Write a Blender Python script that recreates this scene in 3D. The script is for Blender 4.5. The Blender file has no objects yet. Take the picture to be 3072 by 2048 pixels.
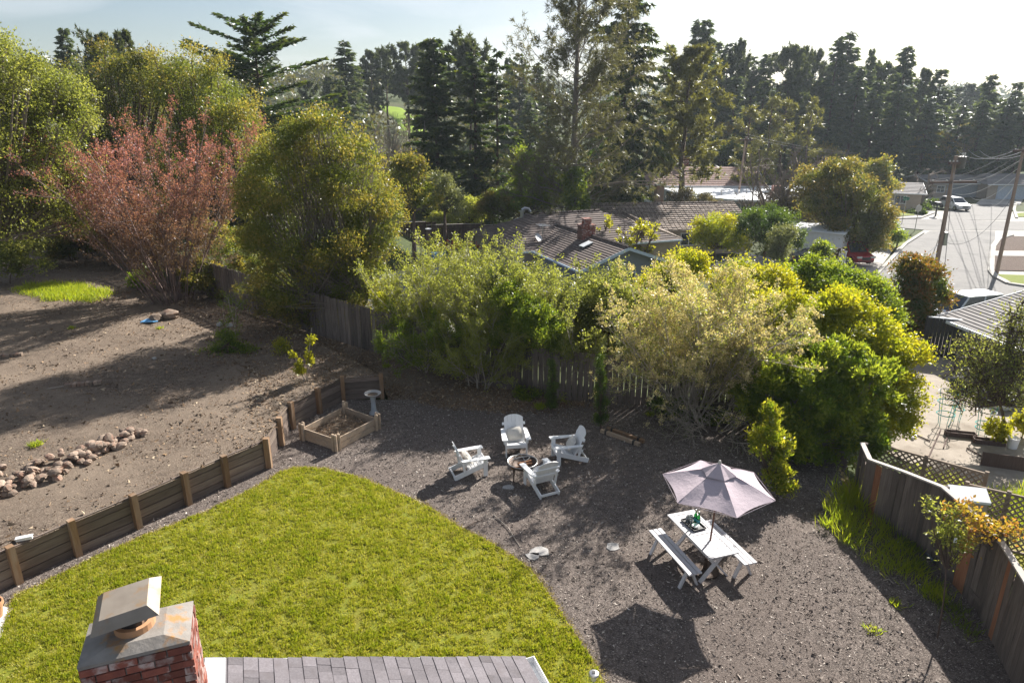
import bpy, math, random
import numpy as np
from mathutils import Vector, Matrix
R = math.radians
SC = bpy.context.scene
COL = SC.collection
rng = np.random.default_rng(7)
random.seed(7)

# ---------------------------------------------------------------- camera, sky, sun, exposure
CAM_H, PITCH, FPX = 9.0, R(18.3), 2040.0
cam = bpy.data.objects.new('camera', bpy.data.cameras.new('camera'))
COL.objects.link(cam)
cam.location = (0, 0, CAM_H)
cam.rotation_euler = (R(90) - PITCH, 0, 0)
cam.data.sensor_width = 36
cam.data.lens = FPX / 3072 * 36
cam.data.clip_start, cam.data.clip_end = 0.1, 6000
SC.camera = cam

SUN_EL, SUN_AZ = R(34), R(36.9)
world = bpy.data.worlds.new('World')
SC.world = world
world.use_nodes = True
wn, wl = world.node_tree.nodes, world.node_tree.links
wn.clear()
sky = wn.new('ShaderNodeTexSky')
sky.sky_type = 'NISHITA'
sky.sun_disc = False
sky.sun_elevation, sky.sun_rotation = SUN_EL, SUN_AZ
sky.air_density, sky.dust_density, sky.ozone_density = 1.0, 1.3, 1.0
bg = wn.new('ShaderNodeBackground')
bg.inputs['Strength'].default_value = 0.044
# thin high cloud, streaky, over the whole dome
tc = wn.new('ShaderNodeTexCoord')
mp = wn.new('ShaderNodeMapping')
mp.inputs['Scale'].default_value = (1.3, 1.0, 7.0)
mp.inputs['Rotation'].default_value = (0.12, 0.05, 0.3)
nz = wn.new('ShaderNodeTexNoise')
nz.inputs['Scale'].default_value = 2.2
nz.inputs['Detail'].default_value = 7
nz.inputs['Distortion'].default_value = 0.6
cr = wn.new('ShaderNodeValToRGB')
cr.color_ramp.elements[0].position, cr.color_ramp.elements[1].position = 0.42, 0.64
cr.color_ramp.elements[0].color = (0.0, 0.0, 0.0, 1)
cr.color_ramp.elements[1].color = (0.55, 0.55, 0.55, 1)
mx = wn.new('ShaderNodeMixRGB')
mx.inputs['Color2'].default_value = (9.0, 9.3, 9.7, 1)
wout = wn.new('ShaderNodeOutputWorld')
wl.new(tc.outputs['Generated'], mp.inputs['Vector'])
wl.new(mp.outputs['Vector'], nz.inputs['Vector'])
wl.new(nz.outputs['Fac'], cr.inputs['Fac'])
wl.new(cr.outputs['Color'], mx.inputs['Fac'])
wl.new(sky.outputs['Color'], mx.inputs['Color1'])
wl.new(mx.outputs['Color'], bg.inputs['Color'])
wl.new(bg.outputs['Background'], wout.inputs['Surface'])

sun = bpy.data.objects.new('sun', bpy.data.lights.new('sun', 'SUN'))
COL.objects.link(sun)
sun.data.energy, sun.data.angle, sun.data.color = 5.0, R(0.53), (1.0, 0.955, 0.89)
SUN_DIR = Vector((math.sin(SUN_AZ) * math.cos(SUN_EL), math.cos(SUN_AZ) * math.cos(SUN_EL), math.sin(SUN_EL)))
sun.rotation_euler = SUN_DIR.to_track_quat('Z', 'Y').to_euler()
sun.location = (30, 40, 60)

vs = SC.view_settings
vs.view_transform, vs.look, vs.exposure, vs.gamma, vs.use_curve_mapping = 'Standard', 'None', 1.3, 1.0, False
cy = SC.cycles
cy.use_denoising = True
cy.denoising_prefilter = 'ACCURATE'
cy.max_bounces, cy.diffuse_bounces, cy.glossy_bounces, cy.transmission_bounces = 8, 3, 3, 6
cy.transparent_max_bounces, cy.volume_bounces = 8, 0
cy.use_adaptive_sampling = True
cy.adaptive_threshold = 0.008
cy.sample_clamp_indirect = 6

# ---------------------------------------------------------------- helpers
CT, ST = math.cos(PITCH), math.sin(PITCH)
def ray(u, v):
    yd = (v - 1024) / FPX
    return (u - 1536) / FPX, CT - yd * ST, ST + yd * CT
def at(u, v, z=0.0):
    x, f, d = ray(u, v); t = (CAM_H - z) / d
    return Vector((x * t, f * t, z))
def aty(u, v, Y):
    x, f, d = ray(u, v); t = Y / f
    return Vector((x * t, Y, CAM_H - d * t))
def depth(p):
    return p[1] * CT + (CAM_H - p[2]) * ST
def smooth(a, b, x):
    t = min(1, max(0, (x - a) / (b - a))); return t * t * (3 - 2 * t)

def tag(o, label=None, cat=None, group=None, kind=None):
    if label: o['label'] = label
    if cat: o['category'] = cat
    if group: o['group'] = group
    if kind: o['kind'] = kind
    return o
def thing(name, label, cat, loc=(0, 0, 0), rz=0, group=None):
    o = bpy.data.objects.new(name, None); COL.objects.link(o)
    o.empty_display_size = 0.2
    o.location = loc; o.rotation_euler = (0, 0, rz)
    return tag(o, label, cat, group)
def put(name, me, parent=None, loc=None, rot=None, scale=None, label=None):
    o = bpy.data.objects.new(name, me); COL.objects.link(o)
    if parent is not None: o.parent = parent
    if loc is not None: o.location = loc
    if rot is not None: o.rotation_euler = rot
    if scale is not None: o.scale = scale
    if label: o['label'] = label
    return o
def copy_tree(o, parent=None):
    c = o.copy(); COL.objects.link(c)
    if parent is not None: c.parent = parent
    for ch in list(o.children):
        copy_tree(ch, c)
    return c

class MB:
    def __init__(s): s.v, s.f = [], []
    def add(s, vs, fs):
        n = len(s.v); s.v += [tuple(p) for p in vs]; s.f += [tuple(n + i for i in f) for f in fs]; return s
    def box(s, c, d, M=None):
        x, y, z = d[0] / 2, d[1] / 2, d[2] / 2
        vs = [Vector((a * x, b * y, e * z)) for e in (-1, 1) for a, b in ((-1, -1), (1, -1), (1, 1), (-1, 1))]
        if M is not None: vs = [M @ p for p in vs]
        c = Vector(c)
        return s.add([p + c for p in vs], [(3, 2, 1, 0), (4, 5, 6, 7), (0, 1, 5, 4), (1, 2, 6, 5), (2, 3, 7, 6), (3, 0, 4, 7)])
    def beam(s, p0, p1, w, h, up=(0, 0, 1)):
        p0, p1 = Vector(p0), Vector(p1); a = (p1 - p0)
        L = a.length; a.normalize()
        sd = Vector(up).cross(a)
        if sd.length < 1e-4: sd = Vector((1, 0, 0))
        sd.normalize(); u = a.cross(sd)
        return s.box((p0 + p1) / 2, (L, w, h), Matrix((a, sd, u)).transposed())
    def tube(s, pts, r, n=6, r1=None, cap=True):
        pts = [Vector(p) for p in pts]; m = len(pts)
        rs = [r + (r1 - r) * i / (m - 1) if r1 is not None else r for i in range(m)] if not isinstance(r, (list, tuple)) else r
        vs, fs = [], []; prev = None
        for i, p in enumerate(pts):
            a = (pts[min(i + 1, m - 1)] - pts[max(i - 1, 0)]).normalized()
            ref = prev if prev is not None and abs(prev.dot(a)) < .98 else (Vector((0, 0, 1)) if abs(a.z) < .9 else Vector((1, 0, 0)))
            x = (ref - a * ref.dot(a)).normalized(); prev = x; y = a.cross(x)
            for k in range(n):
                t = 2 * math.pi * k / n
                vs.append(p + (x * math.cos(t) + y * math.sin(t)) * rs[i])
        for i in range(m - 1):
            for k in range(n):
                fs.append((i * n + k, i * n + (k + 1) % n, (i + 1) * n + (k + 1) % n, (i + 1) * n + k))
        if cap: fs += [tuple(range(n - 1, -1, -1)), tuple((m - 1) * n + k for k in range(n))]
        return s.add(vs, fs)
    def lathe(s, prof, c=(0, 0, 0), n=16):
        vs = [(c[0] + r * math.cos(2 * math.pi * k / n), c[1] + r * math.sin(2 * math.pi * k / n), c[2] + z) for r, z in prof for k in range(n)]
        fs = [(i * n + k, i * n + (k + 1) % n, (i + 1) * n + (k + 1) % n, (i + 1) * n + k) for i in range(len(prof) - 1) for k in range(n)]
        return s.add(vs, fs)
    def slab(s, pts, t=0.05, d=(0, 0, -1)):
        n = len(pts); d = Vector(d) * t; pts = [Vector(p) for p in pts]
        fs = [tuple(range(n)), tuple(range(2 * n - 1, n - 1, -1))] + [(i, n + i, n + (i + 1) % n, (i + 1) % n) for i in range(n)]
        return s.add(pts + [p + d for p in pts], fs)
    def mesh(s, name, mat, smooth=False):
        me = bpy.data.meshes.new(name); me.from_pydata(s.v, [], s.f); me.update()
        if mat is not None: me.materials.append(mat)
        if smooth: me.shade_smooth()
        return me
    def put(s, name, mat, parent=None, smooth=False, **k):
        return put(name, s.mesh(name, mat, smooth), parent, **k)

def np_mesh(name, V, Fc, mat, attrs=None, smooth=False):
    """V (n,3), Fc (m,k) -> mesh"""
    me = bpy.data.meshes.new(name)
    V = np.ascontiguousarray(V, dtype=np.float32); Fc = np.ascontiguousarray(Fc, dtype=np.int32)
    m, k = Fc.shape
    me.vertices.add(len(V)); me.vertices.foreach_set('co', V.ravel())
    me.loops.add(m * k); me.loops.foreach_set('vertex_index', Fc.ravel())
    me.polygons.add(m); me.polygons.foreach_set('loop_start', np.arange(0, m * k, k, dtype=np.int32))
    if smooth: me.polygons.foreach_set('use_smooth', np.ones(m, dtype=bool))
    me.update(calc_edges=True)
    for an, arr in (attrs or {}).items():
        a = me.attributes.new(an, 'FLOAT', 'POINT'); a.data.foreach_set('value', np.ascontiguousarray(arr, dtype=np.float32))
    if mat is not None: me.materials.append(mat)
    return me

# ---------------------------------------------------------------- materials
def nodes_of(name):
    m = bpy.data.materials.new(name); m.use_nodes = True
    nt = m.node_tree; b = nt.nodes['Principled BSDF']
    return m, nt, b
def nd(nt, t, **kw):
    n = nt.nodes.new(t)
    for k, v in kw.items():
        if k in n.inputs: n.inputs[k].default_value = v
        else: setattr(n, k, v)
    return n
def rgba(c): return (c[0], c[1], c[2], 1)
def coords(nt, stretch=(1, 1, 1), world=False):
    """object coordinates shifted by the object's own random number, so copies do not repeat"""
    if world:
        g = nd(nt, 'ShaderNodeNewGeometry'); src = g.outputs['Position']
    else:
        t = nd(nt, 'ShaderNodeTexCoord'); oi = nd(nt, 'ShaderNodeObjectInfo')
        mu = nd(nt, 'ShaderNodeMath', operation='MULTIPLY'); mu.inputs[1].default_value = 53.0
        nt.links.new(oi.outputs['Random'], mu.inputs[0])
        ad = nd(nt, 'ShaderNodeVectorMath', operation='ADD')
        nt.links.new(t.outputs['Object'], ad.inputs[0]); nt.links.new(mu.outputs[0], ad.inputs[1]); src = ad.outputs[0]
    m = nd(nt, 'ShaderNodeMapping'); m.inputs['Scale'].default_value = stretch
    nt.links.new(src, m.inputs['Vector'])
    return m.outputs['Vector']
def mixc(nt, fac, a, b, mode='MIX'):
    m = nd(nt, 'ShaderNodeMixRGB', blend_type=mode)
    for s, v in (('Fac', fac), ('Color1', a), ('Color2', b)):
        if hasattr(v, 'links') or hasattr(v, 'is_linked'): nt.links.new(v, m.inputs[s])
        elif isinstance(v, (int, float)): m.inputs[s].default_value = v
        else: m.inputs[s].default_value = rgba(v)
    return m.outputs['Color']
def noise(nt, vec, scale, detail=5, rough=.6, dist=0):
    n = nd(nt, 'ShaderNodeTexNoise', Scale=scale, Detail=detail, Roughness=rough, Distortion=dist)
    nt.links.new(vec, n.inputs['Vector']); return n.outputs['Fac']
def ramp(nt, fac, lo, hi, c0=(0, 0, 0), c1=(1, 1, 1)):
    r = nd(nt, 'ShaderNodeValToRGB'); e = r.color_ramp.elements
    e[0].position, e[1].position, e[0].color, e[1].color = lo, hi, rgba(c0), rgba(c1)
    nt.links.new(fac, r.inputs['Fac']); return r.outputs['Color']
def bump(nt, b, h, strength=.5, dist=.02):
    n = nd(nt, 'ShaderNodeBump', Strength=strength, Distance=dist)
    nt.links.new(h, n.inputs['Height']); nt.links.new(n.outputs['Normal'], b.inputs['Normal'])
def pmat(name, c1, c2=None, scale=6, rough=.8, rnd=0, spec=.3, bmp=0, bscale=None, stretch=(1, 1, 1), metal=0, c3=None, c3scale=1.2, c3lo=.5, c3hi=.7, world=False, lo=.3, hi=.7):
    m, nt, b = nodes_of(name)
    vec = coords(nt, stretch, world)
    col = ramp(nt, noise(nt, vec, scale), lo, hi, c1, c2 if c2 else tuple(x * .7 for x in c1))
    if c3:
        col = mixc(nt, ramp(nt, noise(nt, vec, c3scale), c3lo, c3hi), col, c3)
    if rnd:
        oi = nd(nt, 'ShaderNodeObjectInfo')
        mr = nd(nt, 'ShaderNodeMapRange'); mr.inputs['To Min'].default_value = 1 - rnd; mr.inputs['To Max'].default_value = 1 + rnd
        nt.links.new(oi.outputs['Random'], mr.inputs['Value'])
        h = nd(nt, 'ShaderNodeHueSaturation'); nt.links.new(mr.outputs[0], h.inputs['Value']); nt.links.new(col, h.inputs['Color']); col = h.outputs['Color']
    nt.links.new(col, b.inputs['Base Color'])
    b.inputs['Roughness'].default_value = rough; b.inputs['Specular IOR Level'].default_value = spec; b.inputs['Metallic'].default_value = metal
    if bmp: bump(nt, b, noise(nt, vec, bscale or scale * 4, 6, .7), bmp)
    return m
def leafmat(name, c1, c2, tip=None, trans=.42, tboost=2.0, rough=.42, spec=.4):
    m, nt, b = nodes_of(name)
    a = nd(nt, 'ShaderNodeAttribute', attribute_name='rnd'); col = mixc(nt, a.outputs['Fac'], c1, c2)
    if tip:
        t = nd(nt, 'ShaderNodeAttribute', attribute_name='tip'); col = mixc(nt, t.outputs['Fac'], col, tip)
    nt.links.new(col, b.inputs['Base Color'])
    b.inputs['Roughness'].default_value = rough; b.inputs['Specular IOR Level'].default_value = spec
    tr = nd(nt, 'ShaderNodeBsdfTranslucent')
    tcx = mixc(nt, 1.0, col, (tboost * 1.15, tboost * 1.1, tboost * .55), 'MULTIPLY')
    nt.links.new(tcx, tr.inputs['Color'])
    ms = nd(nt, 'ShaderNodeMixShader'); ms.inputs[0].default_value = trans
    nt.links.new(b.outputs[0], ms.inputs[1]); nt.links.new(tr.outputs[0], ms.inputs[2])
    nt.links.new(ms.outputs[0], nt.nodes['Material Output'].inputs['Surface'])
    return m

# ---------------------------------------------------------------- plant builders
def unit(a):
    return a / (np.linalg.norm(a, axis=-1, keepdims=True) + 1e-9)
def leafset(P, D, L, W, rnd, tip, fold=.22, tri=None):
    n = len(P); tri = n > 5000 if tri is None else tri; L = np.broadcast_to(L, n)[:, None]; W = np.broadcast_to(W, n)[:, None]
    D = unit(D); S = unit(np.cross(D, rng.normal(size=(n, 3)))); N = np.cross(S, D)
    if tri:
        V = np.stack([P - S * W * .62, P + S * W * .62 + D * L * .25, P + D * L], 1).reshape(-1, 3)
        return V, np.arange(n * 3).reshape(n, 3), np.repeat(rnd, 3), np.repeat(tip, 3)
    mid = P + D * L * .45 + N * W * fold
    V = np.stack([P, mid + S * W / 2, P + D * L, mid - S * W / 2], 1).reshape(-1, 3)
    return V, np.arange(n * 4).reshape(n, 4), np.repeat(rnd, 4), np.repeat(tip, 4)
def leaf_mesh(name, sets, mat):
    V, F, A, T, o = [], [], [], [], 0
    for v, f, a, t in sets:
        V.append(v); F.append(f + o); A.append(a); T.append(t); o += len(v)
    return np_mesh(name, np.concatenate(V), np.concatenate(F), mat, {'rnd': np.concatenate(A), 'tip': np.clip(np.concatenate(T), 0, 1)})
def seg_mesh(name, segs, mat, sides=4):
    """segs: list of (p0, p1, r0, r1) -> open prisms"""
    a = np.array([[*s[0], *s[1], s[2], s[3]] for s in segs], dtype=float)
    p0, p1, r0, r1 = a[:, :3], a[:, 3:6], a[:, 6:7], a[:, 7:8]
    d = unit(p1 - p0); ref = np.where(np.abs(d[:, 2:3]) < .9, np.array([[0, 0, 1.]]), np.array([[1., 0, 0]]))
    x = unit(np.cross(d, ref)); y = np.cross(d, x); V = []
    for k in range(sides):
        t = 2 * math.pi * k / sides; o = x * math.cos(t) + y * math.sin(t)
        V += [p0 + o * r0, p1 + o * r1]
    V = np.stack(V, 1); n = len(a); base = (np.arange(n) * 2 * sides)[:, None]
    F = np.concatenate([base + np.array([[2 * k, 2 * ((k + 1) % sides), 2 * ((k + 1) % sides) + 1, 2 * k + 1]]) for k in range(sides)])
    return np_mesh(name, V.reshape(-1, 3), F, mat)
def path_segs(pts, r0, r1):
    m = len(pts) - 1
    return [(pts[i], pts[i + 1], r0 + (r1 - r0) * i / m, r0 + (r1 - r0) * (i + 1) / m) for i in range(m)]

def crown(blobs, n, cl=.2, lump=.36, inner=.15, per=26, nl=16, low=-.55, tipk=3.0, tipo=.8):
    """leaf positions in lumps spread through ellipsoids; returns P, outward, tip weight, lump centres"""
    w = np.array([b[3] * b[4] + b[4] * b[5] + b[3] * b[5] for b in blobs]); w = w / w.sum()
    Ps, Os, Ts, Ls, Qs = [], [], [], [], []
    for b, wi in zip(blobs, w):
        c, r = np.array(b[:3]), np.array(b[3:6]); k = max(60, int(n * wi))
        d = unit(rng.normal(size=(nl * 3, 3))); d = d[d[:, 2] > low][:nl]
        lc = d * rng.uniform(.5, 1.0, (len(d), 1)); lr = rng.uniform(.45, 1.3, len(d)) * lump; lq = rng.uniform(0, 1, len(d))
        q = max(1, k // per); li = rng.integers(0, len(d), q)
        cd = unit(rng.normal(size=(q, 3)) + d[li] * .75 + np.array([0, 0, .3])); rr = (rng.uniform(0, 1, (q, 1)) ** .4)
        cc = lc[li] + cd * lr[li][:, None] * rr
        inn = rng.uniform(0, 1, q) < inner
        cc[inn] = (unit(rng.normal(size=(inn.sum(), 3))) * rng.uniform(.3, .8, (inn.sum(), 1)))
        qq = np.repeat(np.clip(lq[li] * .55 + rng.uniform(0, .45, q), 0, 1), per); cc = np.repeat(cc, per, 0); co = np.repeat(cd, per, 0)
        pn = cc * r + rng.normal(size=cc.shape) * cl * np.array([1, 1, .75])
        rad = np.linalg.norm(pn / r, axis=1)
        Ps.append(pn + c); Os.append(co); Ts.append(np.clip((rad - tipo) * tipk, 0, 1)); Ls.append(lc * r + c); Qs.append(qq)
    return np.concatenate(Ps), np.concatenate(Os), np.concatenate(Ts), np.concatenate(Ls), np.concatenate(Qs)

def bez(a, b, c, m):
    return [tuple((1 - t) ** 2 * np.array(a) + 2 * t * (1 - t) * np.array(b) + t * t * np.array(c)) for t in [i / m for i in range(m + 1)]]

def leafy(name, label, cat, base, blobs, n, leaf, wood, size=(.11, .055), cl=.2, trunks=None, tr=.16, group=None, inner=.15, per=26, nl=16, lump=.36,
          twigs=0, low=-.55, tipf=.6, tipo=.8, part='crown', gloss=None, upw=.25, trunk_name='trunk'):
    """broadleaf tree or bush: world-space blobs (x,y,z,rx,ry,rz), base point; trunk(s), limbs and lumpy crown"""
    base = Vector(base); t = thing(name, label, cat, base, 0, group)
    lb = [(b[0] - base.x, b[1] - base.y, b[2] - base.z, b[3], b[4], b[5]) for b in blobs]
    P, O, T, LC, QQ = crown(lb, n, cl, lump, inner, per, nl, low, tipo=tipo)
    ok = P[:, 2] > .02; P, O, T, QQ = P[ok], O[ok], T[ok], QQ[ok]
    k = len(P); D = O * .55 + rng.normal(size=(k, 3)) * .75 + np.array([0, 0, upw])
    s = rng.uniform(.65, 1.25, k)
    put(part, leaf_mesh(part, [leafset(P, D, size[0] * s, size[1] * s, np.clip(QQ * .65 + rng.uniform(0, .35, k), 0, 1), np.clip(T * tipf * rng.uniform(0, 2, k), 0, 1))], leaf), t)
    zt = max(.3, min(b[2] - .55 * b[5] for b in lb)); segs = []
    for (ox, oy) in (trunks or [(0, 0)]):
        cx = np.mean([b[0] for b in lb]); cy_ = np.mean([b[1] for b in lb])
        top = (ox * 1.6 + cx * .5, oy * 1.6 + cy_ * .5, zt)
        pp = bez((ox, oy, -.3), (ox, oy, zt * .5), top, 5); segs += path_segs(pp, tr, tr * .7)
        sel = [l for l in LC if rng.uniform() < 1.0 / len(trunks or [0])]
        for l in sel:
            l = np.array(l); a = np.array(top); mid = a * .5 + l * .5 + np.array([0, 0, -.12 * np.linalg.norm(l - a)])
            q = bez(a, mid, l, 4); segs += path_segs(q, tr * .42, tr * .1)
    if twigs:
        idx = rng.integers(0, k, twigs)
        for i in idx:
            p = P[i]; l = LC[np.argmin(((LC - p) ** 2).sum(1))]
            m = (p + l) / 2 + rng.normal(size=3) * .12
            segs += [(l, m, .016, .011), (m, p, .011, .005)]
    put(trunk_name, seg_mesh('trunk', segs, wood, 5), t)
    return t

def shoots(nstem, length, spread, levels=2, kids=5, r0=.03, m=5, wig=.12, base_r=.15, klen=.5, kdev=.6, up=.25, tmin=.25, rmin=.003):
    """many-stemmed growth; returns segments and the paths of the last-level shoots"""
    segs, last = [], []
    def grow(p, d, L, r, lev):
        pts = [p]; mm = m if lev == levels else 3; step = L / mm
        for i in range(mm):
            d = d + rng.normal(size=3) * wig + np.array([0, 0, up * .25]); d = d / np.linalg.norm(d)
            p = p + d * step; pts.append(p)
        r = max(r, rmin); r1 = max(rmin, r * .35)
        segs.extend(path_segs(pts, r, r1))
        if lev == 0: last.append(pts); return
        if lev == 1: last.append(pts)
        for k in range(kids):
            t = rng.uniform(tmin, .95); i = min(mm - 1, int(t * mm)); f = t * mm - i
            q = pts[i] * (1 - f) + pts[i + 1] * f
            dd = (pts[i + 1] - pts[i]); dd = dd / np.linalg.norm(dd) + rng.normal(size=3) * kdev; dd = dd / np.linalg.norm(dd)
            grow(q, dd, L * klen * rng.uniform(.6, 1.2) * (1.15 - .5 * t), r * .55 * (1 - .4 * t), lev - 1)
    for s in range(nstem):
        a = rng.uniform(0, 2 * math.pi); sp = spread * math.sqrt(rng.uniform(0, 1))
        d = np.array([math.cos(a) * sp, math.sin(a) * sp, 1.0]); d /= np.linalg.norm(d)
        p = np.array([math.cos(a), math.sin(a), 0]) * base_r * rng.uniform(0, 1)
        p[2] = -.1
        grow(p, d, length * rng.uniform(.75, 1.15), r0 * rng.uniform(.7, 1.2), levels)
    return segs, last
def shoot_leaves(last, per, size, jit=.04, tmin=.1, flare=.8, tipf=0):
    P, D, T = [], [], []
    for pts in last:
        pts = np.array(pts); m = len(pts) - 1
        t = rng.uniform(tmin, 1, per) * m; i = np.minimum(t.astype(int), m - 1); f = (t - i)[:, None]
        P.append(pts[i] * (1 - f) + pts[i + 1] * f + rng.normal(size=(per, 3)) * jit)
        D.append(unit(pts[i + 1] - pts[i]) + rng.normal(size=(per, 3)) * flare); T.append(t / m)
    P, D, T = np.concatenate(P), np.concatenate(D), np.concatenate(T); n = len(P); s = rng.uniform(.6, 1.3, n)
    return leafset(P, D, size[0] * s, size[1] * s, rng.uniform(0, 1, n), T * tipf * rng.uniform(.3, 1.7, n))
def conifer_parts(H, Rr, leaf, wood, base=.08, n=110, per=26, droop=.35, tilt=.25, spray=.55, width=.16, power=.85, tr=.3, hang=.35, sparse=0.0, irr=.25, lean=0.0, barecone=False):
    """trunk mesh + crown mesh for a redwood-like conifer"""
    t = base + (1 - base) * rng.uniform(0, 1, n) ** 1.05
    a = rng.uniform(0, 2 * math.pi, n)
    env = np.minimum(1, (1 - t) * 4.5) * .12 + (1 - t) ** power
    l = Rr * env * rng.uniform(1 - irr * 1.6, 1 + irr, n) + .15
    keep = rng.uniform(0, 1, n) > sparse
    t, a, l = t[keep], a[keep], l[keep]; n = len(t)
    k = np.maximum(4, (per * (l / Rr) ** .9).astype(int)); bi = np.repeat(np.arange(n), k); N = len(bi)
    s = rng.uniform(.08, 1.0, N); L = l[bi]; A = a[bi]
    out = np.stack([np.cos(A), np.sin(A), np.zeros(N)], 1); side = np.stack([-np.sin(A), np.cos(A), np.zeros(N)], 1)
    tl = (tilt * (.35 + t))[bi]; dr = droop * (1.25 - t)[bi]
    z = t[bi] * H + L * (tl * s - dr * s * s)
    off = rng.normal(size=N) * .16 * L * (1.05 - s)
    P = out * (L * s)[:, None] + side * off[:, None]; P[:, 2] = z + rng.normal(size=N) * .06
    P[:, 0] += lean * H * t[bi] ** 2
    sg = np.sign(rng.normal(size=N))[:, None]
    D = out * .75 + side * sg * rng.uniform(.2, 1.0, (N, 1)) + rng.normal(size=(N, 3)) * .22
    D[:, 2] -= hang * rng.uniform(.2, 1.6, N)
    sc = rng.uniform(.6, 1.3, N)
    crown_me = leaf_mesh('crown', [leafset(P, D, spray * sc, width * sc, rng.uniform(0, 1, N), np.clip((s - .6) * 1.6, 0, 1) * rng.uniform(0, 1, N))], leaf)
    segs = path_segs([(lean * H * (i / 6) ** 2, 0, H * i / 6 - .3 * (i == 0)) for i in range(7)], tr, .03)
    for i in range(n):
        o = np.array([math.cos(a[i]), math.sin(a[i]), 0]); b0 = np.array([lean * H * t[i] ** 2, 0, t[i] * H])
        p1 = b0 + o * l[i] * .5; p1[2] += l[i] * (tilt * (.35 + t[i]) * .5 - droop * (1.25 - t[i]) * .25)
        p2 = b0 + o * l[i] * .95; p2[2] += l[i] * (tilt * (.35 + t[i]) * .95 - droop * (1.25 - t[i]) * .9)
        segs += [(b0, p1, .06, .04), (p1, p2, .04, .012)]
    return seg_mesh('trunk', segs, wood, 4), crown_me

def pine_parts(H, Rr, leaf, wood, base=.12, n=60, sub=9, tuft=4, blades=7, blade=.5, bw=.035, up=.75, tr=.35, top=.35, crown_pow=.6, droopy=.3, wig=.16, r_b=.07):
    """open-crowned pine: long ascending limbs, twigs, needle tufts at the ends"""
    segs = path_segs([(rng.normal() * .08, rng.normal() * .08, H * i / 7 - .4 * (i == 0)) for i in range(8)], tr, .05)
    P, D = [], []
    for i in range(n):
        t = base + (1 - base) * (i + rng.uniform(0, 1)) / n; a = rng.uniform(0, 2 * math.pi)
        L = Rr * ((1 - t) ** crown_pow * (1 - top) + top * min(1, (1 - t) * 6)) * rng.uniform(.6, 1.2) + .4
        d = np.array([math.cos(a), math.sin(a), up * (.2 + t * 1.1) * rng.uniform(.5, 1.2)]); d /= np.linalg.norm(d)
        p = np.array([0, 0, t * H]); pts = [p]; m = 6
        for j in range(m):
            d = d + rng.normal(size=3) * wig + np.array([0, 0, .05]); d /= np.linalg.norm(d); p = p + d * L / m; pts.append(p)
        segs += path_segs(pts, r_b * (1.1 - .6 * t), .014)
        for j in range(sub):
            q = rng.uniform(.22, 1) * m; k = min(m - 1, int(q)); f = q - k; b0 = pts[k] * (1 - f) + pts[k + 1] * f
            dd = unit(pts[k + 1] - pts[k]) + rng.normal(size=3) * .6; dd /= np.linalg.norm(dd); Ls = L * rng.uniform(.14, .34)
            b1 = b0 + dd * Ls; segs.append((b0, b1, .014, .006))
            for u in range(tuft):
                g = b0 + (b1 - b0) * rng.uniform(.35, 1.0) + rng.normal(size=3) * .1
                P += [g] * blades; D += [dd * .8 + rng.normal(size=3) * .8 - np.array([0, 0, droopy])  for _ in range(blades)]
    P, D = np.array(P), np.array(D); N = len(P); s = rng.uniform(.6, 1.2, N)
    return seg_mesh('trunk', segs, wood, 4), leaf_mesh('crown', [leafset(P, D, blade * s, bw * s, rng.uniform(0, 1, N), rng.uniform(0, .6, N))], leaf)

def stand(name, label, cat, parts, base, s=1.0, rz=0, group=None, sxy=None):
    """a tree from a (trunk mesh, crown mesh) pair, which may be shared with its fellows"""
    t = thing(name, label, cat, base, rz, group); q = sxy or s
    put('trunk', parts[0], t, scale=(q, q, s)); put('crown', parts[1], t, scale=(q, q, s))
    return t
def blob(u, v, ru, rv, Y, rd=None):
    """ellipsoid whose centre lies on the sight line through (u,v) at distance Y; radii given in photograph pixels"""
    c = aty(u, v, Y); k = depth(c) / FPX
    return (c.x, c.y, c.z, ru * k, (rd if rd else (ru + rv) * .5) * k, rv * k)

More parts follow.
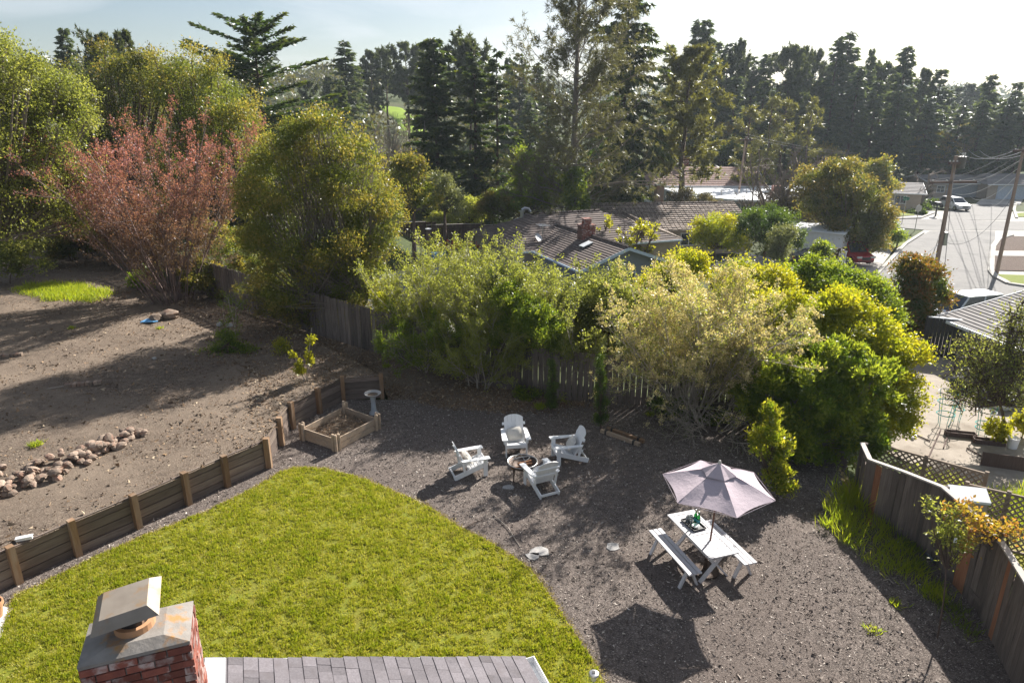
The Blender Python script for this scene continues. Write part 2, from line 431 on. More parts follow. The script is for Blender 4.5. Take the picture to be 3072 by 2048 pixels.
# ---------------------------------------------------------------- ground, lawn, roads
FENCE = [(-46, 47), (-30, 41), (-22.2, 37.0), (-15.5, 32.0), (-10.4, 27.7), (-6.5, 25.0), (-1.6, 22.1), (1.5, 21.0), (4.3, 20.55), (10.4, 19.6)]
RFENCE = [(10.4, 19.6), (8.75, 15.4), (8.42, 14.5), (8.98, 12.35), (8.92, 10.8), (8.4, 9.1), (7.7, 7.0), (6.9, 4.8)]
FX, FY = [p[0] for p in FENCE], [p[1] for p in FENCE]
def yfence(x): return np.interp(x, FX, FY)
def ss(a, b, x):
    t = np.clip((x - a) / (b - a), 0, 1); return t * t * (3 - 2 * t)
def terrain(x, y):
    x, y = np.asarray(x, float), np.asarray(y, float)
    d = y - yfence(x)
    zf = np.interp(x, [-24, -10, -1.6, 4], [1.0, .8, .2, -.1])
    drop = np.interp(x, [-30, -20, -9], [.6, 1.2, 1.0]) * (1 - ss(-12, -6, x)) + ss(-12, -6, x) * (2.6 + .5 * ss(45, 70, y))
    z = zf - drop * ss(.3, 9, d)
    zr = -1.35 - 1.95 * ss(24, 42, y)
    r = ss(8.8, 10.6, x) * (d < 0) + ss(6, 12, x) * (d >= 0)
    z = z * (1 - r) + zr * r
    inside = (d < .4) & (x < np.interp(y, [4.8, 7, 9.1, 10.8, 12.35, 14.5, 15.4, 19.6], [6.9, 7.7, 8.4, 8.92, 8.98, 8.42, 8.75, 10.4]) + .4)
    z = np.where(inside, np.minimum(z, -1.2), z)
    az = x / np.maximum(y, 1)
    flat = ss(42, 52, y) * ss(.1, .22, az)
    z = z * (1 - flat) + -3.36 * flat
    pe = 1 - ss(.8, 1.15, np.hypot((x + 2) / 14, (y - 43.5) / 11.5)); z = z * (1 - pe) + np.minimum(z, -2.8) * pe
    z = z + ss(115, 250, y) * np.interp(az, [-1, -.5, -.2, .05, .3, .75], [17, 15, 14.5, 12, 8, 4])
    z = z + ss(60, 120, y) * np.interp(az, [-1, -.25, -.05], [7, 3, 0])
    z = z + ss(300, 900, y) * (26 + 9 * np.sin(x * .006) + 6 * np.sin(x * .017 + 1))
    return z

mulch = None
def ground_material(name, dark, mid, light, big=.35, fleck=26, b=.9, patch=None):
    m, nt, bs = nodes_of(name)
    v = coords(nt, world=True)
    v2 = coords(nt, (1, 3.2, 1), world=True)
    col = ramp(nt, noise(nt, v, 5.5, 8, .75), .32, .66, dark, mid)
    col = mixc(nt, ramp(nt, noise(nt, v2, fleck, 3, .6, .4), .56, .66), col, light)
    col = mixc(nt, ramp(nt, noise(nt, v, big, 4, .6), .42, .72), col, patch if patch else tuple(c * .75 for c in mid))
    nt.links.new(col, bs.inputs['Base Color']); bs.inputs['Roughness'].default_value = .95; bs.inputs['Specular IOR Level'].default_value = .15
    bump(nt, bs, noise(nt, v, 30, 6, .8), b, .04)
    return m
M_MULCH = ground_material('mulch', (.048, .039, .034), (.205, .168, .148), (.50, .43, .37), patch=(.145, .117, .102))
M_DIRT = ground_material('dry_dirt', (.058, .043, .034), (.188, .142, .108), (.42, .35, .27), fleck=24, b=.9, patch=(.24, .188, .142))
M_TERR = ground_material('hill_soil', (.035, .05, .018), (.07, .09, .03), (.12, .13, .05), big=.02, fleck=3, b=.3, patch=(.10, .085, .05))

def grid_sheet(name, xs_fn, n, m, zfn, mat, jit=.02):
    """ruled grid: xs_fn(i/n, j/m) -> x, y"""
    I, J = np.meshgrid(np.linspace(0, 1, n), np.linspace(0, 1, m), indexing='ij')
    X, Y = xs_fn(I, J); Z = zfn(X, Y, I, J)
    V = np.stack([X, Y, Z], -1).reshape(-1, 3)
    idx = np.arange(n * m).reshape(n, m)
    F = np.stack([idx[:-1, :-1], idx[1:, :-1], idx[1:, 1:], idx[:-1, 1:]], -1).reshape(-1, 4)
    return np_mesh(name, V, F, mat, smooth=True)
def lumps(X, Y, s=1.0):
    return s * (np.sin(X * 1.7 + np.sin(Y * 1.3) * 1.4) * np.sin(Y * 1.9 + 1.1 * np.sin(X * .9)) * .5 + np.sin(X * 4.3 + Y * 2.1) * np.sin(Y * 5.1 - X * 1.3) * .28)

o = put('terrain', grid_sheet('terrain', lambda i, j: ((i * 2 - 1) * 2.2 * (3.5 * (1100 / 3.5) ** j + 10), 3.5 * (1100 / 3.5) ** j),
        190, 190, lambda X, Y, i, j: terrain(X, Y), M_TERR)); tag(o, kind='structure')
RX = [p[0] for p in RFENCE][::-1]; RY = [p[1] for p in RFENCE][::-1]
def patio_xy(i, j):
    Y = 2.5 + (21.0 - 2.5) * j; xr = np.interp(Y, RY, RX) + .05
    return -16 + (xr + 16) * i, Y
def patio_z(X, Y, i, j): return lumps(X, Y, .022) - .38 * ss(12.2, 15, Y) * ss(5.8, 8.4, X)
o = put('mulch_ground', grid_sheet('mulch_ground', patio_xy, 170, 130, patio_z, M_MULCH)); tag(o, kind='structure')

# retaining wall line (base points), then a bank that falls to the mulch
WALL = [tuple(at(u, v, 0).xy) for u, v in ((56, 1747), (234, 1663), (415, 1582), (565, 1511), (681, 1457), (805, 1402), (843, 1335), (877, 1284), (957, 1239), (1032, 1201), (1147, 1192))]
d0 = Vector(WALL[0]) - Vector(WALL[1]); WALL = [tuple(Vector(WALL[0]) + d0)] + WALL
WZ = .80
bank = [(WALL[-1][0] + .06, WALL[-1][1] + .03, .5), (WALL[-1][0] + .16, WALL[-1][1] - .02, -.02), (-3.3, 20.8, -.05), (-2.7, 20.4, -.05), (-1.6, 19.9, -.06), (.3, 19.6, -.06), (2.5, 19.5, -.07), (4.6, 19.5, -.08)]
front = [(-19, 5.5, WZ), (-16, 7.6, WZ)] + [(x, y, WZ) for x, y in WALL] + bank
back = [(x, y + .25, z) for x, y, z in ((-46, 47, 1.9), (-34, 42.5, 1.6), (-27, 39.5, 1.4), (-22.2, 37, 1.2), (-19, 34.6, 1.1), (-15.5, 32, 1.0), (-13, 29.9, .95), (-10.4, 27.7, .9), (-8.2, 26.2, .8), (-6.5, 25, .7), (-4, 23.5, .5),
        (-1.6, 22.1, .25), (0.2, 21.45, .1), (1.5, 21, .04), (3, 20.75, 0), (4.3, 20.55, -.02), (4.9, 20.45, -.05))]
def polyline(P, n):
    P = np.array(P, float); s = np.r_[0, np.cumsum(np.linalg.norm(np.diff(P[:, :2], axis=0), axis=1))]; t = np.linspace(0, s[-1], n)
    return np.stack([np.interp(t, s, P[:, k]) for k in range(3)], 1)
def knots(P, n):
    P = np.array(P, float); t = np.linspace(0, len(P) - 1, n)
    return np.stack([np.interp(t, np.arange(len(P)), P[:, k]) for k in range(3)], 1)
NU, NV = 260, 130
fr, bk = polyline(front, NU), None
fr2 = np.array(front); per = np.interp(np.linspace(0, 1, NU), [0, 1], [0, 1])
bk = polyline(back, NU)
# push the front a touch behind the wall boards
jj = np.linspace(0, 1, NV)[None, :, None]
U3 = fr[:, None, :] * (1 - jj) + bk[:, None, :] * jj
U3[:, :, 2] += lumps(U3[:, :, 0], U3[:, :, 1], .03) * np.minimum(1, jj[..., 0] * 14)
U3[:, 0, 2] -= .03
idx = np.arange(NU * NV).reshape(NU, NV)
o = put('upper_yard', np_mesh('upper_yard', U3.reshape(-1, 3), np.stack([idx[:-1, :-1], idx[1:, :-1], idx[1:, 1:], idx[:-1, 1:]], -1).reshape(-1, 4), M_DIRT, smooth=True)); tag(o, kind='structure')
from mathutils.bvhtree import BVHTree
up_bvh = BVHTree.FromPolygons([tuple(p) for p in U3.reshape(-1, 3)], [tuple(int(q) for q in f) for f in np.stack([idx[:-1, :-1], idx[1:, :-1], idx[1:, 1:], idx[:-1, 1:]], -1).reshape(-1, 4)])
def zyard(x, y):
    h = up_bvh.ray_cast(Vector((x, y, 50)), Vector((0, 0, -1)))
    return max(h[0].z, 0) if h[0] is not None else 0.0
def onyard(u, v):
    """point of the upper yard (or mulch) on the sight line through (u, v)"""
    x, f, d = ray(u, v)
    h = up_bvh.ray_cast(Vector((0, 0, CAM_H)), Vector((x, f, -d)).normalized())
    return h[0] if h[0] is not None else at(u, v, 0)
def tz(x, y): return float(terrain(x, y))

# lawn
LAWN_PX = [(0, 1915), (22, 1850), (45, 1790), (134, 1750), (286, 1674), (429, 1611), (625, 1535), (759, 1468), (848, 1415), (888, 1404), (973, 1408), (1024, 1422), (1082, 1435), (1194, 1482), (1270, 1513), (1390, 1589),
           (1470, 1629), (1537, 1674), (1591, 1710), (1640, 1772), (1667, 1817), (1711, 1884), (1747, 1942), (1790, 2000), (1815, 2060)]
LAWN = [tuple(at(u, v, 0).xy) for u, v in LAWN_PX] + [(1.3, 5.0), (.5, 2.6), (-7.2, 2.6), (-8.9, 7.0)]
def inpoly(P, poly):
    x, y = P[:, 0], P[:, 1]; r = np.zeros(len(P), bool); n = len(poly)
    for i in range(n):
        x0, y0 = poly[i]; x1, y1 = poly[(i + 1) % n]
        c = ((y0 > y) != (y1 > y)) & (x < (x1 - x0) * (y - y0) / (y1 - y0 + 1e-12) + x0); r ^= c
    return r
M_SOD = pmat('lawn_thatch', (.135, .16, .018), (.21, .21, .032), scale=14, rough=.9, spec=.1, bmp=.6, c3=(.17, .15, .03), c3scale=2.6, world=True)
M_BLADE = leafmat('grass_blade', (.215, .265, .018), (.36, .35, .046), tip=(.43, .39, .12), trans=.42, tboost=1.35, rough=.5, spec=.25)
mb = MB(); mb.slab([(x, y, .032) for x, y in LAWN], .06); o = mb.put('lawn', M_SOD); tag(o, kind='structure')
L0 = np.array(LAWN); lo, hi = L0.min(0), L0.max(0)
P = rng.uniform(lo, hi, (700000, 2)); P = P[inpoly(P, LAWN)]
P = P[P[:, 1] > 4.2]
P = P[:460000]; n = len(P)
gn = [(c, rng.normal(size=(128, 128))) for c in (.07, .14, .4)]
def vnoise(P, c, g):
    q = P / c; i = np.floor(q).astype(int); f = q - i; f = f * f * (3 - 2 * f); a = i[:, 0] % 127; b = i[:, 1] % 127
    return (g[a, b] * (1 - f[:, 0]) + g[a + 1, b] * f[:, 0]) * (1 - f[:, 1]) + (g[a, b + 1] * (1 - f[:, 0]) + g[a + 1, b + 1] * f[:, 0]) * f[:, 1]
pt = .55 * vnoise(P, *gn[0]) + .45 * vnoise(P, *gn[1]) + .3 * vnoise(P, *gn[2]) + lumps(P[:, 0] * .7 + 3, P[:, 1] * .7, .35)
kp = rng.uniform(0, 1.6, n) < 1.35 + pt; P, pt = P[kp], pt[kp]; n = len(P)
P3 = np.c_[P, np.full(n, .03)]
D = np.c_[rng.normal(size=(n, 2)) * .55 + np.stack([np.sin(pt * 2), np.cos(pt * 1.7)], 1) * .22, np.ones(n)]
s = rng.uniform(.55, 1.3, n) * (1 + .30 * np.clip(pt, -1, 1.2))
o = put('lawn_grass', leaf_mesh('lawn_grass', [leafset(P3, D, .058 * s, .0145 * s, np.clip(.5 - pt * .4 + rng.normal(size=n) * .22, 0, 1), np.clip(rng.uniform(-1.2, 1, n) - pt * .3, 0, 1), tri=True)], M_BLADE))
tag(o, 'short bright green lawn grass in front of the chimney', 'grass', kind='stuff')
# dry tan rim of the lawn
E = []
Lp = np.array([[*p, 0] for p in LAWN[:25]]); e = polyline(Lp, 5200)
P = e[:, :2] + rng.normal(size=(5200, 2)) * .05; P3 = np.c_[P, np.full(5200, .02)]
M_STRAW = leafmat('straw', (.34, .27, .12), (.44, .36, .19), trans=.25, tboost=1.0)
o = put('dry_grass_rim', leaf_mesh('dry_grass_rim', [leafset(P3, np.c_[rng.normal(size=(5200, 2)), np.full(5200, .5)], .075, .014, rng.uniform(0, 1, 5200), np.zeros(5200))], M_STRAW)); tag(o, 'dry straw coloured rim around the lawn', 'grass', kind='stuff')

# loose chips, twigs and leaves on the two yards (real pieces, far too many to count)
M_CHIP = leafmat('bark_chip', (.075, .06, .052), (.36, .30, .26), tip=(.66, .59, .51), trans=0.0, tboost=1, rough=.8, spec=.2)
P = rng.uniform((-11, 6), (9.3, 21.0), (230000, 2))
ok = ~inpoly(P, LAWN) & (P[:, 0] < np.interp(P[:, 1], RY, RX)) & ~inpoly(P, [p for p in WALL] + [(-4, 30), (-30, 30), (-30, 8)])
P = P[ok][:150000]; n = len(P); P3 = np.c_[P, patio_z(P[:, 0], P[:, 1], 0, 0) + .008]
s = rng.gamma(2.2, .45, n) * .9
o = put('bark_mulch', leaf_mesh('bark_mulch', [leafset(P3, np.c_[rng.normal(size=(n, 2)), rng.normal(size=n) * .35 + .1], .032 * s, .0115 * s, rng.uniform(0, 1, n) ** 1.3, rng.uniform(-3, 1, n))], M_CHIP)); tag(o, 'grey brown bark mulch chips on the lower yard', 'mulch', kind='stuff')
M_LITTER = leafmat('leaf_litter', (.10, .06, .035), (.30, .20, .12), tip=(.46, .37, .26), trans=0.0, tboost=1, rough=.8, spec=.2)
n = 90000; a, b_ = rng.uniform(0, 1, n) ** .8, rng.uniform(0, 1, n)
ii, jf = (a * (NU - 2)).astype(int), b_ ** 1.15 * (NV - 2); ji = jf.astype(int)
q = (a * (NU - 2) - ii)[:, None]; w = (jf - ji)[:, None]
P3 = (U3[ii, ji] * (1 - q) + U3[ii + 1, ji] * q) * (1 - w) + (U3[ii, ji + 1] * (1 - q) + U3[ii + 1, ji + 1] * q) * w; P3[:, 2] += .012
keep = rng.uniform(0, 1, n) < .35 + .65 * (lumps(P3[:, 0] * .5, P3[:, 1] * .5) > -.1); P3 = P3[keep]; n = len(P3); s = rng.gamma(2.2, .45, n)
o = put('leaf_litter', leaf_mesh('leaf_litter', [leafset(P3, np.c_[rng.normal(size=(n, 2)), rng.normal(size=n) * .3 + .1], .046 * s, .021 * s, rng.uniform(0, 1, n), rng.uniform(-3, 1, n))], M_LITTER)); tag(o, 'dry leaves and twigs strewn over the bare upper yard', 'leaf litter', kind='stuff')

# ---------------------------------------------------------------- roads at z = -3.3
GZ = -3.30
M_ASPH = pmat('asphalt', (.165, .158, .15), (.215, .205, .195), scale=3, rough=.9, spec=.25, c3=(.135, .13, .125), c3scale=.35, world=True, bmp=.2, bscale=60)
M_CONC = pmat('concrete', (.36, .34, .31), (.43, .41, .375), scale=2, rough=.9, spec=.2, c3=(.29, .275, .25), c3scale=.5, world=True)
M_YARDC = pmat('old_concrete', (.30, .255, .21), (.37, .32, .265), scale=5, rough=.92, spec=.2, c3=(.23, .19, .15), c3scale=.9, world=True, bmp=.4, bscale=40)
def flat(name, pxs, z, mat, t=.02, world_pts=()):
    mb = MB(); mb.slab([at(u, v, z) for u, v in pxs] + [Vector((*p, z)) for p in world_pts], t)
    return tag(mb.put(name, mat), kind='structure')
cr = flat('concrete_apron', [(2560, 905), (2700, 735), (2772, 690), (2772, 664), (2600, 655), (2380, 640), (2380, 628), (3500, 640), (3500, 905), (3072, 960)], GZ - .015, M_CONC)
st = [(2640, 1010), (2560, 905), (2676, 779), (2715, 737), (2773, 702), (2790, 693), (2985, 693), (2985, 723), (2976, 760), (2972, 814), (2985, 829), (3026, 851), (3072, 858), (3400, 880), (3400, 1010)]
flat('street', st, GZ, M_ASPH)
flat('cross_street', [(2380, 683), (2380, 655), (2600, 657), (2830, 657), (3030, 664), (3500, 664), (3500, 691), (2985, 691), (2790, 691), (2700, 683)], GZ + .004, M_ASPH)
flat('far_street', [(2828, 659), (2832, 640), (2886, 612), (3040, 612), (3020, 660)], GZ + .008, M_ASPH)
def kerb(pxs, z=GZ, w=.32, h=.13):
    pts = [at(u, v, z) for u, v in pxs]; mb = MB()
    for a, b in zip(pts, pts[1:]):
        e = (b - a).normalized() * .0
        mb.beam(a + Vector((0, 0, h / 2)), b + Vector((0, 0, h / 2)), w, h)
    return tag(mb.put('kerb', M_CONC), kind='structure')
kerb([(2590, 865), (2676, 776), (2715, 734), (2768, 700)])
kerb([(3035, 706), (2995, 719), (2980, 740), (2976, 760), (2972, 814), (2986, 831), (3026, 852), (3080, 860), (3300, 872)], w=.45)
kerb([(2560, 653), (2690, 657), (2760, 655), (2800, 640)])
kerb([(3050, 655), (3042, 630), (3046, 613)])
M_BARK = ground_material('garden_bark', (.05, .035, .028), (.13, .09, .07), (.25, .19, .15), fleck=9)
M_TURF = pmat('turf', (.13, .17, .025), (.19, .21, .04), scale=6, rough=.9, spec=.1, world=True, bmp=.5, bscale=50)
flat('planting_bed', [(2996, 722), (3035, 708), (3400, 716), (3400, 752), (2985, 752)], GZ + .05, M_BARK)
flat('planting_bed', [(2985, 768), (3400, 772), (3400, 820), (2982, 810)], GZ + .05, M_BARK)
flat('sidewalk', [(2984, 752), (3400, 753), (3400, 771), (2984, 767)], GZ + .06, M_CONC)
flat('verge', [(2992, 822), (3400, 838), (3400, 864), (3080, 856), (3030, 846)], GZ + .05, M_TURF)
flat('front_lawn', [(2655, 638), (2690, 624), (2730, 628), (2745, 645), (2660, 650)], GZ + .05, M_TURF)
flat('verge', [(2662, 722), (2700, 716), (2722, 728), (2690, 742), (2655, 744)], GZ + .05, M_TURF)
flat('front_lawn', [(3045, 640), (3200, 630), (3200, 652), (3046, 650)], GZ + .05, M_TURF)
flat('driveway', [(2690, 735), (2640, 745), (2590, 778), (2560, 790), (2480, 860), (2560, 880), (2650, 790)], GZ + .01, M_CONC)
flat('driveway', [(2760, 610), (2800, 585), (2880, 586), (2885, 600), (2850, 612), (2790, 618)], GZ + .012, M_CONC)
flat('driveway', [(2925, 613), (2950, 592), (3072, 594), (3060, 614)], GZ + .02, M_CONC)
# neighbour's concrete yard on the right
NZ = -1.30
flat('neighbour_yard', [(2760, 1085), (2880, 1040), (3300, 1040), (3500, 1380), (3072, 1500), (2800, 1420), (2650, 1350), (2730, 1150)], NZ, M_YARDC)
flat('neighbour_driveway', [(2640, 1110), (2760, 1010), (2900, 1010), (2880, 1100), (2760, 1180)], NZ - .02, M_YARDC)

# ---------------------------------------------------------------- haze
m = bpy.data.materials.new('haze_air'); m.use_nodes = True; nt = m.node_tree
nt.nodes.remove(nt.nodes['Principled BSDF'])
pv = nd(nt, 'ShaderNodeVolumePrincipled'); pv.inputs['Color'].default_value = (.78, .89, 1.0, 1); pv.inputs['Density'].default_value = .00025; pv.inputs['Anisotropy'].default_value = .35
nt.links.new(pv.outputs[0], nt.nodes['Material Output'].inputs['Volume'])
mb = MB(); mb.box((0, 545, 30), (5400, 1140, 82))
o = mb.put('haze', m); tag(o, kind='stuff'); o['label'] = 'pale morning haze over the valley'

# ---------------------------------------------------------------- wood, brick, paint
M_WALLWOOD = pmat('retaining_timber', (.12, .088, .072), (.215, .168, .142), scale=5, stretch=(.7, 6, 9), rnd=.32, rough=.85, bmp=.4, c3=(.24, .19, .15), c3scale=.8)
M_POSTWOOD = pmat('post_timber', (.20, .115, .062), (.27, .17, .10), scale=6, stretch=(5, 5, .6), rnd=.22, rough=.85, bmp=.3, c3=(.28, .21, .15))
M_PLANTER = pmat('planter_cedar', (.33, .245, .17), (.44, .34, .25), scale=5, stretch=(1, 6, 6), rnd=.15, rough=.85, bmp=.2, c3=(.27, .22, .18))
M_FENCE = pmat('weathered_fence', (.105, .082, .070), (.185, .15, .13), scale=5, stretch=(6, 6, .5), rnd=.30, rough=.9, bmp=.4, c3=(.07, .058, .052), c3scale=1.4)
M_FENCER = pmat('fence_redwood', (.26, .105, .055), (.33, .16, .09), scale=5, stretch=(6, 6, .5), rnd=.2, rough=.9, bmp=.3)
M_FENCEB = pmat('brown_fence', (.10, .065, .055), (.15, .105, .09), scale=5, stretch=(6, 6, .5), rnd=.2, rough=.9)
M_RAIL = pmat('fence_cap', (.36, .32, .29), (.46, .42, .38), scale=6, rough=.85)
M_LATT = pmat('lattice_wood', (.20, .155, .12), (.28, .22, .17), scale=7, rnd=.15, rough=.9)
M_WHITE = pmat('white_paint', (.78, .78, .78), (.74, .74, .745), scale=3, rough=.55, spec=.4, rnd=.03)
M_FASCIA = pmat('pale_trim', (.62, .66, .70), (.58, .62, .66), rough=.6)
M_DARK = pmat('dark_metal', (.018, .018, .02), (.03, .028, .028), rough=.5, spec=.5)
M_STEEL = pmat('steel', (.42, .42, .42), (.5, .5, .5), rough=.35, metal=.9)
M_BLACK = pmat('black_void', (.006, .006, .006), rough=.9)
M_GLASS = pmat('window_glass', (.03, .04, .05), (.05, .06, .07), rough=.08, spec=.8)
M_STONE = pmat('field_stone', (.20, .15, .115), (.32, .245, .19), scale=5, rough=.9, rnd=.4, bmp=.5, c3=(.27, .165, .12), c3scale=1.0, c3lo=.52, c3hi=.62)
M_CEMENT = pmat('cement', (.33, .315, .30), (.42, .40, .38), scale=5, rough=.9, bmp=.3)

# ---------------------------------------------------------------- retaining wall
cx, cy0 = np.mean([p[0] for p in WALL]), np.mean([p[1] for p in WALL])
rw = thing('retaining_wall', 'long timber retaining wall of stacked planks and square posts beside the lawn', 'retaining wall', (cx, cy0, 0))
wb = Vector((cx, cy0, 0))
for i, (a, b) in enumerate(zip(WALL, WALL[1:])):
    a, b = Vector((*a, 0)) - wb, Vector((*b, 0)) - wb; e = (b - a).normalized(); nrm = Vector((-e.y, e.x, 0))
    hs = [.20, .21, .22, .20]; z = -.02
    for k, h in enumerate(hs):
        mb = MB(); off = nrm * (.055 + random.uniform(-.008, .008)); L = (b - a).length
        mb.box((0, 0, 0), (L - .01, .045, h - .018)); ang = math.atan2(e.y, e.x)
        c = (a + b) / 2 + off + Vector((0, 0, z + h / 2)); z += h
        mb.put('plank', M_WALLWOOD, rw, loc=c, rot=(random.uniform(-.01, .01), random.uniform(-.004, .004), ang))
for i, p in enumerate(WALL):
    p = Vector((*p, 0)) - wb
    j = min(i, len(WALL) - 2); e = Vector(WALL[j + 1]) - Vector(WALL[j]); ang = math.atan2(e.y, e.x)
    mb = MB(); mb.box((0, 0, .43), (.13, .15, .90)); mb.put('post', M_POSTWOOD, rw, loc=p + Vector((0, 0, 0)) - Vector((-e.y, e.x, 0)).normalized() * .03, rot=(0, 0, ang))

# ---------------------------------------------------------------- board fences
def board_fence(name, label, pts, zf, H, bw, gap, boards, rail=None, cap=None, hv=.03, rails=True, side=1, special=None, post_every=2.4):
    """pts: xy polyline; every board a part"""
    c = Vector((np.mean([p[0] for p in pts]), np.mean([p[1] for p in pts]), 0)); t = thing(name, label, 'fence', c)
    P = polyline([(x, y, 0) for x, y in pts], 2000); s = np.r_[0, np.cumsum(np.linalg.norm(np.diff(P[:, :2], axis=0), axis=1))]
    shared = {}
    q, n = 0.0, 0; prev = None; lastpost = -9
    while q < s[-1] - bw:
        x, y = np.interp(q + bw / 2, s, P[:, 0]), np.interp(q + bw / 2, s, P[:, 1])
        x2, y2 = np.interp(min(q + bw, s[-1]), s, P[:, 0]), np.interp(min(q + bw, s[-1]), s, P[:, 1]); x1, y1 = np.interp(q, s, P[:, 0]), np.interp(q, s, P[:, 1])
        ang = math.atan2(y2 - y1, x2 - x1); z = zf(x, y); hh = H(q, s[-1]) if callable(H) else H
        key = (round(hh, 1), n % 3 if hv else 0)
        if key not in shared:
            mb = MB(); h = hh + random.uniform(-hv, hv); mb.box((0, 0, h / 2), (bw - gap, .02, h)); shared[key] = mb.mesh('board', boards)
        o = put('board', shared[key], t, loc=(x - c.x, y - c.y, z - .03 + random.uniform(-.01, .01)), rot=(random.uniform(-.012, .012), random.uniform(-.008, .008), ang))
        if special and n in special:
            o.data = o.data.copy(); o.data.materials.clear(); o.data.materials.append(special[n]); o['label'] = 'newer reddish board'
        nx, ny = -math.sin(ang) * side, math.cos(ang) * side
        cur = Vector((x - c.x + nx * .035, y - c.y + ny * .035, z))
        if prev is not None and rails and n % 6 == 0:
            for f in (.16, .82):
                mb = MB(); mb.beam(prev + Vector((0, 0, hh * f)), cur + Vector((0, 0, hh * f)), .04, .09); mb.put('rail', rail or boards, t)
        if prev is not None and cap and n % 6 == 0:
            mb = MB(); o_ = Vector((nx, ny, 0)) * -.02; mb.beam(prev + o_ + Vector((0, 0, hh + .012)), cur + o_ + Vector((0, 0, hh + .012)), .11, .035); mb.put('cap_rail', cap, t)
        if n % 6 == 0:
            prev = cur
            if q - lastpost >= post_every:
                mb = MB(); mb.box((0, 0, hh * .5), (.09, .09, hh + .04)); mb.put('post', rail or boards, t, loc=cur + Vector((nx * .07, ny * .07, 0)), rot=(0, 0, ang)); lastpost = q
        q += bw; n += 1
    return t
zf1 = lambda x, y: zyard(x, y - .05) if y > 20.6 else 0
board_fence('board_fence', 'weathered grey board fence with light gaps behind the shrubs at the back of the yard', FENCE[1:], lambda x, y: float(np.interp(x, [-30, -22, -15.5, -10.4, -6.5, -1.6, 4.3, 10], [1.5, 1.2, 1.0, .9, .7, .2, -.05, -.1])),
            1.72, .19, .022, M_FENCE, side=1)
board_fence('board_fence', 'dark weathered board fence with a pale cap rail along the right edge of the yard', [RFENCE[1], RFENCE[2], RFENCE[3], RFENCE[4], RFENCE[5], RFENCE[6], RFENCE[7]], lambda x, y: -.02 - .42 * float(ss(12.3, 14.8, y)),
            1.70, .165, .006, M_FENCE, cap=M_RAIL, side=1, hv=.004, special={8: M_FENCER, 24: M_FENCER, 25: M_FENCER, 33: M_FENCER, 52: M_FENCER})

# lattice fence in the neighbour's yard
def lattice(name, label, pts, z0, z1, step=.155, w=.042, rail=True):
    a, b = Vector((*pts[0], 0)), Vector((*pts[1], 0)); L = (b - a).length; H = z1 - z0
    t = thing(name, label, 'lattice fence', ((a + b) / 2).to_tuple()[:2] + (z0,), math.atan2((b - a).y, (b - a).x))
    def slat(p, q, y):
        mb = MB(); mb.beam((p[0], y, p[1]), (q[0], y, q[1]), w, .011, up=(0, 1, 0)); return mb
    k = 0; x = -L / 2 - H
    allb = []
    while x < L / 2:
        for sg, y in ((1, 0.0), (-1, .014)):
            p0, p1 = (x, 0), (x + H, H)
            if p1[0] > L / 2: p1 = (L / 2, L / 2 - x)
            if p0[0] < -L / 2: p0 = (-L / 2, -L / 2 - x)
            if p1[0] - p0[0] > .1:
                A, B = (p0[0] * sg, p0[1]), (p1[0] * sg, p1[1]); allb.append((A, B, y))
        x += step
    for A, B, y in allb[:300]: slat(A, B, y).put('slat', M_LATT, t)
    for z in (0, H):
        mb = MB(); mb.box((0, .007, z), (L, .05, .05)); mb.put('rail', M_LATT, t)
    n = max(2, int(L / 2.2))
    for i in range(n + 1):
        mb = MB(); mb.box((-L / 2 + L * i / n, .06, H / 2 - .2), (.09, .08, H + .5)); mb.put('post', M_LATT, t)
    return t
la, lb_, lc = at(2612, 1326, .35).xy, at(2960, 1422, .35).xy, at(3150, 1462, .35).xy
lattice('lattice_fence', 'brown diamond lattice fence along the concrete yard behind the board fence', (tuple(la), tuple(lb_)), -1.2, .35)
lattice('lattice_fence', 'second lattice panel with its sunlit top rail right of the white box', (tuple(at(2902, 1452, .25).xy), tuple(at(3160, 1512, .25).xy)), -1.25, .25)

# brown fence beyond the pool
pa, pb_ = at(1225, 742, -2.6), at(1495, 752, -2.6)
board_fence('brown_fence', 'brown board fence stepping down behind the blue pool cover', [tuple(aty(1190, 740, 60).xy), tuple(aty(1540, 740, 62).xy)], lambda x, y: -2.2, lambda q, L: 2.35 if q / L < .32 else (2.05 if q / L < .75 else 1.9),
            .21, .012, M_FENCEB, hv=0, side=-1, cap=M_RAIL)

# ---------------------------------------------------------------- near chimney and roof of the house under the camera
M_BRICK = pmat('red_brick', (.17, .055, .042), (.27, .09, .06), scale=9, rough=.9, rnd=.35, bmp=.5, c3=(.42, .33, .30), c3scale=6, c3lo=.50, c3hi=.62)
M_MORTAR = pmat('mortar', (.20, .185, .17), (.30, .275, .255), scale=12, rough=.95, bmp=.5)
M_CROWN = pmat('chimney_cement', (.20, .18, .16), (.30, .275, .25), scale=5, rough=.9, bmp=.3, c3=(.34, .19, .08), c3scale=4.5, c3lo=.55, c3hi=.66)
M_FLUE = pmat('clay_flue', (.42, .22, .11), (.50, .28, .16), scale=6, rough=.85)
M_CAPM = pmat('galvanised_cap', (.245, .205, .165), (.315, .27, .22), scale=5, rough=.6, metal=.35, c3=(.30, .21, .13), c3scale=7, c3lo=.52, c3hi=.64)
M_SHING = pmat('asphalt_shingle', (.118, .107, .115), (.172, .157, .166), scale=45, rough=.95, rnd=.22, bmp=.4, bscale=160, c3=(.12, .106, .11), c3scale=5)
M_FLASH = pmat('pale_flashing', (.27, .28, .29), (.34, .35, .36), rough=.6)
hx = Vector((.933, .36, 0)).normalized(); hy = Vector((-hx.y, hx.x, 0)); hang = math.atan2(hx.y, hx.x)
CL = [at(270, 1875, 4.9), at(575, 1807, 4.9), at(572, 1915, 4.9), at(233, 2010, 4.9)]
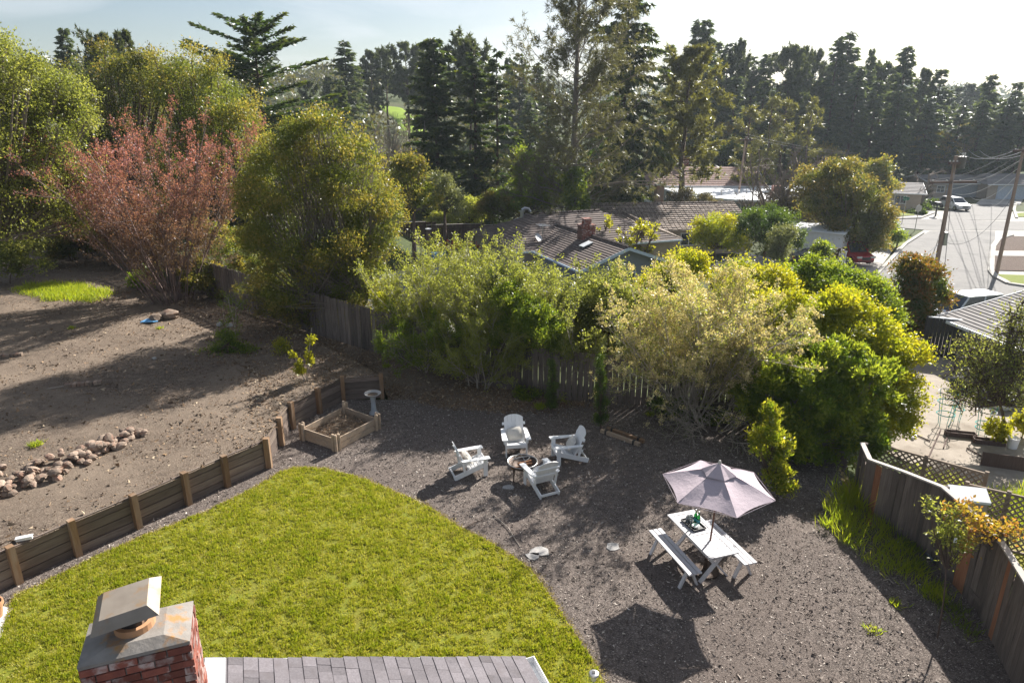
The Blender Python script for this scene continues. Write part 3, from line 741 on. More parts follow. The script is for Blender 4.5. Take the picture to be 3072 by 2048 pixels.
cc = (CL[0] + CL[1] + CL[2] + CL[3]) / 4
CW, CD = .80, .52
ch = thing('brick_chimney', 'large red brick chimney with cement crown and metal rain cap at the lower left', 'chimney', (cc.x, cc.y, 3.0), hang)
zt = 4.955 - 3.0
mb = MB(); mb.box((0, 0, (zt - .08) / 2), (CW - .03, CD - .03, zt - .08)); mb.put('mortar_core', M_MORTAR, ch)
bl, bh, bd, jn = .198, .062, .085, .012
bm_cache = []
for k in range(3):
    mb = MB(); mb.box((0, 0, 0), (bl, bd, bh)); bm_cache.append(mb.mesh('brick', M_BRICK))
mbh = MB(); mbh.box((0, 0, 0), (.094, bd, bh)); half = mbh.mesh('brick', M_BRICK)
row = 0; z = zt - .08 - bh / 2 - .006
while z > .25:
    for face in range(4):
        W_ = CW if face % 2 == 0 else CD; D_ = CD if face % 2 == 0 else CW
        x = -W_ / 2 + (0 if row % 2 == 0 else -.1); rot = face * math.pi / 2
        while x < W_ / 2 - .03:
            x0, x1 = max(x, -W_ / 2 + .0), min(x + bl, W_ / 2 - .0); ln = x1 - x0
            if ln > .05:
                me = random.choice(bm_cache); M = Matrix.Rotation(rot, 4, 'Z') @ Matrix.Translation((((x0 + x1) / 2), -D_ / 2 + bd / 2 - .004 + random.uniform(-.006, .005), z))
                o = put('brick', me, ch); o.matrix_local = M @ Matrix.Rotation(random.uniform(-.012, .012), 4, 'Y') @ Matrix.Scale((ln - (.0 if ln < bl - .001 else 0)) / bl, 4, (1, 0, 0))
            x += bl + jn
    z -= bh + jn; row += 1
mb = MB(); e = .012
for (w0, d0_, z0), (w1, d1, z1) in (((CW + .0, CD + .0, zt - .08), (CW + .008, CD + .008, zt - .045)), ((CW + .008, CD + .008, zt - .045), (.42, .36, zt + .015))):
    v = [(a * w0 / 2, b * d0_ / 2, z0) for a, b in ((-1, -1), (1, -1), (1, 1), (-1, 1))] + [(a * w1 / 2, b * d1 / 2, z1) for a, b in ((-1, -1), (1, -1), (1, 1), (-1, 1))]
    mb.add(v, [(0, 1, 5, 4), (1, 2, 6, 5), (2, 3, 7, 6), (3, 0, 4, 7), (4, 5, 6, 7), (3, 2, 1, 0)])
mb.put('crown', M_CROWN, ch)
mb = MB(); mb.lathe([(.155, zt - .02), (.155, zt + .075), (.115, zt + .075), (.115, zt - .02)], (-.02, .02, 0), 24); mb.put('flue_pipe', M_FLUE, ch, smooth=False)
mb = MB(); mb.lathe([(.112, zt - .02), (.112, zt + .11), (.10, zt + .11), (.10, zt - .02)], (-.02, .02, 0), 20); mb.put('inner_collar', M_DARK, ch)
cp = MB(); w, d_, w2, d2 = .25, .25, .175, .175; zc = 0.0
v = [(a * w, b * d_, zc) for a, b in ((-1, -1), (1, -1), (1, 1), (-1, 1))] + [(a * w2, b * d2, zc + .075) for a, b in ((-1, -1), (1, -1), (1, 1), (-1, 1))]
v += [(p[0] * .985, p[1] * .985, p[2] - .004) for p in v]
cp.add(v, [(0, 1, 5, 4), (1, 2, 6, 5), (2, 3, 7, 6), (3, 0, 4, 7), (4, 5, 6, 7), (9, 8, 12, 13), (10, 9, 13, 14), (11, 10, 14, 15), (8, 11, 15, 12), (15, 14, 13, 12)])
cp.put('rain_cap', M_CAPM, ch, loc=(-.05, .05, zt + .20), rot=(R(3), R(-7), R(2)))
mb = MB()
for k in range(4):
    a = math.pi / 4 + k * math.pi / 2; mb.beam((-.02 + .11 * math.cos(a), .02 + .11 * math.sin(a), zt + .05), (-.04 + .14 * math.cos(a), .04 + .14 * math.sin(a), zt + .18), .02, .006)
mb.put('cap_bracket', M_STEEL, ch)

E0 = at(1570, 1968, 2.6)
rf = thing('shingled_roof', 'grey asphalt shingle roof of the near house at the bottom edge', 'roof', E0, hang)
# local: x along the rake (falls to +x), -y towards the viewer; pitch 1/3
pit = math.atan2(.33, 1); ca, sa = math.cos(pit), math.sin(pit)
def rp(s, y, h=0): return Vector((-s * ca + h * sa, y, s * sa + h * ca))
mb = MB(); mb.slab([rp(0, 0), rp(0, -5), rp(3.95, -5), rp(3.95, 0)], .10); mb.put('deck', M_FASCIA, rf)
mb = MB(); mb.slab([rp(3.95, 0, 0), rp(3.95, -5, 0), (rp(3.95, -5) + Vector((-3.4, 0, -1.1))), (rp(3.95, 0) + Vector((-3.4, 0, -1.1)))], .1); mb.put('far_slope', M_SHING, rf)
Mrot = Matrix.Rotation(pit, 4, 'Y')
sh_me = []
for k in range(5):
    mb = MB(); L_ = .150; w_ = random.uniform(.11, .21); mb.box((0, 0, .006), (L_ + .05, w_ - .0015, .008)); sh_me.append((w_, mb.mesh('shingle', M_SHING)))
s = .0; rowi = 0
while s < 3.95:
    y = -random.uniform(0, .02); first = True
    while y > -1.15:
        w_, me = random.choice(sh_me); c = rp(s + .075, y - w_ / 2, .003 + .005 * random.random())
        o = put('shingle', me, rf); o.matrix_local = Matrix.Translation(c) @ Mrot @ Matrix.Rotation(R(3.2), 4, 'Y')
        y -= w_
    s += .150; rowi += 1
mb = MB(); mb.slab([rp(0, -1.14, .012), rp(0, -5, .012), rp(3.95, -5, .012), rp(3.95, -1.14, .012)], .01); mb.put('lower_shingles', M_SHING, rf)
mb = MB(); v = [(.0, 0, 0), (.10, 0, -.02)]
mb.box((.065, -2.5, -.085), (.11, 4.9, .008)); mb.box((.012, -2.5, -.04), (.008, 4.9, .09)); mb.box((.118, -2.5, -.035), (.012, 4.9, .10)); mb.box((.065, -.046, -.04), (.11, .008, .09))
mb.put('gutter', M_WHITE, rf)
mb = MB(); mb.box((0, -.0, 0), (.01, .02, .02))
mb = MB(); mb.slab([rp(3.50, -.02, .03), rp(3.50, -1.0, .03), rp(3.70, -1.0, .03), rp(3.70, -.02, .03)], .012); mb.put('flashing', M_FLASH, rf)
# gable wall and eave wall under the roof, so it stands on something
mb = MB(); mb.slab([Vector((-.45, -.5, 0.02)), Vector((-.45, -5, 0.02)), Vector((-.45, -5, -2.6)), Vector((-.45, -.5, -2.6))], .15, (-1, 0, 0)); mb.slab([Vector((-.5, -.45, 0.0)), rp(3.9, -.45, -.12), Vector((-6.5, -.45, .1)), Vector((-6.5, -.45, -2.6)), Vector((-.5, -.45, -2.6))], .15, (0, -1, 0))
mb.put('wall', pmat('house_stucco', (.45, .43, .40), rough=.9), rf)

# patio corner and pot at the far lower left
flat('patio_slab', [(-200, 1790), (40, 1822), (0, 1915), (-60, 2080), (-260, 2000)], .04, pmat('white_concrete', (.62, .62, .62), (.68, .68, .68), rough=.8), t=.05)
pt = at(-14, 1850, .04)
t = thing('flower_pot', 'terracotta flower pot cut off by the left edge beside the lawn', 'pot', pt)
mb = MB(); mb.lathe([(.12, 0), (.165, .26), (.185, .26), (.185, .33), (.16, .33), (.155, .27), (.0, .25)], n=20); mb.put('pot_body', M_FLUE, t, smooth=False)
mb = MB(); mb.lathe([(.156, .28), (.0, .29)], n=16); mb.put('soil', M_BLACK, t)

# solar path light
sp = at(1779, 2075, .0)
t = thing('solar_path_light', 'small round solar path light at the lawn edge by the bottom', 'path light', sp)
mb = MB(); mb.tube([(0, 0, -.05), (0, 0, .28)], .012, 8); mb.put('stake', M_STEEL, t)
mb = MB(); mb.lathe([(.045, .26), (.05, .36), (.05, .37)], n=16); mb.put('lens', pmat('frosted_lens', (.75, .73, .66), rough=.3), t)
mb = MB(); mb.lathe([(.085, .36), (.088, .375), (.075, .40), (.03, .41), (0, .41)], n=20); mb.lathe([(0, .36), (.085, .36)], n=20); mb.put('lamp_cap', M_STEEL, t)
mb = MB(); mb.box((0, 0, .414), (.055, .055, .004)); mb.put('solar_panel', M_DARK, t)

# ---------------------------------------------------------------- houses
M_TILE = pmat('concrete_roof_tile', (.115, .088, .078), (.165, .13, .115), scale=4, rough=.9, rnd=.14, c3=(.09, .072, .068), c3scale=.5)
M_SHAKE = pmat('wood_shake', (.17, .125, .10), (.42, .36, .31), scale=3, stretch=(2, 2, 2), rough=.95, rnd=.25, lo=.4, hi=.65)
M_PINK = pmat('pinkish_shingle', (.24, .15, .125), (.31, .21, .18), scale=3, rough=.9, rnd=.12)
M_GREYR = pmat('grey_shingle', (.21, .195, .185), (.27, .25, .24), scale=4, rough=.92, rnd=.12)
M_BLUEGREY = pmat('blue_grey_siding', (.20, .215, .23), (.23, .245, .26), scale=3, rough=.85)
M_TANW = pmat('tan_wall', (.34, .28, .22), (.40, .33, .27), scale=3, rough=.9)
M_LTRIM = pmat('light_blue_trim', (.50, .58, .66), (.46, .54, .62), rough=.7)
M_MEMB = pmat('white_roof_membrane', (.78, .79, .80), (.72, .73, .74), scale=2, rough=.7)

def gable(parent, L, W, z0, z1, tile, over=.35, rows=None, trim=M_LTRIM, rowname='tile_row', wave=False, hipb=0.0, hipf=0.0, seg=1, th=.045, caps=True):
    """gabled/hipped roof in local axes: ridge along +y from y=0 to L, half width W; each course is a part"""
    n = rows or 14
    for sx in (-1, 1):
        for k in range(n):
            f0, f1 = k / n, (k + 1) / n
            def pt(f, end):
                x = sx * (W + over) * f; z = z1 - (z1 - z0) * f
                y = (-over + hipf * (1 - f)) if end == 0 else (L + over - hipb * (1 - f))
                return x, y, z
            a0, a1 = pt(f0, 0), pt(f0, 1); b0, b1 = pt(f1, 0), pt(f1, 1)
            up = th if k else .0
            mb = MB(); s_ = seg
            for q in range(s_):
                g0, g1 = q / s_, (q + 1) / s_ - (.004 if s_ > 1 else 0); jz = random.uniform(-.02, .02) if s_ > 1 else 0; jl = random.uniform(-.05, .05) if s_ > 1 else 0
                A0 = [a0[i] + (a1[i] - a0[i]) * g0 for i in range(3)]; A1 = [a0[i] + (a1[i] - a0[i]) * g1 for i in range(3)]
                B0 = [b0[i] + (b1[i] - b0[i]) * g0 for i in range(3)]; B1 = [b0[i] + (b1[i] - b0[i]) * g1 for i in range(3)]
                for B in (B0, B1): B[2] += th + jz; B[0] += sx * jl * .5
                ps = [A0, B0, B1, A1] if sx < 0 else [A0, A1, B1, B0]
                mb.slab(ps, th * .9)
            mb.put(rowname, tile, parent)
    for y, hp, sg in ((-over, hipf, 1), (L + over, hipb, -1)):
        if hp > .01:
            for k in range(n):
                f0, f1 = k / n, (k + 1) / n
                def q(f): return (W + over) * f, y + sg * hp * (1 - f), z1 - (z1 - z0) * f
                a, b = q(f0), q(f1); ps = [(-a[0], a[1], a[2]), (a[0], a[1], a[2]), (b[0], b[1], b[2] + th), (-b[0], b[1], b[2] + th)]
                mb = MB(); mb.slab(ps if sg < 0 else ps[::-1], th * .9); mb.put(rowname, tile, parent)
        else:
            for sx in (-1, 1):
                mb = MB(); mb.beam((sx * .0, y - sg * .012, z1 - .06), (sx * (W + over), y - sg * .012, z0 - .06), .03, .2); mb.put('bargeboard', trim, parent)
    if caps:
        m = max(4, int((L - hipb - hipf) / .42)); me = None
        for k in range(m):
            y = -over + hipf + (L + 2 * over - hipb - hipf) * (k + .5) / m
            if me is None:
                mb = MB(); mb.tube([(0, -.19, 0), (0, .21, .03)], .12, 6); me = mb.mesh('ridge_tile', tile)
            put('ridge_tile', me, parent, loc=(0, y, z1 + .02))
    for sx in (-1, 1):
        mb = MB(); mb.beam((sx * (W + over + .05), -over, z0 - .05), (sx * (W + over + .05), L + over, z0 - .05), .10, .12); mb.put('gutter', trim, parent)
def walls(parent, L, W, zb, z0, z1, mat, gf=True, gb=True):
    mb = MB()
    mb.box((-W + .08, L / 2, (zb + z0) / 2), (.16, L, z0 - zb)); mb.box((W - .08, L / 2, (zb + z0) / 2), (.16, L, z0 - zb))
    for y, g in ((.08, gf), (L - .08, gb)):
        mb.box((0, y, (zb + z0) / 2), (2 * W - .33, .16, z0 - zb))
        if g: mb.slab([(-W, y - .07, z0 + .003), (W, y - .07, z0 + .003), (0, y - .07, z1 - .1)], .14, (0, 1, 0))
    mb.put('wall', mat, parent)
def window(parent, c, w, h, nrm, mat=M_GLASS, frame=M_WHITE):
    """window on a wall face: frame part with a pane as its sub-part"""
    n = Vector(nrm); sd = Vector((-n.y, n.x, 0)); M = Matrix((sd, n, Vector((0, 0, 1)))).transposed().to_4x4()
    fr_ = MB()
    for d, s_ in (((0, 0, h / 2), (w + .14, .06, .07)), ((0, 0, -h / 2), (w + .14, .06, .07)), ((w / 2, 0, 0), (.07, .06, h - .07)), ((-w / 2, 0, 0), (.07, .06, h - .07)), ((0, 0, 0), (.05, .05, h - .07))): fr_.box(d, s_)
    f = fr_.put('window', frame, parent); f.matrix_local = Matrix.Translation(Vector(c) + n * .03) @ M
    p = MB(); p.box((0, -.01, 0), (w, .02, h)); p.put('pane', mat, f)
def pipe(parent, p, h, r=.05, mat=M_STEEL, name='vent_pipe'):
    mb = MB(); mb.tube([p, (p[0], p[1], p[2] + h)], r, 8); mb.lathe([(r * 1.7, h - .06), (r * 1.7, h), (0, h + .04)], p, 8); mb.put(name, mat, parent)

# grey tiled house below the shrubs
rot = math.atan2(.38, .925)
G0 = Vector((7.45, 44.2, -2.9))
hA = thing('tiled_house', 'low house with grey tile roof, brick chimney and pale blue gable trim beyond the pool', 'house', G0, rot)
gable(hA, 16.0, 3.1, 2.55, 3.80, M_TILE, rows=15, over=.45)
walls(hA, 16.0, 3.1, 0, 2.55, 3.80, M_BLUEGREY)
window(hA, (0, 0, 1.5), 1.6, 1.1, (0, -1, 0))
# cross wing: ridge along local x
cw = bpy.data.objects.new('cross_wing', None); COL.objects.link(cw); cw.parent = hA; cw.location = (-4.6, 12.0, 0); cw.rotation_euler = (0, 0, R(-90))
gable(cw, 13.5, 4.8, 2.60, 4.45, M_TILE, rows=16, hipf=4.2, hipb=4.6, over=.45)
walls(cw, 13.5, 4.8, 0, 2.6, 4.4, M_TANW, gf=False, gb=False)
def hc(u, v, y):   # local coordinates on house A for a sight line at world distance y
    return hA_inv @ aty(u, v, y)
bpy.context.view_layer.update(); hA_inv = hA.matrix_world.inverted()
cb = Vector((-.30, 4.9, 3.45))
c1 = MB(); c1.box((0, 0, .35), (.98, .62, 1.0)); cho = c1.put('chimney', pmat('dark_brick_mortar', (.13, .07, .055), (.19, .10, .08), scale=12, rough=.9), hA, loc=cb)
cho.scale = (1.05, 1.2, 1.25)
for r_ in range(15):
    mb = MB(); z = -.12 + r_ * .066
    for k in range(5):
        mb.box((-.395 + k * .198 + (.05 if r_ % 2 else -.05), -.312, z), (.182, .02, .055))
    mb.put('brick_course', M_BRICK, cho)
mb = MB(); mb.box((0, 0, .88), (1.06, .70, .09)); mb.box((0, 0, 1.08), (.5, .4, .3)); mb.box((0, 0, 1.25), (.62, .5, .04)); mb.put('chimney_cap', M_BRICK, cho)
mb = MB(); mb.box((0, -.02, -.22), (1.02, .66, .30)); mb.put('flashing', M_FLASH, cho)
def skylight(x, y, z):
    mb = MB(); mb.box((0, 0, .09), (.75, .6, .18)); o = mb.put('skylight', M_DARK, hA, loc=(x, y, z), rot=(0, R(-20) if x < 0 else R(20), 0))
    mb = MB(); mb.box((0, 0, .2), (.8, .65, .05)); mb.put('dome', pmat('skylight_dome', (.85, .87, .88), rough=.3) if 'skylight_dome' not in bpy.data.materials else bpy.data.materials['skylight_dome'], o)
skylight(-1.3, 10.5, 3.3); skylight(-1.15, 3.2, 3.35)
pipe(hA, (2.2, 4.0, 2.9), .75, .06); pipe(hA, (-1.5, 13.8, 3.6), .95, .17)
mb = MB(); mb.tube([(-1.5, 13.8, 4.6), (-1.3, 13.7, 4.75), (-1.0, 13.6, 4.7), (-.85, 13.6, 4.45)], .13, 8); mb.put('vent_elbow', M_STEEL, hA)
t = hA; mb = MB(); px_, py_ = -2.2, 8.2
mb.tube([(px_, py_, 2.9), (px_, py_, 4.3)], .03, 6)
for k in range(6): mb.tube([(px_ - .45 + .02 * k, py_ - .5 + k * .2, 4.2), (px_ + .45 - .02 * k, py_ - .5 + k * .2, 4.2)], .014, 4)
mb.tube([(px_, py_ - .6, 4.2), (px_, py_ + .6, 4.2)], .018, 4); mb.put('antenna', M_STEEL, hA)
mb = MB(); mb.lathe([(0, 0), (.22, .03), (.36, .11)], n=16); mb.put('satellite_dish', M_STEEL, hA, loc=(px_ - .5, py_ - .2, 3.3), rot=(R(50), 0, R(30)))

# shake-roofed house behind it
B0 = aty(1775, 745, 66); B0.z = -3.1
hB = thing('shake_house', 'older house with weathered wood shake roof and tall stone chimney behind the grey tiled house', 'house', B0, R(-84))
gable(hB, 13.5, 4.6, 2.35, 4.1, M_SHAKE, rows=13, over=.5, seg=34, rowname='shake_course', trim=M_TANW, th=.07, hipf=0)
walls(hB, 13.5, 4.6, 0, 2.35, 4.0, M_TANW)
w2 = bpy.data.objects.new('west_wing', None); COL.objects.link(w2); w2.parent = hB; w2.location = (9.0, 2.6, 0); w2.rotation_euler = (0, 0, R(90))
gable(w2, 9.5, 2.6, 2.3, 3.5, M_SHAKE, rows=13, over=.4, seg=20, rowname='shake_course', trim=M_TANW, th=.06); walls(w2, 9.5, 2.6, 0, 2.3, 3.4, M_TANW)
mb = MB(); mb.box((0, 0, .9), (.75, .75, 3.0)); co = mb.put('chimney', M_STONE, hB, loc=(-.6, 6.6, 3.4)); mb = MB(); mb.box((0, 0, 2.45), (.9, .9, .12)); mb.box((0, 0, 2.75), (.08, .08, .5)); mb.put('chimney_cap', M_STEEL, co)
window(hB, (4.6, 8, 1.4), 1.5, 1.1, (1, 0, 0))

# long pink-roofed house
C0 = aty(2075, 560, 100); C0.z = -2.6
hC = thing('long_house', 'long low house with pinkish roof behind the white flat roof', 'house', C0, R(-92))
hC.location = aty(1905, 575, 100); hC.location.z = -2.8
gable(hC, 16.5, 4.6, 2.8, 5.0, M_PINK, rows=10, over=.5, rowname='shingle_course', trim=M_WHITE, caps=False); walls(hC, 16.5, 4.6, 0, 2.8, 4.9, M_WHITE)
for k in range(6): window(hC, (4.6, 1.6 + k * 2.6, 1.5), 1.2, 1.3, (1, 0, 0))
mb = MB(); mb.box((0, 0, .5), (1.0, 1.0, 1.6)); mb.put('chimney', M_BRICK, hC, loc=(-1.0, 7, 5.0))
mb = MB(); mb.box((0, 0, 0), (.05, .8, 2.0)); mb.put('door', pmat('brown_door', (.13, .06, .04), rough=.6), hC, loc=(4.64, 8.3, 1.0))

# white flat roof with a bowed edge
D0 = aty(2200, 590, 84); zr = D0.z
D0.z = -3.2; fh = zr - D0.z
hD = thing('flat_roofed_house', 'low house with a bright white flat roof and bowed front edge', 'house', D0, R(-4))
mb = MB(); pts = [(-7.0, 10.0, fh), (-6.4, 5.2, fh), (-5.0, 1.6, fh), (-3.0, -1.0, fh), (-.5, -2.9, fh), (2.5, -3.6, fh), (4.6, -3.5, fh), (4.7, 7.2, fh), (15, 6.6, fh + .1), (15, 14, fh + .1), (-4, 14.4, fh)]
mb.slab(pts, .22); mb.put('roof', M_MEMB, hD)
mb = MB(); mb.box((.2, 1.2, fh / 2 - .15), (8.6, 6.4, fh - .3)); mb.box((9.7, 4.0, fh / 2 - .15), (9.4, 2.0, fh - .3)); mb.put('wall', M_BLUEGREY, hD)
mb = MB(); mb.slab([(-9.6, 14.6, fh + .45), (4.6, 14.6, fh + .55), (4.6, 12.0, fh + .5), (-6, 11.4, fh + .45)], .25); mb.put('upper_roof', M_LTRIM, hD)
for x, y in ((-1, 2), (1.2, 2.6), (3.4, .8)):
    pipe(hD, (x, y, fh), .5, .1)
mb = MB(); mb.box((5.2, .3, fh + .2), (1.1, 1.2, 2.2)); mb.put('chimney', M_BRICK, hD)
window(hD, (-1.8, -2.0, fh - 1.3), 2.0, 1.2, (0, -1, 0)); window(hD, (1.5, -2.0, fh - 1.3), 2.0, 1.2, (0, -1, 0))

def small_house(name, label, loc, rz, L, W, zw, zr_, wall, roof, trim=M_WHITE, door=None, rows=8, hip=0, win=(), doorside=1):
    h = thing(name, label, 'house', loc, rz)
    gable(h, L, W, zw, zr_, roof, rows=rows, over=.5, rowname='shingle_course', trim=trim, caps=False, hipf=hip, hipb=hip); walls(h, L, W, 0, zw, zr_ - .1, wall, gf=hip < .1, gb=hip < .1)
    if door:
        g = MB(); g.box((0, 0, door[1] / 2), (.06, door[0], door[1])); d = g.put('garage_door', door[3], h, loc=(doorside * (W + .035), door[2], 0.02))
        for k in range(4):
            mb = MB(); mb.box((doorside * .035, 0, door[1] * (k + .5) / 4), (.02, door[0] - .1, door[1] / 4 - .05)); mb.put('panel', door[3], d)
    for y, z, w, hh, nx in win: window(h, (nx * W, y, z), w, hh, (nx, 0, 0))
    return h
gl = at(2735, 640, GZ)
small_house('corner_house', 'grey roofed house with a dark chimney at the left of the far junction', tuple(aty(2640, 605, 100).xy) + (GZ,), R(-112), 4.5, 4.2, 2.3, 3.4, M_TANW, M_GREYR, win=((2, 1.4, 1.4, 1.1, 1),))
mb = MB(); mb.box((0, 0, 1), (.8, .8, 2.6))
p = aty(2672, 575, 97); t = bpy.data.objects.get('corner_house'); bpy.context.view_layer.update(); mb.put('chimney', M_BRICK, t, loc=t.matrix_world.inverted() @ p - Vector((0, 0, .6)))
small_house('garage_house', 'house with a wide pale blue garage door at the top of the far street', tuple(aty(2895, 592, 113).xy) + (GZ,), R(-90), 15, 5, 2.3, 3.5, M_TANW, M_GREYR, door=(8.2, 2.05, 5.6, pmat('blue_grey_door', (.50, .55, .62), rough=.6)), hip=3)
small_house('brown_house', 'brown house with a pale garage door behind the pollarded tree', tuple(aty(2742, 590, 115).xy) + (GZ,), R(-90), 9.5, 4.5, 2.2, 3.2, M_TANW, M_GREYR, door=(5.2, 1.95, 5, pmat('grey_door', (.30, .32, .34), rough=.6)), win=((1.4, 1.3, 1.2, 1.0, 1),))

# white panelled side wall (shed), small garage roof, neighbour's roof on the right
s0, s1 = at(2372, 775, -3.0), at(2516, 792, -3.0)
e = (s1 - s0); t = thing('white_shed', 'long white ribbed shed beside the red car', 'shed', s0, math.atan2(e.y, e.x)); Ls = e.length
mb = MB(); mb.box((Ls / 2, 1.2, 1.3), (Ls, 2.4, 2.6)); mb.put('body', M_WHITE, t)
mb0 = MB(); mb0.box((0, 0, 1.28), (.09, .05, 2.5)); rib = mb0.mesh('rib', M_WHITE)
for k in range(int(Ls / .45)): put('rib', rib, t, loc=(.25 + k * .45, -.03, 0))
mb = MB(); mb.slab([(-.3, -.3, 2.62), (Ls + .2, -.3, 2.62), (Ls + .2, 2.6, 2.9), (-.3, 2.6, 2.9)], .07); mb.put('roof', M_MEMB, t)
g0 = aty(2345, 830, 44); g0.z = -2.9
t = thing('small_garage', 'small hip roofed outbuilding half hidden behind the yellow green shrubs', 'outbuilding', g0, R(35))
gable(t, 4, 1.5, 2.1, 2.8, M_GREYR, rows=9, hipf=1.2, hipb=1.2, rowname='shingle_course', trim=M_TANW); walls(t, 4, 1.5, 0, 2.1, 2.9, M_TANW, False, False)

# house on the right, only its roof slope and end show
g1 = Vector((19.6, 30.0, -2.2))
t = thing('right_house', 'grey shingled house with white edged eave at the right edge above the concrete yard', 'house', (27.5, 13.4, -2.2), R(7))
gable(t, 16.6, 5.7, 2.6, 4.2, M_GREYR, rows=26, over=.5, rowname='shingle_course', trim=M_WHITE, th=.03); walls(t, 16.6, 5.7, 0, 2.6, 4.4, M_BLUEGREY)
window(t, (-5.7, 12, 1.5), 1.6, 1.1, (-1, 0, 0)); window(t, (-5.7, 7.5, 1.5), 1.6, 1.1, (-1, 0, 0)); window(t, (-2.5, 16.6, 1.5), 1.4, 1.1, (0, 1, 0))
pipe(t, (-2.4, 10, 3.7), .45, .06)

# ---------------------------------------------------------------- pool
PZ = -2.45
o = flat('pool_deck', [(1120, 815), (1300, 800), (1560, 815), (1720, 900), (1500, 1010), (1150, 980), (1080, 900)], PZ, M_CONC, t=.3)
m, nt, b = nodes_of('pool_water'); b.inputs['Base Color'].default_value = (.02, .085, .36, 1); b.inputs['Roughness'].default_value = .08
v = coords(nt, world=True); bump(nt, b, noise(nt, v, 3.0, 3, .6, .5), .5, .06)
o = flat('pool_water', [(1190, 842), (1262, 832), (1420, 860), (1660, 905), (1560, 975), (1330, 940), (1200, 885)], PZ + .02, m)
M_COVER = pmat('blue_cover', (.10, .32, .62), (.20, .45, .72), scale=4, rough=.5)
p0, p1 = at(1278, 772, -1.9), at(1388, 768, -1.9); e = p1 - p0
t = thing('pool_cover_roll', 'bright blue rolled pool cover on stands in front of the brown fence', 'pool cover', (p0 + p1) / 2 + Vector((0, 0, -.55)), math.atan2(e.y, e.x))
mb = MB(); L_ = e.length
mb.tube([(-L_ / 2 + L_ * k / 10, .05 * math.sin(k * 2.1), .62 + .03 * math.sin(k * 1.7)) for k in range(11)], [.36 + .05 * math.sin(k * 2.9) for k in range(11)], 10); mb.put('cover_roll', M_COVER, t, smooth=True)
for x in (-L_ / 2 + .1, L_ / 2 - .1):
    mb = MB(); mb.box((x, 0, .15), (.08, .8, .35)); mb.put('stand', M_DARK, t)
for k, (u, v, h) in enumerate(((1289, 800, 3.0), (1246, 815, 2.3))):
    p = at(u, v, PZ)
    t = thing('wooden_post', ('thick round wooden post with a pale lamp disc by the pool', 'shorter round wooden post left of the lamp post by the pool')[k], 'post', p)
    mb = MB(); mb.tube([(0, 0, -.2), (0, 0, h)], .17, 10); mb.put('shaft', M_FENCEB, t)
    if k == 0:
        mb = MB(); mb.lathe([(0, h), (.25, h), (.25, h + .06), (0, h + .1)], n=14); mb.put('lamp_disc', M_WHITE, t)

# ---------------------------------------------------------------- utility poles and wires
M_POLE = pmat('pole_wood', (.26, .18, .14), (.34, .25, .20), scale=5, stretch=(4, 4, .4), rough=.9)
M_WIRE = pmat('wire', (.02, .02, .022), rough=.6)
M_CREAM = pmat('porcelain', (.7, .68, .62), rough=.4)
def pole(label, base, top, r=.16, arms=(), name='utility_pole', extra=None):
    t = thing(name, label, 'utility pole', base); d = Vector(top) - Vector(base)
    mb = MB(); mb.tube([(0, 0, -.6), d * .5, d], [r, r * .85, r * .65], 8); mb.put('shaft', M_POLE, t)
    for (f, L, az, dx) in arms:
        c = d * f; a = Vector((math.cos(az), math.sin(az), 0)); mb = MB(); mb.beam(c - a * (L / 2 - dx) + Vector((0, -.18, 0)), c + a * (L / 2 + dx) + Vector((0, -.18, 0)), .14, .17); ar = mb.put('crossarm', M_FENCEB, t)
        for k in range(4):
            q = c - a * (L / 2 - dx) + a * L * (.06 + .88 * k / 3) + Vector((0, -.18, .06)); mb = MB(); mb.lathe([(.02, 0), (.05, .03), (.05, .10), (.0, .13)], q, 8); mb.put('insulator', M_CREAM, ar)
    if extra: extra(t, d)
    return t
def xf(t, d):
    for f, x in ((.985, .42),):
        mb = MB(); c = d * f; mb.lathe([(.0, -.55), (.26, -.55), (.26, .2), (.0, .28)], (c.x + x, c.y, c.z - .1), 12); o = mb.put('transformer', pmat('transformer_grey', (.16, .14, .12), rough=.5), t)
        mb = MB(); mb.lathe([(.03, .2), (.05, .42), (.0, .45)], (c.x + x, c.y, c.z - .1), 8); mb.lathe([(.03, .2), (.05, .42), (.0, .45)], (c.x + x + .15, c.y, c.z - .1), 8); mb.put('bushing', M_CREAM, o)
    mb = MB(); c = d * .45; mb.box((c.x + .2, c.y - .1, c.z), (.22, .2, .9)); mb.put('meter_box', M_STEEL, t)
P1 = at(2790, 905, GZ); P1T = aty(2868, 468, P1.y)
pole('tall wooden utility pole with a transformer and dark crossarm beside the near street', P1, P1T, r=.165, arms=((.83, 3.4, R(8), 0), (.955, .9, R(8), -.1)), extra=xf)
P2 = at(2990, 818, GZ); P2T = aty(3072, 440, P2.y + .5)
pole('wooden utility pole standing in the bark bed at the right edge', P2, P2T, arms=((.97, 2.6, R(8), .3),))
P3 = at(2886, 560, GZ); P3T = aty(2894, 430, P3.y)
pole('distant utility pole with pale crossarm in front of the redwoods', P3, P3T, r=.2, arms=((.97, 5.2, 0, .6),))
P4 = at(2218, 560, -3); P4 = aty(2218, 545, 88); P4.z = -3; P4T = aty(2238, 410, 88)
pole('thin leaning utility pole with a small transformer above the white flat roof', P4, P4T, r=.15, arms=((.96, 1.6, 0, 0),))
wires = thing('overhead_wires', 'overhead power lines strung between the utility poles', 'power line', (0, 0, 0))
def wire(a, b, sag=.6, r=.016, name='wire', mat=M_WIRE):
    a, b = Vector(a), Vector(b); mb = MB(); mb.tube([a + (b - a) * (k / 12) - Vector((0, 0, sag * 4 * (k / 12) * (1 - k / 12))) for k in range(13)], r, 4, cap=False); mb.put(name, mat, wires)
M_WIREL = pmat('bare_wire', (.5, .5, .5), rough=.35, metal=.6)
d1 = P1T - P1
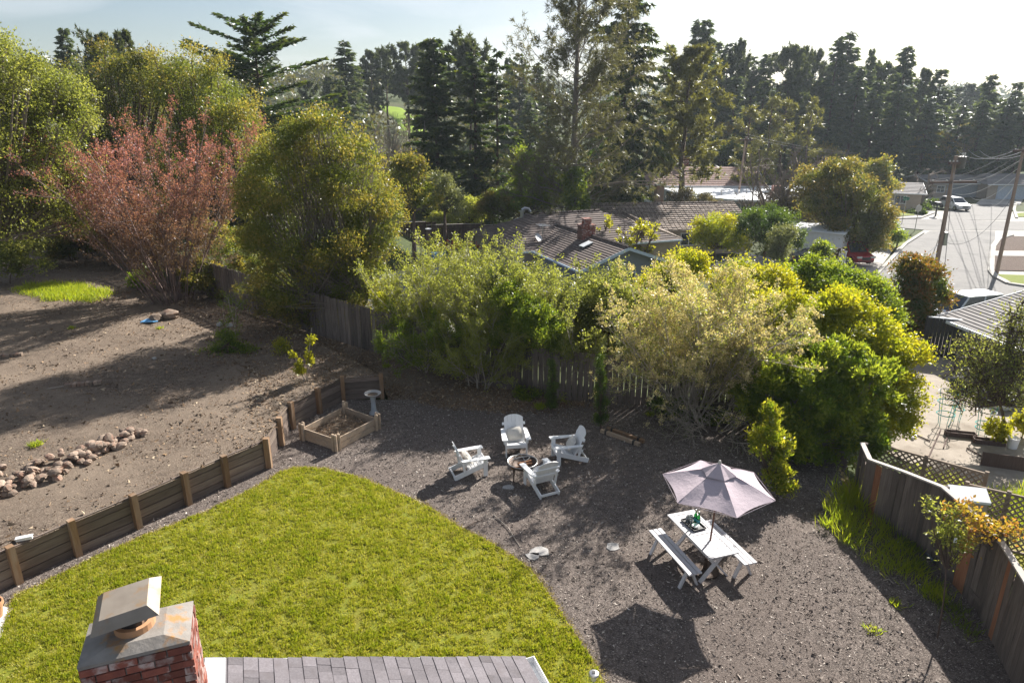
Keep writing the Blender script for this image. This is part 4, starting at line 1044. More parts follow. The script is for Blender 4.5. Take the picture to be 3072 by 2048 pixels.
for k, f in ((0, .83), (1, .83), (2, .83)):
    q = P1 + d1 * f + Vector(((-1.4, .5, 1.4)[k], -.2, .15)); wire(q, P2 + (P2T - P2) * .97 + Vector((-.9 + k * .8, -.2, .15)), .5); (wire(q, P4T + Vector((-.3 + .3 * k, 0, .1)), 1.2, .012) if k == 1 else None)
for k in range(3): wire(P3T + Vector((-2 + 2 * k, 0, -.2)), P2T + Vector((k * .8 - .4, 0, -.2)), 1.5, .022, mat=M_WIREL); (wire(P3T + Vector((-2 + 2 * k, 0, -.2)), P4T + Vector((0, 0, .3 * k)), 2.0, .014) if k < 2 else None)
wire(P1 + d1 * .42, at(2540, 905, -1.0), .3, .02, mat=M_WIREL); wire(P1 + d1 * .36, at(2560, 915, -1.4), .3, .02, mat=M_WIREL)
wire(P1 + d1 * .44, P2 + (P2T - P2) * .62, 1.6); wire(P1 + d1 * .95, at(2820, 950, -.1), .05); wire(P1 + d1 * .6, P1 + Vector((-1.6, -1.2, 0)), 0, .012); wire(P1 + d1 * .5, P1 + Vector((-2.4, -1.6, 0)), 0, .012)
for k in range(4): wire(P2 + (P2T - P2) * (.9 - .06 * k), aty(2790 + 60 * k, 560 + 14 * k, 112), 1.2, .02, mat=M_WIREL)

# ---------------------------------------------------------------- cars
M_TYRE = pmat('tyre', (.015, .015, .016), rough=.8)
def car(name, label, loc, rz, paint, L=4.6, W=1.85, H=1.65, suv=True, group=None):
    """nose towards -y; body shell lofted from sections, cabin glass, wheels, lights"""
    t = thing(name, label, 'car', loc, rz, group); h2 = L / 2
    prof = [(-h2, .42, .62, .80), (-h2 + .12, .28, .82, .90), (-h2 + 1.0, .24, .98, .98), (-h2 + 1.35, .24, 1.02, 1.0), (h2 - .5, .24, 1.05, 1.0), (h2 - .08, .3, 1.0, .94), (h2, .45, .9, .86)]
    mb = MB(); vs, fs = [], []
    for y, zb, ztop, wf in prof:
        w = W / 2 * wf; vs += [(-w * .94, y, zb), (w * .94, y, zb), (w, y, (zb + ztop) / 2), (w * .95, y, ztop), (-w * .95, y, ztop), (-w, y, (zb + ztop) / 2)]
    n = len(prof)
    for i in range(n - 1):
        for k in range(6): fs.append((i * 6 + k, i * 6 + (k + 1) % 6, (i + 1) * 6 + (k + 1) % 6, (i + 1) * 6 + k))
    fs += [tuple(range(5, -1, -1)), tuple((n - 1) * 6 + k for k in range(6))]; mb.add(vs, fs); mb.put('body', paint, t, smooth=False)
    y0, y1, y2, y3 = -h2 + 1.15, -h2 + 1.95, h2 - (.55 if suv else 1.3), h2 - (.12 if suv else .6); wb, wt = W / 2 * .93, W / 2 * .76
    mb = MB(); mb.add([(-wb, y0, 1.0), (wb, y0, 1.0), (wb, y3, 1.03), (-wb, y3, 1.03), (-wt, y1, H - .06), (wt, y1, H - .06), (wt, y2, H - .06), (-wt, y2, H - .06)], [(0, 1, 5, 4), (1, 2, 6, 5), (2, 3, 7, 6), (3, 0, 4, 7), (4, 5, 6, 7)]); mb.put('glass', M_GLASS, t)
    mb = MB(); mb.slab([(-wt, y1, H), (wt, y1, H), (wt, y2 + .1, H), (-wt, y2 + .1, H)], .07)
    for a, b_ in (((-wb, y0), (-wt, y1)), ((wb, y0), (wt, y1)), ((-wb, y3), (-wt, y2)), ((wb, y3), (wt, y2))): mb.beam((a[0], a[1], 1.02), (b_[0], b_[1], H - .04), .08, .06)
    for sx in (-1, 1): mb.beam((sx * wb, (y0 + y3) / 2, 1.02), (sx * wt, (y1 + y2) / 2, H - .04), .07, .08)
    mb.put('roof', paint, t)
    for sx in (-1, 1):
        for y in (-h2 + .85, h2 - .85):
            mb = MB(); mb.tube([(sx * (W / 2 - .2), y, .34), (sx * (W / 2 + .01), y, .34)], .34, 14); w_ = mb.put('wheel', M_TYRE, t); mb = MB(); mb.tube([(sx * (W / 2 - .02), y, .34), (sx * (W / 2 + .022), y, .34)], .2, 10); mb.put('rim', M_STEEL, w_)
        mb = MB(); mb.box((sx * W * .34, -h2 + .03, .74), (.42, .12, .15)); mb.put('headlight', M_CREAM, t)
        mb = MB(); mb.box((sx * W * .40, h2 - .03, .86), (.22, .1, .3)); mb.put('tail_light', pmat('tail_red', (.4, .02, .02), rough=.3) if 'tail_red' not in bpy.data.materials else bpy.data.materials['tail_red'], t)
        mb = MB(); mb.box((sx * (W / 2 + .1), y0 + .35, 1.08), (.2, .1, .14)); mb.put('wing_mirror', paint, t)
    mb = MB(); mb.box((0, -h2 + .02, .62), (W * .42, .1, .22)); mb.box((0, -h2 + .05, .42), (W * .8, .1, .1)); mb.put('grille', M_DARK, t)
    mb = MB(); mb.box((0, h2 + .0, .66), (.5, .03, .14)); mb.put('number_plate', M_WHITE, t)
    return t
P_WHITE = pmat('white_car_paint', (.82, .83, .85), rough=.25, spec=.6); P_RED = pmat('red_car_paint', (.42, .03, .035), (.36, .025, .03), rough=.25, spec=.6); P_DARK = pmat('dark_car_paint', (.02, .022, .028), rough=.25, spec=.6)
car('parked_car', 'white sport utility car facing this way on the far street', at(2861, 628, GZ + .01), R(2), P_WHITE)
car('parked_car', 'white car parked on the far driveway before the blue grey garage door', at(2945, 588, GZ + .02), R(170), P_WHITE)
car('parked_car', 'red hatchback parked under the olive tree beside the white shed', at(2547, 782, -3.15), R(8), P_RED, H=1.75)
car('parked_car', 'dark car mostly hidden behind the shrubs left of the red car', at(2455, 800, -3.1), R(80), P_DARK, suv=False, H=1.45)
car('parked_car', 'white van half hidden behind the roof edge of the right house', at(2880, 972, -3.2), R(-75), P_WHITE, H=1.95, L=5.0)

# ---------------------------------------------------------------- street furniture
def sign(name, label, cat, p, h, panel, mat, rz=0):
    t = thing(name, label, cat, p, rz); mb = MB(); mb.tube([(0, 0, -.2), (0, 0, h)], .04, 6); mb.put('post', M_STEEL, t); mb = MB(); panel(mb, h); mb.put('sign_panel', mat, t); return t
sign('street_name_sign', 'green street name sign on a thin post at the far junction', 'street sign', at(2705, 672, GZ), 2.9, lambda b, h: (b.box((0, 0, h), (.9, .03, .2)), b.box((0, 0, h + .22), (.03, .9, .2))), pmat('sign_green', (.02, .18, .10), rough=.4), R(20))
sign('stop_sign', 'back of an octagonal stop sign at the near corner of the junction', 'traffic sign', at(2744, 692, GZ), 2.5, lambda b, h: b.tube([(0, -.02, h), (0, .02, h)], .42, 8), M_STEEL, R(15))
p = at(2690, 742, GZ); t = thing('mailbox', 'white mailbox on a dark post beside the pale driveway', 'mailbox', p, R(30))
mb = MB(); mb.box((0, 0, .65), (.12, .12, 1.5)); mb.beam((0, 0, 1.1), (.5, 0, 1.35), .08, .08); mb.put('post', M_DARK, t); mb = MB(); mb.box((.25, 0, 1.5), (.75, .35, .28)); mb.tube([(-.125, 0, 1.62), (.625, 0, 1.62)], .17, 10); mb.put('box', M_WHITE, t)
p = at(2806, 648, GZ); t = thing('mailbox', 'dark mailbox on a post among the hedges left of the white car', 'mailbox', p)
mb = MB(); mb.box((0, 0, .7), (.14, .14, 1.5)); mb.put('post', M_DARK, t); mb = MB(); mb.box((0, 0, 1.6), (.5, .9, .4)); mb.put('box', M_DARK, t)
p = at(2486, 812, -3.0); t = thing('white_gate', 'white slatted gate panel behind the yellow green shrubs', 'gate', p, R(-10))
for k in range(8):
    mb = MB(); mb.box((k * .16, 0, .85), (.10, .03, 1.5)); mb.put('slat', M_WHITE, t)
mb = MB(); mb.box((.56, .03, 1.62), (1.3, .05, .1)); mb.box((.56, .03, .15), (1.3, .05, .1)); mb.put('frame', M_WHITE, t)
# dark driveway gate beside the right house
g0, g1 = at(2762, 1070, -1.4), at(2862, 1082, -1.4); e = g1 - g0
t = thing('driveway_gate', 'dark solid driveway gate with a pale top rail beside the right house', 'gate', g0, math.atan2(e.y, e.x)); L_ = e.length
for k in range(9):
    mb = MB(); mb.box((L_ * (k + .5) / 9, 0, .95), (L_ / 9 - .012, .04, 1.85)); mb.put('board', M_DARK, t)
mb = MB(); mb.box((L_ / 2, 0, 1.9), (L_, .08, .05)); mb.put('top_rail', M_WHITE, t)
for x in (0, L_):
    mb = MB(); mb.box((x, .06, .95), (.12, .12, 1.95)); mb.put('post', M_DARK, t)

# ---------------------------------------------------------------- leaves and wood
W_GREY = pmat('grey_bark', (.16, .13, .105), (.25, .21, .175), scale=6, stretch=(4, 4, 1), rough=.95)
W_BROWN = pmat('brown_bark', (.085, .06, .045), (.14, .10, .08), scale=6, stretch=(4, 4, 1), rough=.95)
W_RED = pmat('redwood_bark', (.075, .05, .04), (.12, .08, .065), scale=6, stretch=(4, 4, .6), rough=.95)
W_PLUM = pmat('plum_bark', (.14, .095, .085), (.24, .175, .155), scale=6, rough=.9)
W_PALE = pmat('pale_twig', (.34, .29, .24), (.44, .38, .32), scale=6, rough=.9)
LM = dict(
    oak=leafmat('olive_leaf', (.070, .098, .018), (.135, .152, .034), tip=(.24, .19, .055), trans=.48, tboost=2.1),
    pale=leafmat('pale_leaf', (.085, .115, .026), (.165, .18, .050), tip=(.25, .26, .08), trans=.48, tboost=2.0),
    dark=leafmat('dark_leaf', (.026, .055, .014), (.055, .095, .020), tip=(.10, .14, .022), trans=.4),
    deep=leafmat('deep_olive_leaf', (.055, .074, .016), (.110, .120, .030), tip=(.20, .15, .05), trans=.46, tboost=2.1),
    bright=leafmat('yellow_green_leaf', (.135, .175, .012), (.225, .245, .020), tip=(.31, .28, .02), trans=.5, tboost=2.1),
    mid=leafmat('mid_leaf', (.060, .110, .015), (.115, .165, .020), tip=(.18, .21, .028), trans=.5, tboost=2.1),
    plum=leafmat('plum_leaf', (.125, .072, .062), (.175, .120, .085), tip=(.36, .135, .165), trans=.45, tboost=1.6),
    wisp=leafmat('wispy_leaf', (.125, .155, .034), (.21, .22, .070), tip=(.25, .27, .06), trans=.5),
    sage=leafmat('sage_leaf', (.085, .105, .050), (.145, .160, .085), tip=(.2, .21, .1), trans=.35),
    cream=leafmat('cream_blossom', (.50, .42, .23), (.66, .58, .38), trans=.4, tboost=1.2),
    conif=leafmat('redwood_needle', (.022, .045, .013), (.050, .078, .018), tip=(.14, .15, .028), trans=.3, tboost=2.2),
    coniff=leafmat('far_needle', (.042, .066, .034), (.078, .102, .046), tip=(.12, .14, .055), trans=.35),
    pine=leafmat('pine_needle', (.060, .066, .026), (.105, .105, .050), tip=(.16, .15, .08), trans=.3),
    pineye=leafmat('yellow_pine_needle', (.085, .090, .022), (.14, .14, .035), tip=(.18, .17, .05), trans=.35),
    farpine=leafmat('far_pine_needle', (.034, .050, .022), (.066, .082, .034), tip=(.10, .115, .045), trans=.3),
    weed=leafmat('weed_blade', (.17, .25, .014), (.27, .32, .026), tip=(.34, .34, .05), trans=.5, tboost=1.7),
    maple=leafmat('orange_leaf', (.27, .16, .035), (.30, .27, .045), tip=(.38, .17, .06), trans=.5, tboost=1.5),
    photinia=leafmat('photinia_leaf', (.045, .085, .014), (.085, .12, .018), tip=(.34, .08, .035), trans=.4),
    gold=leafmat('golden_leaf', (.26, .28, .025), (.36, .34, .035), trans=.5, tboost=1.5),
    citrus=leafmat('citrus_leaf', (.10, .16, .012), (.19, .22, .02), tip=(.30, .28, .035), trans=.45, rough=.3, spec=.5),
    flower=leafmat('red_flower', (.55, .05, .025), (.6, .12, .04), trans=.3, tboost=1.2),
    scrub=leafmat('scrub_leaf', (.10, .085, .045), (.16, .14, .08), trans=.3),
)
def B(*L): return [blob(*b) for b in L]
def basepx(u, Y, z=None):
    x = aty(u, 700, Y).x; return Vector((x, Y, tz(x, Y) if z is None else z))

# ---------------------------------------------------------------- big trees, left to centre
leafy('leafy_tree', 'big pale yellow green tree filling the left edge of the frame', 'tree', Vector((aty(-170, 700, 27).x, 27, 1.0)), B((60, 560, 120, 110, 28), (140, 640, 110, 100, 29), (40, 240, 180, 130, 27), (-40, 430, 190, 200, 27), (150, 390, 120, 170, 28), (40, 640, 170, 130, 27.5), (200, 560, 90, 120, 29), (-90, 240, 150, 150, 27), (60, 330, 140, 120, 28.5), (230, 330, 50, 90, 29)), 100000, LM['pale'], W_GREY,
      size=(.10, .048), cl=.22, tr=.22, nl=20, lump=.34, twigs=1400, inner=.1)
leafy('leafy_tree', 'broad dark olive tree behind the red plum, left of its neighbour', 'tree', basepx(380, 44, .6), B((340, 270, 150, 120, 44), (440, 300, 130, 140, 44), (270, 430, 130, 170, 45), (400, 520, 180, 190, 45)), 62000, LM['deep'], W_BROWN, size=(.14, .065), cl=.3, nl=22, lump=.3, tr=.3)
leafy('leafy_tree', 'broad olive tree with orange tinged top behind the red plum, under the cedar', 'tree', basepx(640, 42, .3), B((560, 270, 110, 110, 42), (640, 330, 130, 140, 42), (700, 470, 110, 150, 42), (570, 480, 150, 180, 43), (760, 560, 70, 120, 42)), 68000, LM['oak'], W_BROWN, size=(.135, .062), cl=.28, nl=22, lump=.3, tr=.3)
leafy('leafy_tree', 'dense yellow green tree with golden tips left of the swimming pool', 'tree', basepx(985, 26.3, .7), B((930, 430, 150, 90, 26.5), (850, 560, 140, 130, 26.5), (1020, 560, 150, 130, 26.5), (930, 700, 210, 170, 26.5), (1110, 700, 100, 130, 26.7), (820, 740, 100, 120, 26), (1080, 850, 110, 90, 26), (900, 860, 150, 80, 26), (765, 610, 55, 80, 26.3), (1170, 630, 45, 70, 26.8), (965, 365, 55, 45, 26.5), (870, 420, 60, 50, 26.2), (1090, 470, 55, 60, 26.8)), 105000, LM['oak'], W_GREY,
      size=(.088, .042), cl=.16, nl=24, lump=.27, trunks=[(-.5, 0), (.3, .2), (.9, -.1)], tr=.09, inner=.12)
t = thing('plum_tree', 'purple red plum tree with many upright branches at the left', 'tree', onyard(525, 905))
segs, last = shoots(46, 7.4, .72, levels=2, kids=9, r0=.032, m=6, wig=.07, base_r=.9, klen=.30, kdev=.36, up=.2, tmin=.15)
put('branches', seg_mesh('branches', segs, W_PLUM, 3), t)
put('foliage', leaf_mesh('foliage', [(v_, f_, a_, np.clip((v_[:, 2] - 2.6) / 4.2, 0, 1) * np.clip(t_ * 1.6, .25, 1)) for v_, f_, a_, t_ in [shoot_leaves(last, 17, (.08, .036), .07, .1, .8, .8)]], LM['plum']), t)

leafy('orange_tipped_shrub', 'olive shrub with orange tips right behind the dense yellow green tree', 'shrub', basepx(1240, 52), B((1215, 540, 70, 80, 52), (1270, 600, 50, 60, 52)), 9000, LM['oak'], W_BROWN, size=(.2, .1), cl=.25)
leafy('sage_shrub', 'pale sage green shrub standing before the redwoods', 'shrub', basepx(1335, 58), B((1320, 560, 45, 45, 58), (1345, 610, 50, 45, 58)), 8000, LM['sage'], W_BROWN, size=(.2, .08), cl=.22)
leafy('sage_shrub', 'low olive brush above the brown fence', 'shrub', basepx(1400, 66), B((1390, 640, 60, 35, 66), (1330, 660, 60, 25, 66), (1440, 625, 30, 40, 66)), 9000, LM['wisp'], W_BROWN, size=(.22, .09), cl=.25)
leafy('leafy_tree', 'bright green tree left of the ivy covered pine trunk', 'tree', basepx(1560, 66), B((1590, 520, 45, 65, 66), (1600, 580, 75, 60, 66), (1520, 610, 60, 50, 65)), 18000, LM['mid'], W_BROWN, size=(.2, .1), cl=.26)
leafy('leafy_tree', 'round shrub of dark green leaves at the back corner of the grey tiled roof', 'shrub', basepx(1510, 62), B((1500, 630, 55, 45, 62), (1655, 600, 35, 60, 67)), 12000, LM['deep'], W_BROWN, size=(.18, .09), cl=.24)

# cedar, redwoods, pines around the houses
def htop(u, v, Y):
    p = aty(u, v, Y); zb = tz(p.x, Y); return Vector((p.x, Y, zb - .2)), p.z - zb + .2
def con(name, label, u, v, Y, Rpx, leaf, wood, group=None, shift=0, **k):
    b, H = htop(u, v, Y); Rr = Rpx * depth((b.x, Y, 5)) / FPX
    return stand(name, label, 'tree', conifer_parts(H, Rr, LM[leaf], wood, **k), b, group=group, rz=rng.uniform(0, 6))
con('cedar_tree', 'spreading dark cedar with long level boughs against the sky at the left', 755, 62, 60, 215, 'conif', W_RED, base=.03, n=120, per=330, droop=.06, tilt=.30, spray=.40, width=.15, power=.34, hang=-.06, irr=.42, tr=.45)
con('redwood_tree', 'dense bushy redwood with a flat twin top, leftmost of the three in the centre', 1300, 122, 75, 88, 'conif', W_RED, base=.05, n=240, per=150, droop=.35, tilt=.35, spray=.5, width=.2, power=.42, irr=.3)
con('redwood_tree', 'slim redwood standing between the two other central redwoods', 1422, 150, 77, 62, 'conif', W_RED, base=.05, n=170, per=110, droop=.4, tilt=.3, spray=.5, width=.18, power=.5, irr=.35)
con('redwood_tree', 'gaunt redwood with a bare trunk, rightmost of the three in the centre', 1490, 148, 76, 66, 'conif', W_RED, base=.05, n=130, per=110, droop=.45, tilt=.25, spray=.5, width=.18, power=.6, irr=.5)
b, H = htop(1742, -150, 62)
stand('pine_tree', 'very tall open pine in the centre rising out of the frame', 'tree', pine_parts(H, 9.0, LM['pine'], W_GREY, base=.14, n=112, sub=15, tuft=5, blades=8, blade=.42, bw=.05, up=.8, tr=.42, top=.25, crown_pow=.75, droopy=.35), b)
con('redwood_tree', 'tall drooping dark redwood cut off by the top edge right of the open pine', 1895, -120, 74, 125, 'conif', W_RED, base=.1, n=260, per=170, droop=.6, tilt=.35, spray=.6, width=.17, power=.5, hang=.9, irr=.35)
b, H = htop(2075, 160, 78)
stand('pine_tree', 'yellow green pine with a long bare trunk above the pinkish roof', 'tree', pine_parts(H, 4.4, LM['pineye'], W_BROWN, base=.3, n=50, sub=14, tuft=5, blades=9, blade=.5, bw=.10, up=.45, tr=.42, top=.6, crown_pow=.4), b)
leafy('ivy', 'dark ivy wrapped round the foot of the tall open pine', 'ivy', basepx(1728, 61), B((1725, 545, 32, 50, 61), (1735, 610, 38, 40, 61), (1715, 590, 30, 40, 60.5)), 8000, LM['mid'], W_BROWN, size=(.2, .14), cl=.2, tr=.1)
t = thing('leafy_tree', 'small golden leaved tree leaning in front of the shake roof', 'tree', basepx(1890, 53)); segs, last = shoots(6, 5.2, .42, levels=2, kids=6, r0=.12, m=6, wig=.1, base_r=.3, klen=.3, kdev=.7, up=.1, tmin=.45, rmin=.012)
put('branches', seg_mesh('branches', segs, W_BROWN, 4), t); put('foliage', leaf_mesh('foliage', [shoot_leaves(last[1:], 7, (.22, .13), .1, .35, .9, .3)], LM['gold']), t)
leafy('dark_shrub', 'dark green rounded tree behind the pinkish roof', 'tree', basepx(2140, 114), B((2140, 450, 70, 38, 114), (2200, 470, 40, 28, 114)), 9000, LM['dark'], W_BROWN, size=(.4, .2), cl=.4)
leafy('yellow_shrub', 'small bright yellow shrub at the end of the white flat roof', 'shrub', basepx(2240, 96), B((2240, 540, 26, 22, 96)), 2500, LM['gold'], W_BROWN, size=(.3, .16), cl=.3)
leafy('bramble', 'tangled olive brush between the shake roof and the white flat roof', 'shrub', basepx(2090, 74), B((2060, 610, 60, 30, 74), (2110, 620, 45, 30, 74), (2030, 650, 45, 25, 70)), 9000, LM['scrub'], W_BROWN, size=(.22, .09), cl=.3, twigs=900)
leafy('yellow_green_shrub', 'yellow green feathery shrub in front of the shake roof', 'shrub', basepx(2150, 50), B((2140, 690, 60, 50, 50), (2180, 720, 60, 45, 50), (2110, 720, 35, 40, 50)), 13000, LM['bright'], W_BROWN, size=(.2, .06), cl=.2)
leafy('blue_green_shrub', 'dark blue green cypress bush left of the white shed', 'shrub', basepx(2300, 50), B((2270, 680, 75, 60, 50), (2340, 700, 60, 55, 50), (2320, 650, 45, 35, 51)), 17000, LM['dark'], W_BROWN, size=(.2, .05), cl=.18)
leafy('sage_shrub', 'grey green shrub in front of the white shed', 'shrub', basepx(2360, 47), B((2345, 715, 34, 40, 47), (2335, 755, 32, 28, 47)), 7000, LM['sage'], W_BROWN, size=(.16, .05), cl=.2)
leafy('brown_brush', 'brown twiggy brush above the white shed', 'shrub', basepx(2400, 66), B((2380, 615, 60, 42, 66), (2430, 640, 45, 34, 64), (2350, 630, 45, 36, 66)), 7000, LM['scrub'], W_BROWN, size=(.2, .09), cl=.35, twigs=1500)
leafy('leafy_tree', 'broad olive tree with a ragged crown beside the junction', 'tree', basepx(2560, 60), B((2520, 545, 80, 65, 60), (2450, 560, 60, 50, 61), (2590, 600, 60, 60, 60), (2475, 610, 80, 60, 60), (2580, 690, 80, 66, 59), (2505, 655, 55, 38, 59.5), (2620, 680, 50, 70, 60), (2625, 735, 38, 34, 59)), 42000, LM['deep'], W_BROWN, size=(.2, .1), cl=.28, tr=.25)
leafy('leafy_tree', 'smaller paler tree just behind the broad olive tree at the junction', 'tree', basepx(2640, 86), B((2635, 515, 45, 35, 86), (2650, 555, 40, 35, 86), (2610, 560, 30, 30, 86)), 9000, LM['oak'], W_BROWN, size=(.28, .14), cl=.32)
leafy('round_shrub', 'round green shrub at the street corner beside the stop sign', 'shrub', at(2670, 715, GZ), B((2660, 690, 38, 30, 68), (2690, 712, 28, 18, 66)), 7000, LM['mid'], W_BROWN, size=(.2, .1), cl=.22)
leafy('small_shrub', 'small green shrub in front of the white shed beside the gate', 'shrub', basepx(2472, 46), B((2470, 755, 26, 28, 46)), 4200, LM['mid'], W_BROWN, size=(.16, .08), cl=.16)
for k, (u, v, ru, rv, Y, lab) in enumerate(((2695, 622, 30, 10, 98, 'long clipped hedge nearest the broad olive tree'), (2770, 625, 22, 12, 96, 'rounded hedge left of the dark mailbox'), (2740, 640, 18, 9, 92, 'low round hedge by the kerb of the far junction'),
        (2790, 610, 24, 8, 99, 'thin clipped hedge below the pollarded tree'), (2760, 642, 10, 10, 91, 'small round bush at the kerb left of the mailbox'), (2725, 582, 14, 14, 103, 'dark bush against the corner house wall'), (2780, 580, 16, 10, 110, 'olive bush under the pollarded tree'), (2905, 600, 22, 10, 112, 'bush beside the far driveway'))):
    leafy('hedge', lab, 'hedge', basepx(u, Y, GZ), B((u, v, ru, rv, Y)), 2600, LM['dark' if k != 6 else 'scrub'], W_BROWN, size=(.22, .12), cl=.2, tr=.04)

# bare trees
def bare(name, label, base, wood, segs_kw, rz=0, leaf=None, per=0, size=None):
    t = thing(name, label, 'tree', base, rz); segs, last = shoots(**segs_kw); put('branches', seg_mesh('branches', segs, wood, 3), t)
    if leaf: put('foliage', leaf_mesh('foliage', [shoot_leaves(last, per, size, .05, .4)], leaf), t)
    return t
bare('bare_tree', 'tall leafless grey tree right of the white flat roof', basepx(2330, 66), W_GREY, dict(nstem=4, length=9.5, spread=.22, levels=3, kids=7, r0=.26, m=6, wig=.1, base_r=.5, klen=.42, kdev=.5, up=.3, rmin=.022))
bare('bare_tree', 'second leafless grey tree left of the tall leafless one', basepx(2275, 72), W_GREY, dict(nstem=3, length=8.0, spread=.3, levels=3, kids=7, r0=.2, m=6, wig=.1, base_r=.5, klen=.42, kdev=.5, up=.3, rmin=.022))
bare('bare_tree', 'leafless grey brown thicket at the edge of the green hillside', basepx(1165, 74), W_PALE, dict(nstem=14, length=6.5, spread=.5, levels=2, kids=7, r0=.09, m=5, wig=.1, base_r=2.4, klen=.5, kdev=.4, up=.3, rmin=.02))
bare('bare_tree', 'leafless thicket next to the first, nearer the bushy redwood', basepx(1215, 76), W_PALE, dict(nstem=12, length=6.5, spread=.4, levels=2, kids=7, r0=.09, m=5, wig=.1, base_r=2.0, klen=.5, kdev=.4, up=.3, rmin=.02))
bare('bare_tree', 'pollarded bare tree with knobbly limbs in the corner front lawn', basepx(2748, 98, GZ), W_GREY, dict(nstem=7, length=5.2, spread=.8, levels=2, kids=5, r0=.24, m=5, wig=.2, base_r=.15, klen=.5, kdev=.6, up=.2, rmin=.03))
bare('bare_tree', 'brown bare tree behind the tall utility pole', basepx(2850, 118, GZ), W_GREY, dict(nstem=8, length=8.0, spread=.6, levels=2, kids=8, r0=.16, m=5, wig=.12, base_r=.4, klen=.45, kdev=.5, up=.25), leaf=LM['scrub'], per=8, size=(.35, .16))
bare('bare_tree', 'grey leafless branches above the broad dark olive tree', basepx(455, 62), W_GREY, dict(nstem=5, length=8.5, spread=.4, levels=2, kids=7, r0=.14, m=5, wig=.1, base_r=.4, klen=.42, kdev=.5, up=.3))

# ---------------------------------------------------------------- shrubs along the back fence
def wisps(label, base, n, L, sp, leafm='wisp', per=20, size=(.062, .026), wood=W_PALE, kids=7, klen=.42, base_r=.5, name='wispy_shrub', levels=2, wig=.12, up=.25, r0=.022, tipf=.5):
    t = thing(name, label, 'shrub', base); segs, last = shoots(n, L, sp, levels=levels, kids=kids, r0=r0, m=6, wig=wig, base_r=base_r, klen=klen, kdev=.5, up=up, tmin=.2)
    put('branches', seg_mesh('branches', segs, wood, 3), t)
    put('foliage', leaf_mesh('foliage', [shoot_leaves(last, per, size, .05, .1, .8, tipf)], LM[leafm]), t); return t, last
wisps('wispy pale green shrub with whip like shoots in front of the pool', basepx(1310, 24.4, .2), 28, 4.0, .8, per=20, size=(.075, .034))
wisps('lower arching green shrub over the fence below the pool', basepx(1185, 25.2, .6), 18, 2.3, .95, leafm='bright', per=26, size=(.075, .034))
wisps('low arching shrub spilling into the yard beside the dense yellow green tree', basepx(1265, 22.9, .45), 14, 2.2, 1.2, leafm='mid', per=24, size=(.07, .032), kids=8)
wisps('middle airy shrub of grey twigs left of the dark evergreen at the fence', basepx(1420, 24.0, -.1), 26, 4.3, .68, per=19, size=(.075, .034))
wisps('low twiggy shrub draped on the fence left of the dark evergreen', basepx(1430, 22.0, .2), 16, 2.6, 1.0, leafm='wisp', per=22, size=(.07, .032), kids=8)
wisps('airy shrub of grey twigs right behind the dark evergreen at the fence', basepx(1560, 23.6, -.4), 22, 4.4, .6, per=19, size=(.075, .034))
wisps('tall airy shrub with pale leaves below the blue gable', basepx(1700, 23.6, -.7), 24, 4.5, .65, leafm='pale', per=22, size=(.085, .04))
wisps('tall pale leaved shrub just right of the blue gable corner', basepx(1830, 23.4, -.8), 20, 3.3, .6, leafm='pale', per=22, size=(.085, .04))
leafy('evergreen_shrub', 'dense dark green evergreen shrub at the middle of the back fence', 'shrub', basepx(1585, 21.5, .1), B((1570, 960, 85, 75, 21.6), (1620, 1000, 85, 80, 21.4), (1540, 900, 55, 60, 22), (1680, 1040, 45, 45, 21.3), (1510, 1010, 40, 55, 21.8)), 30000, LM['mid'], W_BROWN, size=(.075, .035), cl=.1, nl=18, lump=.3, trunks=[(0, 0), (.25, .1)], tr=.05)
leafy('evergreen_shrub', 'dark shrub top showing behind the dense evergreen', 'shrub', basepx(1500, 23.2, -.2), B((1500, 880, 55, 60, 23.2), (1530, 840, 40, 40, 23.4)), 11000, LM['dark'], W_BROWN, size=(.08, .035), cl=.12, tr=.05)
leafy('light_green_shrub', 'light yellow green shrub over the fence below the house gable', 'shrub', basepx(1840, 22.6, -.6), B((1830, 900, 100, 80, 22.6), (1900, 970, 80, 80, 22.2), (1760, 920, 70, 80, 22.8)), 26000, LM['pale'], W_BROWN, size=(.085, .045), cl=.14, nl=18, lump=.28, tr=.05, inner=.1)
leafy('light_green_shrub', 'taller green shrub at the right end of the house gable', 'shrub', basepx(1990, 25, -.9), B((2010, 850, 70, 70, 25), (2060, 800, 55, 50, 25.5), (1950, 880, 50, 50, 24.6)), 20000, LM['bright'], W_BROWN, size=(.095, .045), cl=.15, nl=16, tr=.06)
fb = basepx(2115, 19.7, -.05)
t, last = wisps('large shrub of grey twigs covered in cream blossom at the right of the fence', fb, 48, 4.2, .62, leafm='wisp', per=12, size=(.06, .03), kids=8, base_r=.35, name='blossom_shrub', r0=.03)
Pb, Db = [], []
sel = [l for l in last if rng.uniform() < .55]
for pts in sel:
    for q in range(2):
        c = np.array(pts[-1 - q * (rng.uniform() < .4)]) + rng.normal(size=3) * .03; k = 14
        Pb.append(c + rng.normal(size=(k, 3)) * .045); Db.append(rng.normal(size=(k, 3)))
Pb, Db = np.concatenate(Pb), np.concatenate(Db); n = len(Pb)
put('blossom', leaf_mesh('blossom', [leafset(Pb, Db, .05, .04, rng.uniform(0, 1, n), np.zeros(n))], LM['cream']), t)
wisps('bare tangle of pale twigs at the foot of the blossoming shrub', basepx(2195, 18.6, -.05), 14, 1.9, 1.3, leafm='sage', per=1, kids=9, base_r=.3, name='bare_twigs', wig=.25, up=-.05)
